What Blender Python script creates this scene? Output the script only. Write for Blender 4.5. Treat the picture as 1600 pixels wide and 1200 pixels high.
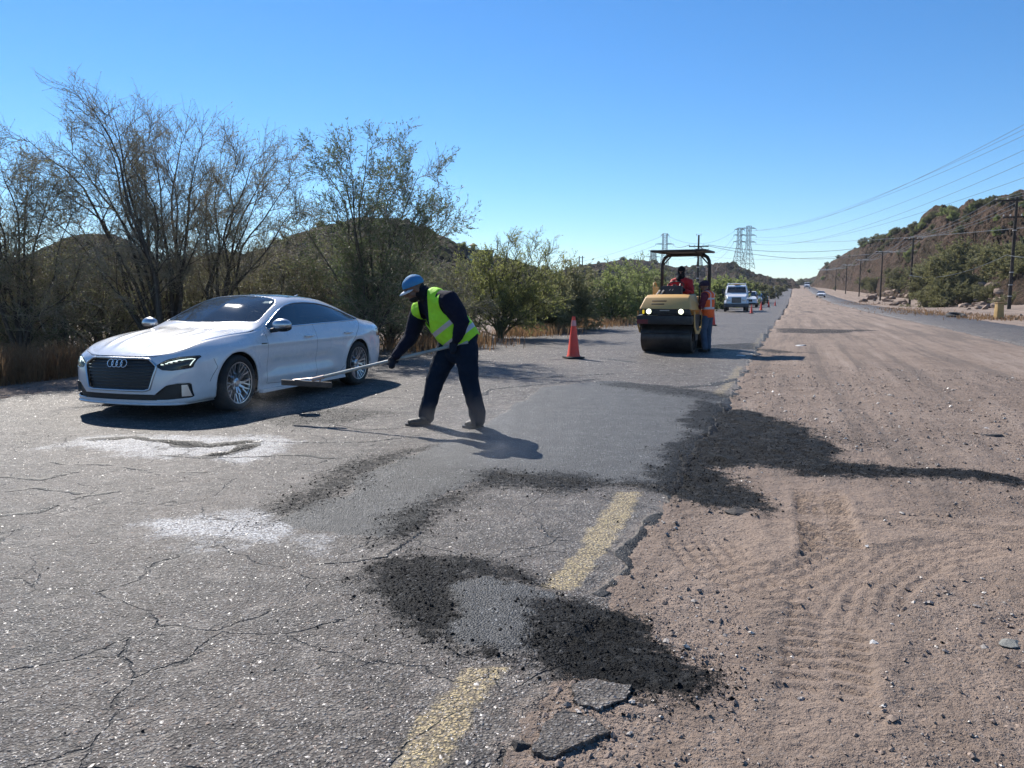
import bpy, bmesh, math, random
import numpy as np
from mathutils import Vector, Matrix
from mathutils.bvhtree import BVHTree

R = math.radians
random.seed(7)
rng = np.random.default_rng(11)
for o in list(bpy.data.objects):
    bpy.data.objects.remove(o)
scene = bpy.context.scene
col = scene.collection

# ------------------------------------------------------------------ camera
CAM_H = 1.38
F_PX = 1200.0
PITCH = math.atan(140.0 / F_PX)
cam_d = bpy.data.cameras.new("camera")
cam_d.sensor_width = 36.0
cam_d.lens = 27.0
cam_d.clip_start = 0.05
cam_d.clip_end = 9000.0
cam = bpy.data.objects.new("camera", cam_d)
col.objects.link(cam)
cam.location = (0, 0, CAM_H)
cam.rotation_euler = (math.pi / 2 - PITCH, 0, 0)
scene.camera = cam

# ------------------------------------------------------------------ light
SUN_EL = R(40)
SUN_AZ = R(-30)          # measured from +Y towards +X
world = bpy.data.worlds.new("World")
scene.world = world
world.use_nodes = True
nt = world.node_tree
nt.nodes.clear()
sky = nt.nodes.new("ShaderNodeTexSky")
sky.sky_type = 'NISHITA'
sky.sun_disc = False
sky.sun_elevation = SUN_EL
sky.sun_rotation = SUN_AZ
sky.altitude = 300
sky.air_density = 1.0
sky.dust_density = 0.0
sky.ozone_density = 7.0
bg = nt.nodes.new("ShaderNodeBackground")
bg.inputs[1].default_value = 0.098
wo = nt.nodes.new("ShaderNodeOutputWorld")
hs = nt.nodes.new("ShaderNodeHueSaturation")
hs.inputs["Saturation"].default_value = 1.15
nt.links.new(sky.outputs[0], hs.inputs["Color"])
nt.links.new(hs.outputs[0], bg.inputs[0])
nt.links.new(bg.outputs[0], wo.inputs[0])
sun_d = bpy.data.lights.new("sun", 'SUN')
sun_d.energy = 5.0
sun_d.angle = R(0.53)
sun_d.color = (1.0, 0.95, 0.87)
sun = bpy.data.objects.new("sun", sun_d)
col.objects.link(sun)
sdir = Vector((math.sin(SUN_AZ) * math.cos(SUN_EL), math.cos(SUN_AZ) * math.cos(SUN_EL), math.sin(SUN_EL)))
sun.rotation_euler = sdir.to_track_quat('Z', 'Y').to_euler()
sun.location = sdir * 60
vs = scene.view_settings
vs.view_transform = 'Standard'
vs.look = 'None'
vs.exposure = 0.55
vs.gamma = 1.0

# ------------------------------------------------------------------ helpers
def ray(px, py):
    """direction through a photo pixel (1600x1200)"""
    u = (px - 800) / F_PX
    v = (600 - py) / F_PX
    c, s = math.cos(PITCH), math.sin(PITCH)
    return Vector((u, c + v * s, -s + v * c))

def G(px, py, z=0.0):
    d = ray(px, py)
    k = (z - CAM_H) / d.z
    return Vector((d.x * k, d.y * k, z))

def AT(px, py, Y):
    d = ray(px, py)
    k = Y / d.y
    return Vector((d.x * k, Y, CAM_H + d.z * k))

def hash2(ix, iy, seed):
    h = (ix.astype(np.int64) * 374761393 + iy.astype(np.int64) * 668265263 + seed * 974634777) & 0xFFFFFFFF
    h = ((h ^ (h >> 13)) * 1274126177) & 0xFFFFFFFF
    h = (h ^ (h >> 16)) & 0xFFFFFFFF
    return h / 4294967295.0

def vnoise(x, y, seed=0):
    x = np.asarray(x, float); y = np.asarray(y, float)
    ix = np.floor(x); iy = np.floor(y)
    fx = x - ix; fy = y - iy
    fx = fx * fx * (3 - 2 * fx); fy = fy * fy * (3 - 2 * fy)
    a = hash2(ix, iy, seed); b = hash2(ix + 1, iy, seed)
    c = hash2(ix, iy + 1, seed); d = hash2(ix + 1, iy + 1, seed)
    return (a * (1 - fx) + b * fx) * (1 - fy) + (c * (1 - fx) + d * fx) * fy - 0.5

def prof_dummy(): pass
def fbm(x, y, octaves=4, seed=0, gain=0.5):
    s = 0; a = 1.0
    for o in range(octaves):
        s = s + a * vnoise(x * 2 ** o + 17.3 * o, y * 2 ** o - 9.1 * o, seed + o)
        a *= gain
    return s

def smooth(e0, e1, x):
    t = np.clip((x - e0) / (e1 - e0), 0, 1)
    return t * t * (3 - 2 * t)

def poly_sd(px, py, poly):
    """signed distance (negative inside) of arrays px,py to polygon [(x,y)..]"""
    P = np.array([(p[0], p[1]) for p in poly], float)
    n = len(P)
    d = np.full(np.shape(px), 1e18)
    inside = np.zeros(np.shape(px), bool)
    for i in range(n):
        a = P[i]; b = P[(i + 1) % n]
        e = b - a
        wx = px - a[0]; wy = py - a[1]
        t = np.clip((wx * e[0] + wy * e[1]) / max(e @ e, 1e-12), 0, 1)
        d = np.minimum(d, (wx - e[0] * t) ** 2 + (wy - e[1] * t) ** 2)
        c = (a[1] > py) != (b[1] > py)
        with np.errstate(divide='ignore', invalid='ignore'):
            xi = a[0] + (py - a[1]) * e[0] / (e[1] if e[1] != 0 else 1e-12)
        inside ^= c & (px < xi)
    d = np.sqrt(d)
    return np.where(inside, -d, d)

def line_d(px, py, line):
    """distance to an open polyline and arc length of the nearest point, signed side"""
    P = np.array([(p[0], p[1]) for p in line], float)
    best = np.full(np.shape(px), 1e18); arc = np.zeros(np.shape(px)); side = np.zeros(np.shape(px))
    L = 0.0
    for i in range(len(P) - 1):
        a = P[i]; e = P[i + 1] - a; l = math.hypot(*e)
        wx = px - a[0]; wy = py - a[1]
        t = np.clip((wx * e[0] + wy * e[1]) / (l * l), 0, 1)
        d = np.hypot(wx - e[0] * t, wy - e[1] * t)
        m = d < best
        best = np.where(m, d, best); arc = np.where(m, L + t * l, arc)
        side = np.where(m, np.sign(e[0] * wy - e[1] * wx), side)
        L += l
    return best, arc, side

def new_mesh(name, verts, faces, mat=None, smooth_sh=True, mats=None, mat_idx=None):
    me = bpy.data.meshes.new(name)
    if isinstance(faces, np.ndarray):
        nv = len(verts); nf, k = faces.shape
        me.vertices.add(nv)
        me.vertices.foreach_set("co", np.asarray(verts, np.float32).ravel())
        me.loops.add(nf * k)
        me.loops.foreach_set("vertex_index", faces.astype(np.int32).ravel())
        me.polygons.add(nf)
        me.polygons.foreach_set("loop_start", np.arange(0, nf * k, k, dtype=np.int32))
        me.polygons.foreach_set("loop_total", np.full(nf, k, dtype=np.int32))
    else:
        me.from_pydata([tuple(v) for v in verts], [], faces)
    if mats:
        for m in mats: me.materials.append(m)
    elif mat:
        me.materials.append(mat)
    if mat_idx is not None:
        me.polygons.foreach_set("material_index", np.asarray(mat_idx, np.int32))
    me.polygons.foreach_set("use_smooth", np.full(len(me.polygons), bool(smooth_sh)))
    me.update(calc_edges=True)
    me.validate()
    return me

def link(name, me, parent=None, loc=(0, 0, 0)):
    o = bpy.data.objects.new(name, me)
    col.objects.link(o)
    o.location = loc
    if parent is not None:
        o.parent = parent
    return o

def tag(o, label=None, cat=None, group=None, kind=None):
    if label: o["label"] = label
    if cat: o["category"] = cat
    if group: o["group"] = group
    if kind: o["kind"] = kind
    return o

def thing(name, label, cat, loc=(0, 0, 0), rz=0.0, group=None):
    o = bpy.data.objects.new(name, None)
    o.empty_display_size = 0.2
    col.objects.link(o)
    o.location = loc
    o.rotation_euler = (0, 0, rz)
    return tag(o, label, cat, group)

def children(o):
    return [c for c in bpy.data.objects if c.parent == o]

KIDS = {}
def kids_of(o):
    if o.name not in KIDS: KIDS[o.name] = children(o)
    return KIDS[o.name]
def copy_tree(o, parent=None):
    c = o.copy()
    col.objects.link(c)
    if parent is not None: c.parent = parent
    for ch in kids_of(o):
        copy_tree(ch, c)
    return c

class MB:
    """collects shapes into one mesh"""
    def __init__(s):
        s.v = []; s.f = []; s.mi = []
        s.cur = 0
    def add(s, verts, faces):
        b = len(s.v)
        s.v.extend([tuple(p) for p in verts])
        for f in faces:
            s.f.append(tuple(b + i for i in f)); s.mi.append(s.cur)
        return b
    def box(s, c, size, rot=None, bev=0.0, taper=None):
        hx, hy, hz = size[0] / 2, size[1] / 2, size[2] / 2
        tx, ty = taper if taper else (1, 1)
        bm = bmesh.new()
        vs_ = []
        for z in (-hz, hz):
            kx, ky = (tx, ty) if z > 0 else (1, 1)
            for x, y in ((-hx, -hy), (hx, -hy), (hx, hy), (-hx, hy)):
                vs_.append(bm.verts.new((x * kx, y * ky, z)))
        for f in ((0, 3, 2, 1), (4, 5, 6, 7), (0, 1, 5, 4), (1, 2, 6, 5), (2, 3, 7, 6), (3, 0, 4, 7)):
            bm.faces.new([vs_[i] for i in f])
        if bev > 0:
            bmesh.ops.bevel(bm, geom=bm.edges[:] , offset=bev, segments=2, affect='EDGES', profile=0.6)
        M = Matrix.Translation(Vector(c))
        if rot is not None:
            M = M @ (rot.to_4x4() if isinstance(rot, Matrix) else Matrix.Rotation(rot, 4, 'Z'))
        bm.verts.index_update()
        s.add([M @ v.co for v in bm.verts], [[v.index for v in f.verts] for f in bm.faces])
        bm.free()
    def bm_add(s, bm, M=None):
        bm.verts.index_update()
        s.add([(M @ v.co) if M else v.co for v in bm.verts], [[v.index for v in f.verts] for f in bm.faces])
    def tube(s, pts, r, n=8, caps=True):
        pts = [Vector(p) for p in pts]
        if not hasattr(r, '__len__'): r = [r] * len(pts)
        t0 = (pts[1] - pts[0]).normalized()
        up = Vector((0, 0, 1)) if abs(t0.z) < 0.9 else Vector((1, 0, 0))
        a = t0.cross(up).normalized()
        vs_ = []; fs = []
        for i, p in enumerate(pts):
            t = (pts[min(i + 1, len(pts) - 1)] - pts[max(i - 1, 0)]).normalized()
            a = (a - t * a.dot(t)).normalized()
            b = t.cross(a)
            for k in range(n):
                th = 2 * math.pi * k / n
                vs_.append(p + (a * math.cos(th) + b * math.sin(th)) * r[i])
        for i in range(len(pts) - 1):
            for k in range(n):
                fs.append((i * n + k, i * n + (k + 1) % n, (i + 1) * n + (k + 1) % n, (i + 1) * n + k))
        if caps:
            fs.append(tuple(range(n - 1, -1, -1)))
            fs.append(tuple((len(pts) - 1) * n + k for k in range(n)))
        s.add(vs_, fs)
    def lathe(s, prof, n=32, M=None, close=False):
        """profile [(r,z)], axis Z"""
        vs_ = []; fs = []
        for (r, z) in prof:
            for k in range(n):
                th = 2 * math.pi * k / n
                vs_.append(Vector((r * math.cos(th), r * math.sin(th), z)))
        m = len(prof)
        for i in range(m if close else m - 1):
            j = (i + 1) % m
            for k in range(n):
                fs.append((i * n + k, i * n + (k + 1) % n, j * n + (k + 1) % n, j * n + k))
        if M is not None: vs_ = [M @ v for v in vs_]
        s.add(vs_, fs)
    def prism(s, poly, axis, a, b, M=None):
        """polygon in the plane normal to axis, extruded from a to b. axis 'x': (y,z) ; 'y': (x,z) ; 'z': (x,y)"""
        def P(u, v, w):
            return Vector((w, u, v)) if axis == 'x' else (Vector((u, w, v)) if axis == 'y' else Vector((u, v, w)))
        n = len(poly)
        vs_ = [P(u, v, a) for u, v in poly] + [P(u, v, b) for u, v in poly]
        if M is not None: vs_ = [M @ v for v in vs_]
        fs = [tuple(range(n))[::-1], tuple(range(n, 2 * n))]
        for i in range(n):
            j = (i + 1) % n
            fs.append((i, j, n + j, n + i))
        s.add(vs_, fs)
    def ball(s, c, r, n=12, m=8, rot=None):
        if not hasattr(r, '__len__'): r = (r, r, r)
        vs_ = []; fs = []
        for i in range(m + 1):
            ph = math.pi * i / m
            for k in range(n):
                th = 2 * math.pi * k / n
                v = Vector((r[0] * math.sin(ph) * math.cos(th), r[1] * math.sin(ph) * math.sin(th), r[2] * math.cos(ph)))
                if rot is not None: v = rot @ v
                vs_.append(Vector(c) + v)
        for i in range(m):
            for k in range(n):
                fs.append((i * n + k, (i + 1) * n + k, (i + 1) * n + (k + 1) % n, i * n + (k + 1) % n))
        s.add(vs_, fs)
    def build(s, name, mat, parent=None, loc=(0, 0, 0), smooth_sh=False, angle=None, rz=0.0):
        bm = bmesh.new()
        vs_ = [bm.verts.new(v) for v in s.v]
        for f, mi in zip(s.f, s.mi):
            try:
                fc = bm.faces.new([vs_[i] for i in f]); fc.material_index = mi
            except ValueError:
                pass
        bmesh.ops.remove_doubles(bm, verts=bm.verts[:], dist=1e-6)
        bmesh.ops.recalc_face_normals(bm, faces=bm.faces[:])
        me = bpy.data.meshes.new(name)
        bm.to_mesh(me); bm.free()
        for m in (mat if isinstance(mat, (list, tuple)) else [mat]):
            me.materials.append(m)
        me.polygons.foreach_set("use_smooth", [True] * len(me.polygons))
        if not smooth_sh:
            me.set_sharp_from_angle(angle=R(angle if angle else 35))
        o = link(name, me, parent, loc)
        o.rotation_euler = (0, 0, rz)
        return o

# ------------------------------------------------------------------ materials
class NT:
    def __init__(s, name):
        s.m = bpy.data.materials.new(name)
        s.m.use_nodes = True
        s.t = s.m.node_tree
        s.b = s.t.nodes["Principled BSDF"]
        s.out = s.t.nodes["Material Output"]
    def n(s, typ, **kw):
        nd = s.t.nodes.new(typ)
        for k, v in kw.items():
            if k.startswith('i_'):
                nd.inputs[k[2:].replace('_', ' ')].default_value = v
            else:
                setattr(nd, k, v)
        return nd
    def l(s, a, b): s.t.links.new(a, b)
    def pos(s):
        return s.n("ShaderNodeNewGeometry").outputs["Position"]
    def objc(s):
        return s.n("ShaderNodeTexCoord").outputs["Object"]
    def noise(s, co, scale, detail=3, rough=0.55, dist=0.0):
        nd = s.n("ShaderNodeTexNoise", noise_dimensions='3D')
        nd.inputs["Scale"].default_value = scale
        nd.inputs["Detail"].default_value = detail
        nd.inputs["Roughness"].default_value = rough
        nd.inputs["Distortion"].default_value = dist
        s.l(co, nd.inputs["Vector"])
        return nd.outputs["Fac"]
    def voro(s, co, scale, feature='F1', rnd=1.0):
        nd = s.n("ShaderNodeTexVoronoi", feature=feature)
        nd.inputs["Scale"].default_value = scale
        nd.inputs["Randomness"].default_value = rnd
        s.l(co, nd.inputs["Vector"])
        return nd
    def ramp(s, fac, stops, interp='LINEAR'):
        nd = s.n("ShaderNodeValToRGB")
        cr = nd.color_ramp
        cr.interpolation = interp
        while len(cr.elements) < len(stops): cr.elements.new(0.5)
        for e, (p, c) in zip(cr.elements, stops):
            e.position = p
            e.color = (c, c, c, 1) if not hasattr(c, '__len__') else (c[0], c[1], c[2], 1)
        s.l(fac, nd.inputs[0])
        return nd.outputs[0]
    def mix(s, f, a, b, blend='MIX'):
        nd = s.n("ShaderNodeMix", data_type='RGBA', blend_type=blend)
        for sock, v in ((nd.inputs[0], f), (nd.inputs[6], a), (nd.inputs[7], b)):
            if isinstance(v, (int, float)): sock.default_value = v if sock.type == 'VALUE' else (v, v, v, 1)
            elif hasattr(v, '__len__') and not hasattr(v, 'links'): sock.default_value = (v[0], v[1], v[2], 1)
            else: s.l(v, sock)
        return nd.outputs[2]
    def math(s, op, a, b=None, c=None, clamp=False):
        nd = s.n("ShaderNodeMath", operation=op, use_clamp=clamp)
        for i, v in enumerate((a, b, c)):
            if v is None: continue
            if isinstance(v, (int, float)): nd.inputs[i].default_value = v
            else: s.l(v, nd.inputs[i])
        return nd.outputs[0]
    def attr(s, name):
        return s.n("ShaderNodeAttribute", attribute_name=name).outputs["Fac"]
    def bump(s, h, strength=0.5, dist=0.01, normal=None):
        nd = s.n("ShaderNodeBump")
        nd.inputs["Strength"].default_value = strength
        nd.inputs["Distance"].default_value = dist
        s.l(h, nd.inputs["Height"])
        if normal is not None: s.l(normal, nd.inputs["Normal"])
        return nd.outputs[0]
    def base(s, v):
        if hasattr(v, '__len__') and not hasattr(v, 'links'): s.b.inputs["Base Color"].default_value = (v[0], v[1], v[2], 1)
        else: s.l(v, s.b.inputs["Base Color"])
    def set(s, **kw):
        for k, v in kw.items():
            k = k.replace('_', ' ')
            if isinstance(v, (int, float, tuple)): s.b.inputs[k].default_value = v
            else: s.l(v, s.b.inputs[k])

def simple(name, rgb, rough=0.6, metal=0.0, var=0.12, scale=6.0, bump=0.0, bscale=60.0, spec=None, coat=0.0, dirt=None, emis=None, estr=0.0):
    t = NT(name)
    co = t.objc()
    n = t.noise(co, scale, 4, 0.6)
    lo = tuple(c * (1 - var) for c in rgb); hi = tuple(min(1, c * (1 + var)) for c in rgb)
    c = t.ramp(n, [(0.3, lo), (0.7, hi)])
    if dirt:
        n2 = t.noise(co, scale * 0.37, 6, 0.7)
        c = t.mix(t.ramp(n2, [(0.45, 0.0), (0.7, dirt[1])]), c, dirt[0])
    t.base(c)
    t.set(Roughness=rough, Metallic=metal)
    if spec is not None: t.b.inputs["Specular IOR Level"].default_value = spec
    if coat: t.b.inputs["Coat Weight"].default_value = coat; t.b.inputs["Coat Roughness"].default_value = 0.04
    if bump:
        t.l(t.bump(t.noise(co, bscale, 4, 0.6), bump, 0.01), t.b.inputs["Normal"])
    if emis:
        t.b.inputs["Emission Color"].default_value = (*emis, 1); t.b.inputs["Emission Strength"].default_value = estr
    return t.m
# ------------------------------------------------------------------ terrain
RD = R(20.0)
RX, RY = math.sin(RD), math.cos(RD)
OX, OY = 1.07, 5.26
def ST(x, y):
    return (x - OX) * RX + (y - OY) * RY, -(x - OX) * RY + (y - OY) * RX
def XY(s, t):
    return OX + s * RX - t * RY, OY + s * RY + t * RX
def base_h(x, y):
    s, t = ST(x, y)
    z = np.interp(s, [-500, 120, 185, 232, 295, 390, 600, 1500, 5000], [0, 0, .7, 1.35, 2.3, 4.4, 8, 14, 30])
    z = z - 0.35 * smooth(10.6, 14.0, t) * smooth(60, 30, t) * (1 - smooth(60, 150, s))
    z = z + 0.9 * smooth(-14, -24, t) * (1 - smooth(60, 120, s) * 0.3) * smooth(5, 40, s)
    z = z + 0.15 * fbm(x * 0.2, y * 0.2, 3, 5) * smooth(11, 14, t)
    return z
def TZ(x, y):
    return float(base_h(np.array([float(x)]), np.array([float(y)]))[0])
def GT(px, py):
    """point of the terrain seen through a pixel"""
    d = ray(px, py)
    a = 0.5 * 1.003 ** np.arange(2700)
    x, y, z = d.x * a, d.y * a, CAM_H + d.z * a
    g = base_h(x, y)
    k = np.nonzero(z < g)[0]
    i = int(k[0]) if len(k) else len(a) - 1
    return Vector((x[i], y[i], g[i]))

def gpoly(pts):
    return [(G(a, b).x, G(a, b).y) for a, b in pts]

# ---- fine polar grid
th_f = np.linspace(R(-50), R(52), 400)
th_b = np.linspace(R(52), R(310), 50)[1:-1]
TH = np.concatenate([th_f, th_b])
rr = [0.7]
while rr[-1] < 40: rr.append(rr[-1] * 1.0046)
while rr[-1] < 7000: rr.append(rr[-1] * 1.035)
RR = np.array(rr)
gx = (RR[:, None] * np.sin(TH)[None, :]); gy = (RR[:, None] * np.cos(TH)[None, :])
nr, nth = gx.shape
gx = gx.ravel(); gy = gy.ravel()
gs, gt = ST(gx, gy)
near = (np.hypot(gx, gy) < 45)
idx = np.arange(nr * nth).reshape(nr, nth)
f_all = np.stack([idx[:-1, :], np.roll(idx, -1, 1)[:-1, :], np.roll(idx, -1, 1)[1:, :], idx[1:, :]], -1).reshape(-1, 4)[:, ::-1]

# road edge wobble: right edge (t=0) and left edge (t=9.4)
def edge_right(s, t, x, y):
    w = 0.10 * vnoise(s * 1.1, s * 0 + 3.3, 21) + 0.10 * vnoise(s * 3.7, s * 0 + 1, 22) + 0.05 * fbm(x * 9, y * 9, 3, 23)
    return t + w + .09                       # >0 = on the road
def edge_left(s, t, x, y):
    w = 0.35 * vnoise(s * 0.5, s * 0 + 9.3, 31) + 0.15 * fbm(x * 4, y * 4, 3, 33)
    return 9.35 - t + w
road_sd = np.minimum(edge_right(gs, gt, gx, gy), edge_left(gs, gt, gx, gy))
# bites out of the right edge near the camera
bite = gpoly([(1050, 800), (1030, 850), (960, 960), (900, 1010), (900, 1090), (850, 1140), (900, 1160), (830, 1230), (1100, 1230), (1150, 950), (1100, 820)])
bsd = poly_sd(gx, gy, bite) + 0.05 * fbm(gx * 14, gy * 14, 3, 41)
road_sd = np.where(near, np.minimum(road_sd, bsd * 1.0), road_sd)

# material masks ------------------------------------------------------------
def mask(poly, soft, x, y, seed, amp=0.12, fr=3.0):
    d = poly_sd(x, y, gpoly(poly)) + amp * fbm(x * fr, y * fr, 4, seed)
    return 1 - smooth(-soft, soft, d)
M_SMOOTH = [(440, 812), (540, 775), (560, 742), (700, 695), (790, 645), (850, 605), (960, 595), (1110, 615), (1150, 630), (1120, 680), (1060, 715), (1040, 762), (880, 752), (775, 738), (705, 770), (660, 815), (600, 840), (520, 838)]
M_FRINGE = [[(1090, 628), (1150, 640), (1235, 662), (1280, 690), (1300, 722), (1400, 733), (1480, 737), (1600, 753), (1600, 759), (1480, 747), (1300, 744), (1180, 722), (1110, 730), (1180, 778), (1165, 795), (1110, 790), (1050, 764), (1030, 730), (1070, 690)],
            [(1150, 655), (1250, 660), (1340, 680), (1450, 708), (1380, 705), (1250, 690)],
            [(590, 900), (640, 868), (700, 880), (800, 905), (850, 930), (960, 960), (1000, 1000), (1090, 1075), (960, 1095), (870, 1045), (740, 1015), (650, 990), (600, 940)],
            [(500, 752), (540, 720), (640, 705), (690, 690), (600, 735), (540, 775), (480, 800), (420, 815), (440, 790)],
            [(640, 800), (700, 770), (770, 742), (900, 748), (760, 765), (690, 800), (680, 830), (610, 845)],
            [(400, 655), (480, 640), (560, 636), (620, 646), (560, 662), (450, 668)],
            [(930, 596), (1000, 600), (1080, 608), (1150, 618), (1130, 632), (1040, 618), (950, 606)],
            [(1140, 540), (1205, 546), (1290, 553), (1205, 552)], [(1210, 512), (1290, 515), (1380, 516), (1300, 522), (1215, 520)],
            [(1100, 540), (1180, 535), (1190, 545), (1110, 552)],
            [(760, 738), (880, 744), (1040, 752), (1045, 770), (880, 764), (760, 752)]]
M_INNER = [(690, 955), (725, 905), (830, 915), (850, 960), (810, 1012), (740, 1008)]
M_CHALK = [[(205, 828), (240, 808), (340, 803), (400, 815), (420, 830), (380, 850), (300, 850)],
           [(60, 700), (130, 682), (260, 678), (400, 680), (470, 690), (440, 706), (380, 722), (280, 716), (170, 712)],
           [(430, 835), (520, 825), (560, 840), (500, 855), (430, 850)]]
M_YELLOW = [[(596, 1215), (660, 1120), (725, 1042), (800, 1042), (745, 1110), (688, 1215)],
            [(848, 920), (900, 865), (962, 768), (1003, 768), (950, 860), (893, 922)],
            [(1108, 618), (1128, 600), (1150, 572), (1162, 572), (1146, 602), (1130, 620)],
            [(1170, 545), (1190, 520), (1196, 520), (1180, 545)]]
n_all = len(gx)
mk = {k: np.zeros(n_all, np.float32) for k in ("crumb", "chalk", "yellow", "tan", "fresh", "hole")}
nx, ny = gx[near], gy[near]
crumb = np.zeros(len(nx))
for i, p in enumerate(M_FRINGE):
    d = poly_sd(nx, ny, gpoly(p))
    crumb = np.maximum(crumb, (1 - smooth(-0.22, 0.34, d + 0.20 * fbm(nx * 2.6, ny * 2.6, 5, 51 + i, .7))) * (.92, .34, .98, .50, .55, .42, .5, .5, .5, .5, .62)[i])
inner = mask(M_INNER, 0.10, nx, ny, 61, 0.16, 5)
crumb = crumb * (1 - inner * 0.85)
fresh = mask(M_SMOOTH, 0.06, nx, ny, 62, 0.12)
chalk = np.zeros(len(nx))
for i, p in enumerate(M_CHALK): chalk = np.maximum(chalk, mask(p, 0.22, nx, ny, 63 + i, 0.3) * (1, .75, .6)[i])
yel = np.zeros(len(nx))
for i, p in enumerate(M_YELLOW): yel = np.maximum(yel, mask(p, 0.03, nx, ny, 66 + i, 0.05, 9) * (1, 1, .6, .5)[i])
hole = np.zeros(len(nx))
CRACKS = [([(130, 689), (205, 684), (262, 690), (300, 697)], .030, 1.0), ([(262, 689), (330, 695), (365, 690), (405, 688)], .040, 1.0), ([(333, 712), (360, 706), (398, 695)], .060, 1.0),
          ([(0, 745), (60, 749), (115, 738)], .018, .8), ([(0, 806), (60, 800), (130, 778), (190, 768)], .016, .8), ([(250, 712), (330, 716), (470, 712), (520, 716)], .018, .7),
          ([(400, 690), (500, 692), (600, 688), (650, 680)], .02, .6), ([(0, 770), (50, 762), (130, 772)], .014, .6), ([(740, 586), (800, 592), (870, 588), (960, 584)], .04, .8),
          ([(745, 618), (770, 607), (850, 600), (930, 592)], .035, .6), ([(1010, 600), (1060, 606), (1120, 600), (1150, 590)], .04, .8), ([(860, 562), (930, 558), (990, 566)], .05, .6),
          ([(760, 545), (830, 540), (900, 546)], .05, .5), ([(985, 880), (1010, 835), (1030, 805), (1050, 772), (1075, 735), (1105, 690), (1135, 640), (1160, 596), (1185, 548), (1206, 508)], .035, 1.0),
          ([(930, 930), (960, 905), (985, 880)], .03, .8), ([(660, 830), (620, 850), (590, 870), (500, 880)], .012, .5),
          ([(400, 600), (470, 610), (560, 620), (640, 622)], .025, .5), ([(520, 662), (560, 672), (640, 668)], .02, .5), ([(90, 720), (180, 730), (260, 742), (330, 738)], .012, .5)]
for pts, w_, k_ in CRACKS:
    dd, ar, sd_ = line_d(nx + .10 * fbm(nx * 3, ny * 3, 4, 44), ny + .10 * fbm(nx * 3, ny * 3, 4, 45), gpoly(pts))
    ww = w_ * (1 + 1.5 * vnoise(nx * 5, ny * 5, 46))
    ww = ww * (1.7 if w_ >= .03 else 1.15)
    hole = np.maximum(hole, k_ * (1 - smooth(ww * .5, ww * 1.3, dd)))
mk["hole"][near] = hole
mk["crumb"][near] = crumb; mk["fresh"][near] = np.maximum(fresh, inner); mk["chalk"][near] = chalk; mk["yellow"][near] = yel
# fine sandy soil of the turning tracks
TRK = [gpoly([(1120, 850), (1230, 760), (1340, 770), (1420, 820), (1620, 815), (1620, 890), (1430, 910), (1350, 960), (1350, 1150), (1240, 1150), (1225, 960), (1110, 910)])]
mk["tan"][near] = 1 - smooth(-0.25, 0.35, poly_sd(nx, ny, TRK[0]) + 0.2 * fbm(nx * 2, ny * 2, 3, 71))

# dirt relief -----------------------------------------------------------------
def dirt_relief(x, y):
    s, t = ST(x, y)
    z = 0.030 * fbm(x * 1.3, y * 1.3, 4, 81) + 0.018 * fbm(x * 9, y * 9, 4, 82, .6) + 0.010 * np.abs(fbm(x * 34, y * 34, 2, 83))
        # lengthwise wheel marks of the median
    z = z + 0.010 * np.sin(t * 5.1 + 2 * vnoise(s * 0.1, t * 0.3, 84)) * smooth(-0.8, -1.6, t)
    return z
zd = base_h(gx, gy)
mic = dirt_relief(nx, ny)
# tyre track with transverse lugs, straight one
l1 = [tuple(G(1292, 1190).xy), tuple(G(1290, 1000).xy), tuple(G(1302, 860).xy), tuple(G(1278, 770).xy), tuple(G(1255, 700).xy)]
dd, ar, sd_ = line_d(nx, ny, l1)
wid = 0.15
fade = (1 - smooth(wid, wid + 0.03, dd)) * smooth(0.1, 0.6, ar) * (1 - smooth(2.9, 3.6, ar))
ph_ = ((ar - 0.25 * np.abs(dd)) / 0.095 + sd_ * 0.25 + 1.2 * dd * dd / .02 * .4 + 0.35 * vnoise(ar * 2, ar * 0, 91)) % 1.0
lug = (1 - 2 * ph_) * smooth(0, .15, ph_) * (1 + .7 * vnoise(nx * 3, ny * 3, 92)) * (1 - .9 * np.exp(-(dd / .02) ** 2))
mic = mic * (1 - 0.75 * fade) + fade * (-0.012 + np.interp(ar, [0, 1, 2, 3.5], [.010, .013, .024, .03]) * lug) + 0.006 * np.exp(-((dd - wid - 0.03) / 0.035) ** 2) * (1 + vnoise(ar * 9, dd * 9, 3)) * smooth(0.1, 0.6, ar) * (1 - smooth(3.2, 4, ar))
# curved tracks
for li, (pts, w_, per, a0) in enumerate([
        ([(1080, 830), (1120, 880), (1200, 915), (1260, 905), (1330, 870)], 0.17, 0.10, .012),
        ([(1330, 985), (1360, 915), (1430, 870), (1520, 855), (1640, 850)], 0.16, 0.12, .010),
        ([(1340, 940), (1450, 1000), (1560, 1040), (1680, 1060)], 0.05, 0.2, .006),
        ([(1640, 838), (1420, 820), (1300, 806), (1200, 812)], 0.05, 0.2, .008)]):
    dd, ar, sd_ = line_d(nx, ny, gpoly(pts))
    fade = (1 - smooth(w_, w_ + 0.05, dd)) * smooth(0, 0.2, ar)
    ridges = np.sin(dd * 2 * math.pi / 0.075 + sd_ + 2 * vnoise(ar * 2, dd * 3, 95 + li))
    lug = np.sin(ar * 2 * math.pi / per + 2.0 * vnoise(ar * 3, dd * 5, 97))
    mic = mic * (1 - 0.7 * fade) + fade * (-0.010 + a0 * 1.1 * (0.6 * ridges + 0.5 * lug)) + 0.006 * np.exp(-((dd - w_ - 0.04) / 0.04) ** 2)
on_road = road_sd[near]
rise = 0.012 * smooth(0.15, 0.7, -on_road)                       # soil lies below the slab at its edge
hump = crumb * 0.03 * np.clip(0.6 + fbm(nx * 4, ny * 4, 4, 99) * 1.0, 0, 1)
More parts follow.
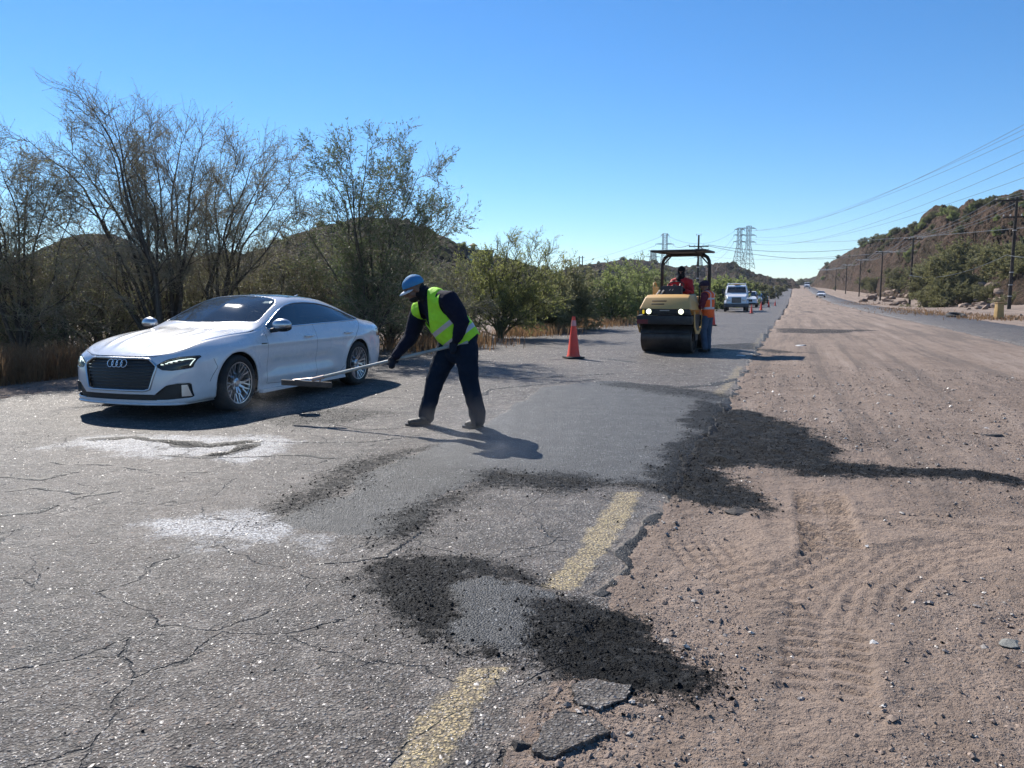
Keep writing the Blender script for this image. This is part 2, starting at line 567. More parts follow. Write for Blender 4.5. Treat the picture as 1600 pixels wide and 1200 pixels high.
zd[near] += (mic - 0.012) * (1 - smooth(28, 44, np.hypot(nx, ny))) + rise + np.where(on_road < 0.05, hump, 0)
under = road_sd > 0.10
zd = np.where(under, zd - 0.06, zd)
zd = np.where((gt > -10.2) & (gt < -6.7) & near, zd - 0.10, zd)
zd = np.where((gt > -10.25) & (gt < -6.6) & (~near), zd - 0.25, zd)
zd = np.where((gt > -0.1) & (gt < 9.8) & (~near), zd - 0.25, zd)

def set_attr(me, name, arr):
    a = me.attributes.new(name, 'FLOAT', 'POINT')
    a.data.foreach_set("value", np.asarray(arr, np.float32))

# ---- soil material
t = NT("soil")
P = t.pos()
big = t.noise(P, 0.35, 5, 0.6); mid = t.noise(P, 3.0, 5, 0.65); fine = t.noise(P, 45, 3, 0.7)
v1 = t.voro(P, 70); v2 = t.voro(P, 26)
c = t.ramp(mid, [(0.28, (0.155, 0.112, 0.085)), (0.72, (0.33, 0.243, 0.187))])
c = t.mix(t.ramp(big, [(0.35, 0.0), (0.65, 0.5)]), c, (0.37, 0.28, 0.22))
mp = t.n("ShaderNodeMapping"); mp.inputs["Rotation"].default_value = (0, 0, RD); t.l(P, mp.inputs["Vector"])
mp2 = t.n("ShaderNodeMapping"); mp2.inputs["Scale"].default_value = (1.6, .06, 1); t.l(mp.outputs[0], mp2.inputs["Vector"])
stk = t.noise(mp2.outputs[0], 1.4, 5, .7)
c = t.mix(t.ramp(stk, [(.40, .75), (.50, 0.0)]), c, (0.155, 0.120, 0.098))
c = t.mix(t.ramp(stk, [(.54, .0), (.66, .6)]), c, (0.42, 0.33, 0.27))
c = t.mix(t.attr("tan"), c, t.ramp(fine, [(0.3, (0.25, 0.185, 0.145)), (0.7, (0.36, 0.27, 0.21))]))
st = t.ramp(v1.outputs["Color"], [(0.0, 0.05), (0.55, 0.13), (0.78, 0.24), (1.0, 0.50)])
stm = t.math('MULTIPLY', t.ramp(v1.outputs["Distance"], [(0.30, 1.0), (0.5, 0.0)]), t.ramp(mid, [(0.35, 0.25), (0.6, 0.85)]))
stm = t.math('MULTIPLY', stm, t.math('SUBTRACT', 1.0, t.math('MULTIPLY', t.attr("tan"), 0.8)))
c = t.mix(stm, c, t.mix(0.5, st, (0.27, 0.20, 0.165), 'MIX'))
dk = t.math('ADD', t.attr("crumb"), t.math('MULTIPLY', t.math('SUBTRACT', t.noise(P, 24, 8, 0.9), 0.5), 2.1))
dk = t.ramp(dk, [(0.33, 0.0), (0.52, 1.0)])
c = t.mix(dk, c, t.ramp(v2.outputs["Color"], [(0.0, 0.004), (0.75, 0.016), (1.0, 0.06)]))
t.base(c)
t.set(Roughness=t.mix(dk, 0.9, 0.6))
t.l(t.mix(dk, 0.3, 0.08), t.b.inputs["Specular IOR Level"])
h = t.math('ADD', t.math('MULTIPLY', t.math('MULTIPLY', v1.outputs["Distance"], stm), -0.9), t.math('MULTIPLY', fine, 0.9))
t.l(t.bump(t.math('ADD', h, t.math('MULTIPLY', t.noise(P, 14, 6, .75), 2.2)), 1.0, 0.018), t.b.inputs["Normal"])
M_SOIL = t.m

me = new_mesh("ground", np.stack([gx, gy, zd], 1), f_all, M_SOIL)
for k in ("crumb", "tan"): set_attr(me, k, mk[k])
tag(link("ground", me), kind="structure")

# ---- asphalt material
t = NT("old_asphalt")
P = t.pos()
big = t.noise(P, 0.5, 5, 0.6); mid = t.noise(P, 2.6, 5, 0.6); fine = t.noise(P, 60, 3, 0.7)
v1 = t.voro(P, 78); v2 = t.voro(P, 42); v3 = t.voro(P, 110)
fresh = t.math('ADD', t.attr("fresh"), t.math('MULTIPLY', t.math('SUBTRACT', t.noise(P, 7, 7, 0.8), 0.5), 1.1))
fresh = t.ramp(fresh, [(0.42, 0.0), (0.62, 1.0)])
c = t.ramp(mid, [(0.3, (0.048, 0.038, 0.032)), (0.7, (0.120, 0.096, 0.080))])
c = t.mix(t.ramp(big, [(0.4, 0.0), (0.7, 0.6)]), c, (0.190, 0.148, 0.120))
s1 = t.ramp(v1.outputs["Color"], [(0.0, 0.04), (0.35, 0.10), (0.7, 0.30), (0.9, 0.58), (1.0, 0.9)])
c = t.mix(t.ramp(v1.outputs["Distance"], [(0.26, 0.95), (0.44, 0.0)]), c, t.mix(0.3, s1, (0.26, 0.21, 0.175)))
s2 = t.ramp(v2.outputs["Color"], [(0.62, 0.0), (0.66, 1.0)])
s2m = t.math('MULTIPLY', s2, t.ramp(v2.outputs["Distance"], [(0.26, 1.0), (0.36, 0.0)]))
c = t.mix(s2m, c, (0.50, 0.45, 0.39))
c = t.mix(t.ramp(t.noise(P, 11, 5, .75), [(.40, .0), (.60, .7)]), c, t.mix(.6, c, (.010, .009, .008)), 'MIX')
c = t.mix(t.ramp(t.noise(P, 3.2, 7, .85), [(.44, .0), (.60, .6)]), c, t.mix(.65, c, (.014, .012, .011)), 'MIX')
c = t.mix(t.ramp(t.noise(P, 4.7, 7, .9), [(.50, .0), (.66, .6)]), c, (.34, .30, .26), 'MIX')
# yellow paint on the stones
ym = t.math('ADD', t.attr("yellow"), t.math('MULTIPLY', t.math('SUBTRACT', t.noise(P, 13, 6, 0.85), 0.5), 2.6))
ym = t.math('MULTIPLY', t.ramp(ym, [(0.2, 0.0), (0.85, 0.85)]), t.ramp(v1.outputs["Distance"], [(0.30, 1.0), (0.55, 0.25)]))
c = t.mix(ym, c, (0.60, 0.46, 0.23))
# chalky bleached areas
cm = t.math('ADD', t.attr("chalk"), t.math('MULTIPLY', t.math('SUBTRACT', t.noise(P, 9, 7, 0.85), 0.5), 2.2))
cm = t.math('MULTIPLY', t.ramp(cm, [(0.25, 0.0), (0.8, 0.95)]), t.ramp(v1.outputs["Distance"], [(0.35, 1.0), (0.6, 0.3)]))
c = t.mix(cm, c, (0.72, 0.71, 0.71))
# fresh smooth patch
fc = t.ramp(v3.outputs["Color"], [(0.0, 0.010), (0.55, 0.04), (0.85, 0.14), (1.0, 0.55)])
fc = t.mix(t.ramp(mid, [(0.35, 0.0), (0.7, 0.55)]), fc, (0.058, 0.056, 0.055))
fc = t.mix(t.ramp(t.noise(P, 3.5, 7, .8), [(.42, .65), (.6, 0)]), fc, (.018, .018, .019))
c = t.mix(fresh, c, fc)
# loose hot mix
dk = t.math('ADD', t.attr("crumb"), t.math('MULTIPLY', t.math('SUBTRACT', t.noise(P, 24, 8, 0.9), 0.5), 2.1))
dk = t.ramp(dk, [(0.33, 0.0), (0.52, 0.97)])
c = t.mix(dk, c, t.ramp(v1.outputs["Color"], [(0.0, 0.004), (0.7, 0.014), (0.9, 0.05), (1.0, 0.16)]))
em = t.math('ADD', t.attr("edge"), t.math('MULTIPLY', t.math('SUBTRACT', t.noise(P, 7, 7, 0.82), 0.5), 1.7))
em = t.ramp(em, [(0.45, 0.0), (0.85, 0.9)])
c = t.mix(em, c, t.mix(t.ramp(v1.outputs["Color"], [(0, 0), (1, 1)]), (0.11, 0.085, 0.068), (0.30, 0.24, 0.19)))
# fine net of cracks
wv = t.n("ShaderNodeMix", data_type='RGBA', blend_type='LINEAR_LIGHT')
wv.inputs[0].default_value = 0.25
t.l(P, wv.inputs[6]); nz = t.n("ShaderNodeTexNoise"); nz.inputs["Scale"].default_value = 1.6; nz.inputs["Detail"].default_value = 5; t.l(P, nz.inputs["Vector"]); t.l(nz.outputs["Color"], wv.inputs[7])
ve = t.voro(wv.outputs[2], 1.25, 'DISTANCE_TO_EDGE')
wn = t.math('MULTIPLY', t.math('SUBTRACT', t.noise(P, 2.2, 4, 0.7), .25), 0.040)
ck = t.math('SUBTRACT', wn, ve.outputs["Distance"])
ck = t.math('MULTIPLY', t.ramp(ck, [(0.0, 0.0), (0.006, 1.0)]), t.ramp(t.noise(P, 0.9, 4, 0.7), [(0.40, 0.0), (0.60, .85)]))
ck = t.math('MAXIMUM', t.math('MULTIPLY', ck, t.math('SUBTRACT', 1.0, fresh)), t.ramp(t.attr("hole"), [(0.15, 0.0), (0.5, 1.0)]))
c = t.mix(ck, c, (0.010, 0.009, 0.009))
t.base(c)
t.set(Roughness=t.mix(fresh, t.mix(s2m, t.math('ADD', 0.5, t.math('MULTIPLY', mid, 0.2)), .25), 0.55))
t.l(t.mix(dk, 0.38, 0.08), t.b.inputs["Specular IOR Level"])
hv = t.mix(t.ramp(t.noise(P, 18, 4, .8), [(.44, 0.0), (.56, 1.0)]), v1.outputs["Distance"], t.math('MULTIPLY', v3.outputs["Distance"], .7))
h = t.math('ADD', t.math('MULTIPLY', hv, -.8), t.math('MULTIPLY', t.math('MULTIPLY', v2.outputs["Distance"], s2), -0.6))
h = t.mix(fresh, h, t.math('MULTIPLY', v3.outputs["Distance"], -0.5))
h = t.math('SUBTRACT', h, t.math('MULTIPLY', ck, 2.0))
t.l(t.bump(t.math('ADD', h, t.math('MULTIPLY', t.noise(P, 28, 5, .8), t.mix(fresh, .9, .5))), 1.0, 0.016), t.b.inputs["Normal"])
M_ROAD = t.m

# ---- near carriageway: slab cut out of the same polar grid + a strip to the horizon
keep = (road_sd > -0.03)
lim = (gs < 31.0) & near
kf = keep[f_all].all(1) & lim[f_all].all(1)
rf = f_all[kf]
used = np.unique(rf)
remap = -np.ones(n_all, int); remap[used] = np.arange(len(used))
ux, uy = gx[used], gy[used]
us, ut = gs[used], gt[used]
rz = base_h(ux, uy) + 0.012 * fbm(ux * 0.8, uy * 0.8, 3, 101) + 0.004 * fbm(ux * 20, uy * 20, 3, 102)
rz += 0.016 * mk["crumb"][used] * np.clip(0.6 + fbm(ux * 4, uy * 4, 4, 99) * 1.0, 0, 1)
rz += 0.012 * mk["fresh"][used]
# the sunken broken hole beside the car
for pts, dp, w_ in (([(150, 690), (205, 684), (260, 690), (300, 697)], 0.035, 0.035), ([(262, 689), (330, 697), (400, 688)], 0.05, 0.04), ([(335, 711), (395, 696)], 0.06, 0.05)):
    dd, ar, sd_ = line_d(ux, uy, gpoly(pts))
    rz -= dp * (1 - smooth(0.2 * w_, w_ * (1.3 + 1.2 * vnoise(ux * 6, uy * 6, 7)), dd))
    k_ = "crumb"
dr = road_sd[used]
rz -= (0.030 + 0.03 * vnoise(ux * 2, uy * 2, 9)) * (1 - smooth(-0.02, 0.06, dr)) + 0.012 * (1 - smooth(0, .35, dr)) * np.clip(fbm(ux * 12, uy * 12, 3, 77) + .5, 0, 1)
V1 = np.stack([ux, uy, rz], 1); F1 = remap[rf]
ss = [30.8]
while ss[-1] < 1500: ss.append(ss[-1] * 1.02)
ss = np.array(ss)
tt = np.array([-0.08, -0.02, 0.0, 2.3, 4.7, 7.0, 9.35, 9.4, 9.5])
def strip(ss, tt, wob=0.25, zoff=-0.004, drop=0.04, hole=None):
    SS, TT = np.meshgrid(ss, tt, indexing='ij')
    w0 = wob * fbm(SS * 0.6, TT * 0, 3, 121)
    w1 = wob * fbm(SS * 0.6, TT * 0 + 5, 3, 122)
    k = (TT - tt[0]) / (tt[-1] - tt[0])
    T2 = TT + w0 * (1 - k) + w1 * k
    x, y = XY(SS, T2)
    z = base_h(x, y) + zoff
    z[:, 0] -= drop; z[:, -1] -= drop
    n1, n2 = SS.shape
    id_ = np.arange(n1 * n2).reshape(n1, n2)
    f = np.stack([id_[:-1, :-1], id_[1:, :-1], id_[1:, 1:], id_[:-1, 1:]], -1).reshape(-1, 4)
    return np.stack([x.ravel(), y.ravel(), z.ravel()], 1), f[:, ::-1]
V2, F2 = strip(ss, tt)
me = new_mesh("road", np.concatenate([V1, V2]), np.concatenate([F1, F2 + len(V1)]), M_ROAD)
for k in ("crumb", "fresh", "chalk", "yellow", "hole"):
    set_attr(me, k, np.concatenate([mk[k][used], np.zeros(len(V2))]))
set_attr(me, "edge", np.concatenate([(1 - smooth(0.0, .28, dr)) * .9 * (1 - mk["crumb"][used]), np.where(np.arange(len(V2)) % len(tt) <= 2, .5, .0)]))
tag(link("road", me), kind="structure")
# far carriageway
ss2 = [-30.0]
while ss2[-1] < 1500: ss2.append(ss2[-1] + max(0.8, abs(ss2[-1]) * 0.02))
V3, F3 = strip(np.array(ss2), np.array([-10.3, -10.15, -8.4, -6.75, -6.6]), 0.3, 0.02, 0.12)
me = new_mesh("road", V3, F3, M_ROAD)
for k in ("crumb", "fresh", "chalk", "yellow"): set_attr(me, k, np.zeros(len(V3)))
tag(link("road", me), kind="structure")

# ------------------------------------------------------------------ stones
def stones_mesh(name, x, y, z, size, flat, mats, mi, seed):
    r2 = np.random.default_rng(seed)
    n = len(x)
    base = np.array([(1, 0, 0), (0, 1, 0), (-1, 0, 0), (0, -1, 0), (0.1, 0, 1), (0, 0, -.6), (.6, .6, .45), (-.65, .5, .5), (-.5, -.6, .5), (.6, -.55, .45)], float)
    fc = np.array([(0, 6, 4), (6, 1, 4), (1, 7, 4), (7, 2, 4), (2, 8, 4), (8, 3, 4), (3, 9, 4), (9, 0, 4), (0, 1, 6), (1, 2, 7), (2, 3, 8), (3, 0, 9)])
    V = base[None] * (1 + r2.uniform(-.32, .32, (n, 10, 1)))
    V = V * np.stack([r2.uniform(.7, 1.25, n), r2.uniform(.6, 1.0, n), flat * r2.uniform(.7, 1.2, n)], -1)[:, None]
    a = r2.uniform(0, 6.283, n); ca, sa = np.cos(a)[:, None], np.sin(a)[:, None]
    tl = r2.uniform(-.4, .4, n)[:, None]
    X = V[..., 0] * ca - V[..., 1] * sa; Y = V[..., 0] * sa + V[..., 1] * ca; Z = V[..., 2] + tl * X
    V = np.stack([X, Y, Z], -1) * (size[:, None, None] / 2)
    V += np.stack([x, y, z], -1)[:, None]
    F = (fc[None] + (np.arange(n) * 10)[:, None, None]).reshape(-1, 3)
    return new_mesh(name, V.reshape(-1, 3), F, None, False, mats, np.repeat(mi, 12))

# interpolate ground height from the polar grid
lr = np.log(RR)
def grid_lookup(arr, x, y):
    r = np.hypot(x, y); th = np.arctan2(x, y)
    i = np.interp(r, RR, np.arange(nr)); j = (th - th_f[0]) / (th_f[1] - th_f[0])
    j = np.clip(j, 0, len(th_f) - 1.001); i = np.clip(i, 0, nr - 1.001)
    i0 = i.astype(int); j0 = j.astype(int); fi = i - i0; fj = j - j0
    A = arr.reshape(nr, nth)
    return (A[i0, j0] * (1 - fj) + A[i0, j0 + 1] * fj) * (1 - fi) + (A[i0 + 1, j0] * (1 - fj) + A[i0 + 1, j0 + 1] * fj) * fi
rz_full = zd.copy(); rz_full[used] = np.maximum(rz, zd[used])
crumb_full = mk["crumb"]; tan_full = mk["tan"]

def scatter(n, rmin, rmax, seed, power=1.0):
    r2 = np.random.default_rng(seed)
    r = rmin + (rmax - rmin) * r2.uniform(0, 1, n) ** power
    th = r2.uniform(R(-42), R(44), n)
    return r * np.sin(th), r * np.cos(th), r2
def stone_mat(name, rgb, rough, var=0.4):
    t = NT(name)
    P = t.pos()
    v = t.voro(P, 38)
    t.base(t.mix(t.ramp(v.outputs["Color"], [(0, 0.0), (1, 1.0)]), tuple(c * (1 - var) for c in rgb), tuple(min(1, c * (1 + var)) for c in rgb)))
    t.set(Roughness=rough)
    t.l(t.bump(t.noise(P, 300, 3), 0.4, 0.003), t.b.inputs["Normal"])
    return t.m
M_ST = [stone_mat("stone_brown", (0.25, 0.185, 0.145), .8), stone_mat("stone_grey", (0.23, 0.20, 0.18), .6), stone_mat("stone_pale", (0.50, 0.44, 0.38), .35)]
M_BLK = stone_mat("hot_mix", (0.0055, 0.0055, 0.0065), .65, .5)
M_BLK.node_tree.nodes["Principled BSDF"].inputs["Specular IOR Level"].default_value = .12
# gravel on the soil
x, y, r2 = scatter(210000, 1.5, 16, 201, 1.1)
sd0 = grid_lookup(road_sd, x, y); tn = grid_lookup(tan_full, x, y); cr = grid_lookup(crumb_full, x, y)
ok = (sd0 < 0.02) & (r2.uniform(0, 1, len(x)) > tn * 0.93) & (r2.uniform(0, 1, len(x)) < 0.55 + fbm(x * 1.5, y * 1.5, 3, 5)) & (cr < .5)
_, t_ = ST(x, y); ok &= (t_ < 0.2) | (t_ > 8.5)
x, y = x[ok], y[ok]; n = len(x)
size = 0.0055 + 0.0048 * r2.pareto(2.4, n).clip(0, 6); size *= np.clip(0.8 + np.hypot(x, y) * 0.05, 1, 1.5)
z = grid_lookup(rz_full, x, y) + size * .12
me = stones_mesh("gravel", x, y, z, size, .7, M_ST, r2.choice([0] * 9 + [1, 1, 2], n), 202)
tag(link("gravel", me), kind="stuff")
# pale stones bedded in the old asphalt
x, y, r2 = scatter(200000, 1.5, 19, 203, 1.25)
sd0 = grid_lookup(road_sd, x, y); cr = grid_lookup(crumb_full, x, y); fr = grid_lookup(mk["fresh"], x, y)
ok = (sd0 > 0.05) & (cr < .3) & (fr < .3) & (r2.uniform(0, 1, len(x)) < 0.62 + 0.8 * fbm(x * .8, y * .8, 3, 6))
x, y = x[ok], y[ok]; n = len(x)
size = (0.006 + 0.004 * r2.pareto(3, n).clip(0, 4)) * np.clip(.6 + np.hypot(x, y) * .08, 1, 2.2)
z = grid_lookup(rz_full, x, y) - size * .04
me = stones_mesh("aggregate", x, y, z, size, .35, M_ST, r2.choice([0, 0, 1, 2, 2, 2], n), 204)
tag(link("aggregate", me), kind="stuff")
# black hot mix crumbs
x, y, r2 = scatter(230000, 1.8, 13, 205, 1.1)
cr = grid_lookup(crumb_full, x, y)
ok = (r2.uniform(0, 1, len(x)) < (cr ** 1.2) * 1.5 + 0.004)
x, y = x[ok], y[ok]; n = len(x)
size = 0.0045 + 0.0038 * r2.pareto(2.6, n).clip(0, 4)
z = grid_lookup(rz_full, x, y) + size * .1
me = stones_mesh("asphalt_crumbs", x, y, z, size, .8, [M_BLK], np.zeros(n), 206)
tag(link("asphalt_crumbs", me), kind="stuff")
# ------------------------------------------------------------------ hills
def hill_mat(name, dark, light, green, gs=1.0):
    t = NT(name)
    P = t.pos()
    a = t.noise(P, 0.05 * gs, 6, 0.65); b = t.noise(P, 0.35 * gs, 6, 0.7); f = t.noise(P, 1.6 * gs, 4, 0.7)
    c = t.ramp(b, [(0.35, dark), (0.62, light)])
    c = t.mix(t.ramp(t.voro(P, 0.5 * gs).outputs["Color"], [(0.35, 0.0), (0.85, 0.8)]), c, tuple(x * .42 for x in light))
    c = t.mix(t.math('MULTIPLY', t.ramp(a, [(0.42, 0.15), (0.62, 0.9)]), t.ramp(f, [(0.40, 0.0), (0.52, 0.95)])), c, green)
    c = t.mix(t.ramp(t.noise(P, 2.6 * gs, 5, .8), [(.45, .0), (.62, .7)]), c, tuple(x * .35 for x in dark))
    t.base(c); t.set(Roughness=0.95)
    t.b.inputs["Specular IOR Level"].default_value = 0.1
    vr = t.voro(P, .55 * gs); vr2 = t.voro(P, 1.5 * gs)
    hh = t.math('ADD', t.math('MULTIPLY', t.noise(P, 0.8 * gs, 8, 0.75), 1.4), t.math('ADD', t.math('MULTIPLY', vr.outputs["Distance"], -.7), t.math('MULTIPLY', vr2.outputs["Distance"], -.4)))
    t.l(t.bump(hh, 1.0, 1.6 / gs), t.b.inputs["Normal"])
    return t.m
M_HILLR = hill_mat("hill_rock", (0.075, 0.048, 0.036), (0.26, 0.165, 0.12), (0.060, 0.055, 0.028), 1.6)
M_HILLF = hill_mat("hill_far", (0.07, 0.047, 0.038), (0.17, 0.115, 0.088), (0.06, 0.056, 0.03), 0.8)
M_HILLL = hill_mat("hill_scrub", (0.040, 0.034, 0.024), (0.10, 0.076, 0.056), (0.035, 0.038, 0.020), 1.6)

def hill(name, ridge, d_foot, d_ridge, depth, mat, seed, rough=1.0, nu=260, nv=70, prof=1.0):
    """ridge: [(px,py)] photo outline; distances as function of px (pairs)"""
    px = np.linspace(ridge[0][0], ridge[-1][0], nu)
    py = np.interp(px, [r[0] for r in ridge], [r[1] for r in ridge])
    dr = np.interp(px, *zip(*d_ridge)); df = np.interp(px, *zip(*d_foot))
    vt = np.concatenate([np.linspace(0, 1, nv), 1 + np.linspace(0.08, 1, 14)])
    tops = [AT(px[i], py[i], dr[i]) for i in range(nu)]
    tz = np.array([p.z for p in tops])[:, None]; u = np.array([p.x / p.y for p in tops])[:, None]
    drr, dff = dr[:, None], df[:, None]
    v = vt[None, :]
    Y = np.where(v <= 1, dff + (drr - dff) * v, drr + depth * (v - 1))
    X = u * Y
    g = base_h(X.ravel(), Y.ravel()).reshape(X.shape) - 0.8
    up = g + (tz - g) * (np.minimum(v, 1) ** prof * (1.12 - 0.12 * np.minimum(v, 1)))
    dn = g + (tz - g) * np.clip(2 - v, 0, 1) ** 1.3
    Z = np.where(v <= 1, up, dn)
    S = float(np.median(dr)) / 100.0
    env = np.clip(v * 3, 0, 1)
    nz = fbm(X / (7 * S), Y / (9 * S), 5, seed, .55) * 3.2 * S * rough
    nz2 = np.abs(fbm(X / (2.2 * S), Y / (3 * S), 4, seed + 9, .6)) * 2.4 * S * rough
    atr = np.exp(-((v - 1) / 0.12) ** 2)
    Z = Z + (nz - nz2) * env * (1 - 0.8 * atr)
    V = np.stack([X.ravel(), Y.ravel(), Z.ravel()], 1)
    n2 = len(vt)
    id_ = np.arange(nu * n2).reshape(nu, n2)
    f = np.stack([id_[:-1, :-1], id_[1:, :-1], id_[1:, 1:], id_[:-1, 1:]], -1).reshape(-1, 4)
    me = new_mesh(name, V, f, mat)
    return tag(link(name, me), kind="structure")

RIDGE_R = [(1262, 452), (1274, 436), (1280, 421), (1290, 414), (1304, 405), (1320, 395), (1339, 385), (1360, 380), (1379, 371), (1400, 362), (1427, 357), (1450, 343), (1475, 333), (1500, 328), (1533, 319), (1560, 312), (1600, 303), (1700, 285), (1800, 280), (1900, 300), (2000, 340)]
hill("hill", RIDGE_R, [(1262, 425), (1300, 330), (1380, 165), (1480, 95), (1600, 66), (2000, 40)], [(1262, 470), (1290, 440), (1340, 300), (1427, 210), (1533, 165), (2000, 110)], 60, M_HILLR, 301, 1.0, 420, 110, 0.8)
RIDGE_C = [(820, 445), (850, 434), (880, 424), (905, 417), (940, 409), (975, 404), (1005, 404), (1025, 409), (1040, 414), (1060, 419), (1090, 418), (1110, 414), (1130, 411), (1150, 412), (1165, 420), (1185, 428), (1210, 436), (1228, 438), (1240, 443), (1250, 453)]
hill("hill", RIDGE_C, [(820, 200), (1250, 330)], [(820, 330), (1250, 470)], 160, M_HILLF, 303, 0.7, 300, 80, 1.0)
RIDGE_L = [(240, 415), (290, 405), (330, 400), (380, 398), (420, 384), (450, 371), (500, 352), (540, 341), (570, 337), (600, 339), (640, 348), (670, 360), (700, 373), (740, 393), (780, 404), (820, 412), (860, 424), (890, 440), (910, 455)]
hill("hill", RIDGE_L, [(240, 60), (910, 75)], [(240, 135), (910, 150)], 70, M_HILLL, 305, 0.8, 300, 80, 1.0)
RIDGE_L2 = [(-260, 420), (-150, 405), (0, 402), (40, 398), (85, 378), (110, 369), (140, 366), (175, 366), (200, 374), (222, 390), (250, 408), (275, 425), (300, 450)]
hill("hill", RIDGE_L2, [(-260, 38), (300, 45)], [(-260, 70), (300, 75)], 40, M_HILLL, 307, 0.6, 240, 70, 1.0)
RIDGE_B = [(1225, 452), (1245, 446), (1262, 441), (1275, 437), (1300, 440), (1330, 450)]
hill("hill", RIDGE_B, [(1225, 600), (1330, 600)], [(1225, 800), (1330, 800)], 200, M_HILLF, 309, 0.4, 80, 30, 1.0)
# ------------------------------------------------------------------ vegetation
def leaf_mat(name, a, b, trans=0.45):
    t = NT(name)
    P = t.pos()
    n = t.noise(P, 2.3, 4, 0.7); v = t.voro(P, 14)
    c = t.mix(t.ramp(n, [(0.35, 0.0), (0.65, 1.0)]), a, b)
    c = t.mix(t.ramp(v.outputs["Color"], [(0.1, 0.0), (1.0, 0.55)]), c, tuple(x * .5 for x in a))
    t.base(c); t.set(Roughness=0.55)
    t.b.inputs["Specular IOR Level"].default_value = 0.35
    tr = t.n("ShaderNodeBsdfTranslucent"); t.l(c, tr.inputs[0])
    mx = t.n("ShaderNodeMixShader"); mx.inputs[0].default_value = trans
    t.l(t.b.outputs[0], mx.inputs[1]); t.l(tr.outputs[0], mx.inputs[2]); t.l(mx.outputs[0], t.out.inputs[0])
    return t.m
BARK_D = simple("bark_dark", (0.085, 0.068, 0.052), 0.85, var=0.35, scale=8, bump=0.6, bscale=40)
BARK_G = simple("bark_green", (0.085, 0.085, 0.038), 0.75, var=0.3, scale=8, bump=0.4, bscale=40)
TWIG = simple("twig_grey", (0.30, 0.25, 0.18), 0.8, var=0.3, scale=5)
TWIG_G = simple("twig_olive", (0.15, 0.145, 0.065), 0.7, var=0.3, scale=5)
LEAF_D = leaf_mat("leaf_mesquite", (0.156, 0.166, 0.075), (0.260, 0.262, 0.130), .5)
LEAF_W = leaf_mat("leaf_willowy", (0.111, 0.145, 0.065), (0.195, 0.235, 0.104), .42)
LEAF_P = leaf_mat("leaf_palo", (0.312, 0.331, 0.098), (0.468, 0.483, 0.156), .58)
LEAF_G = leaf_mat("leaf_green", (0.221, 0.262, 0.098), (0.390, 0.442, 0.156), .6)
LEAF_O = leaf_mat("leaf_olive", (0.195, 0.193, 0.094), (0.325, 0.310, 0.156), .5)
GRASS_O = leaf_mat("dry_grass", (0.22, 0.125, 0.065), (0.36, 0.23, 0.12), .45)

def tubes_np(polys, n=3):
    """list of (pts[k,3], radii[k]) -> verts, quads"""
    groups = {}
    for p, r in polys: groups.setdefault(len(p), []).append((p, r))
    VV = []; FF = []; base = 0
    for k, lst in groups.items():
        P = np.array([p for p, _ in lst]); Rr = np.array([r for _, r in lst])
        T = np.empty_like(P); T[:, 1:-1] = P[:, 2:] - P[:, :-2]; T[:, 0] = P[:, 1] - P[:, 0]; T[:, -1] = P[:, -1] - P[:, -2]
        T /= np.linalg.norm(T, axis=2, keepdims=True) + 1e-9
        ref = np.where(np.abs(T[..., 2:3]) > .9, np.array([1., 0, 0]), np.array([0, 0, 1.]))
        ref = np.broadcast_to(ref[:, :1], T.shape)
        A = np.cross(T, ref); A /= np.linalg.norm(A, axis=2, keepdims=True) + 1e-9
        B = np.cross(T, A)
        th = 2 * np.pi * np.arange(n) / n
        V = P[:, :, None] + (A[:, :, None] * np.cos(th)[None, None, :, None] + B[:, :, None] * np.sin(th)[None, None, :, None]) * Rr[:, :, None, None]
        m = len(lst)
        ids = base + np.arange(m * k * n).reshape(m, k, n)
        a = ids[:, :-1]; b = ids[:, 1:]
        F = np.stack([a, np.roll(a, -1, 2), np.roll(b, -1, 2), b], -1).reshape(-1, 4)
        VV.append(V.reshape(-1, 3)); FF.append(F); base += m * k * n
    return np.concatenate(VV), np.concatenate(FF)

def leaves_np(pos, dirs, ln, wd, r2):
    n = len(pos)
    d = dirs + r2.normal(0, .6, (n, 3)); d /= np.linalg.norm(d, axis=1, keepdims=True) + 1e-9
    s = np.cross(d, r2.normal(0, 1, (n, 3))); s /= np.linalg.norm(s, axis=1, keepdims=True) + 1e-9
    L = ln * r2.uniform(.6, 1.3, (n, 1)); W = wd * r2.uniform(.6, 1.3, (n, 1))
    V = np.stack([pos, pos + d * L * .5 + s * W * .5, pos + d * L, pos + d * L * .5 - s * W * .5], 1).reshape(-1, 3)
    return V, np.arange(n * 4).reshape(n, 4)

def grow(r2, p0, d0, L, rad, k, gn, trop):
    pts = [np.array(p0, float)]; d = np.array(d0, float); d /= np.linalg.norm(d)
    st = L / (k - 1)
    for i in range(k - 1):
        d = d + r2.normal(0, gn, 3) + np.array([0, 0, trop]); d /= np.linalg.norm(d)
        pts.append(pts[-1] + d * st)
    pts = np.array(pts)
    return pts, rad * np.linspace(1, .35, k) , d

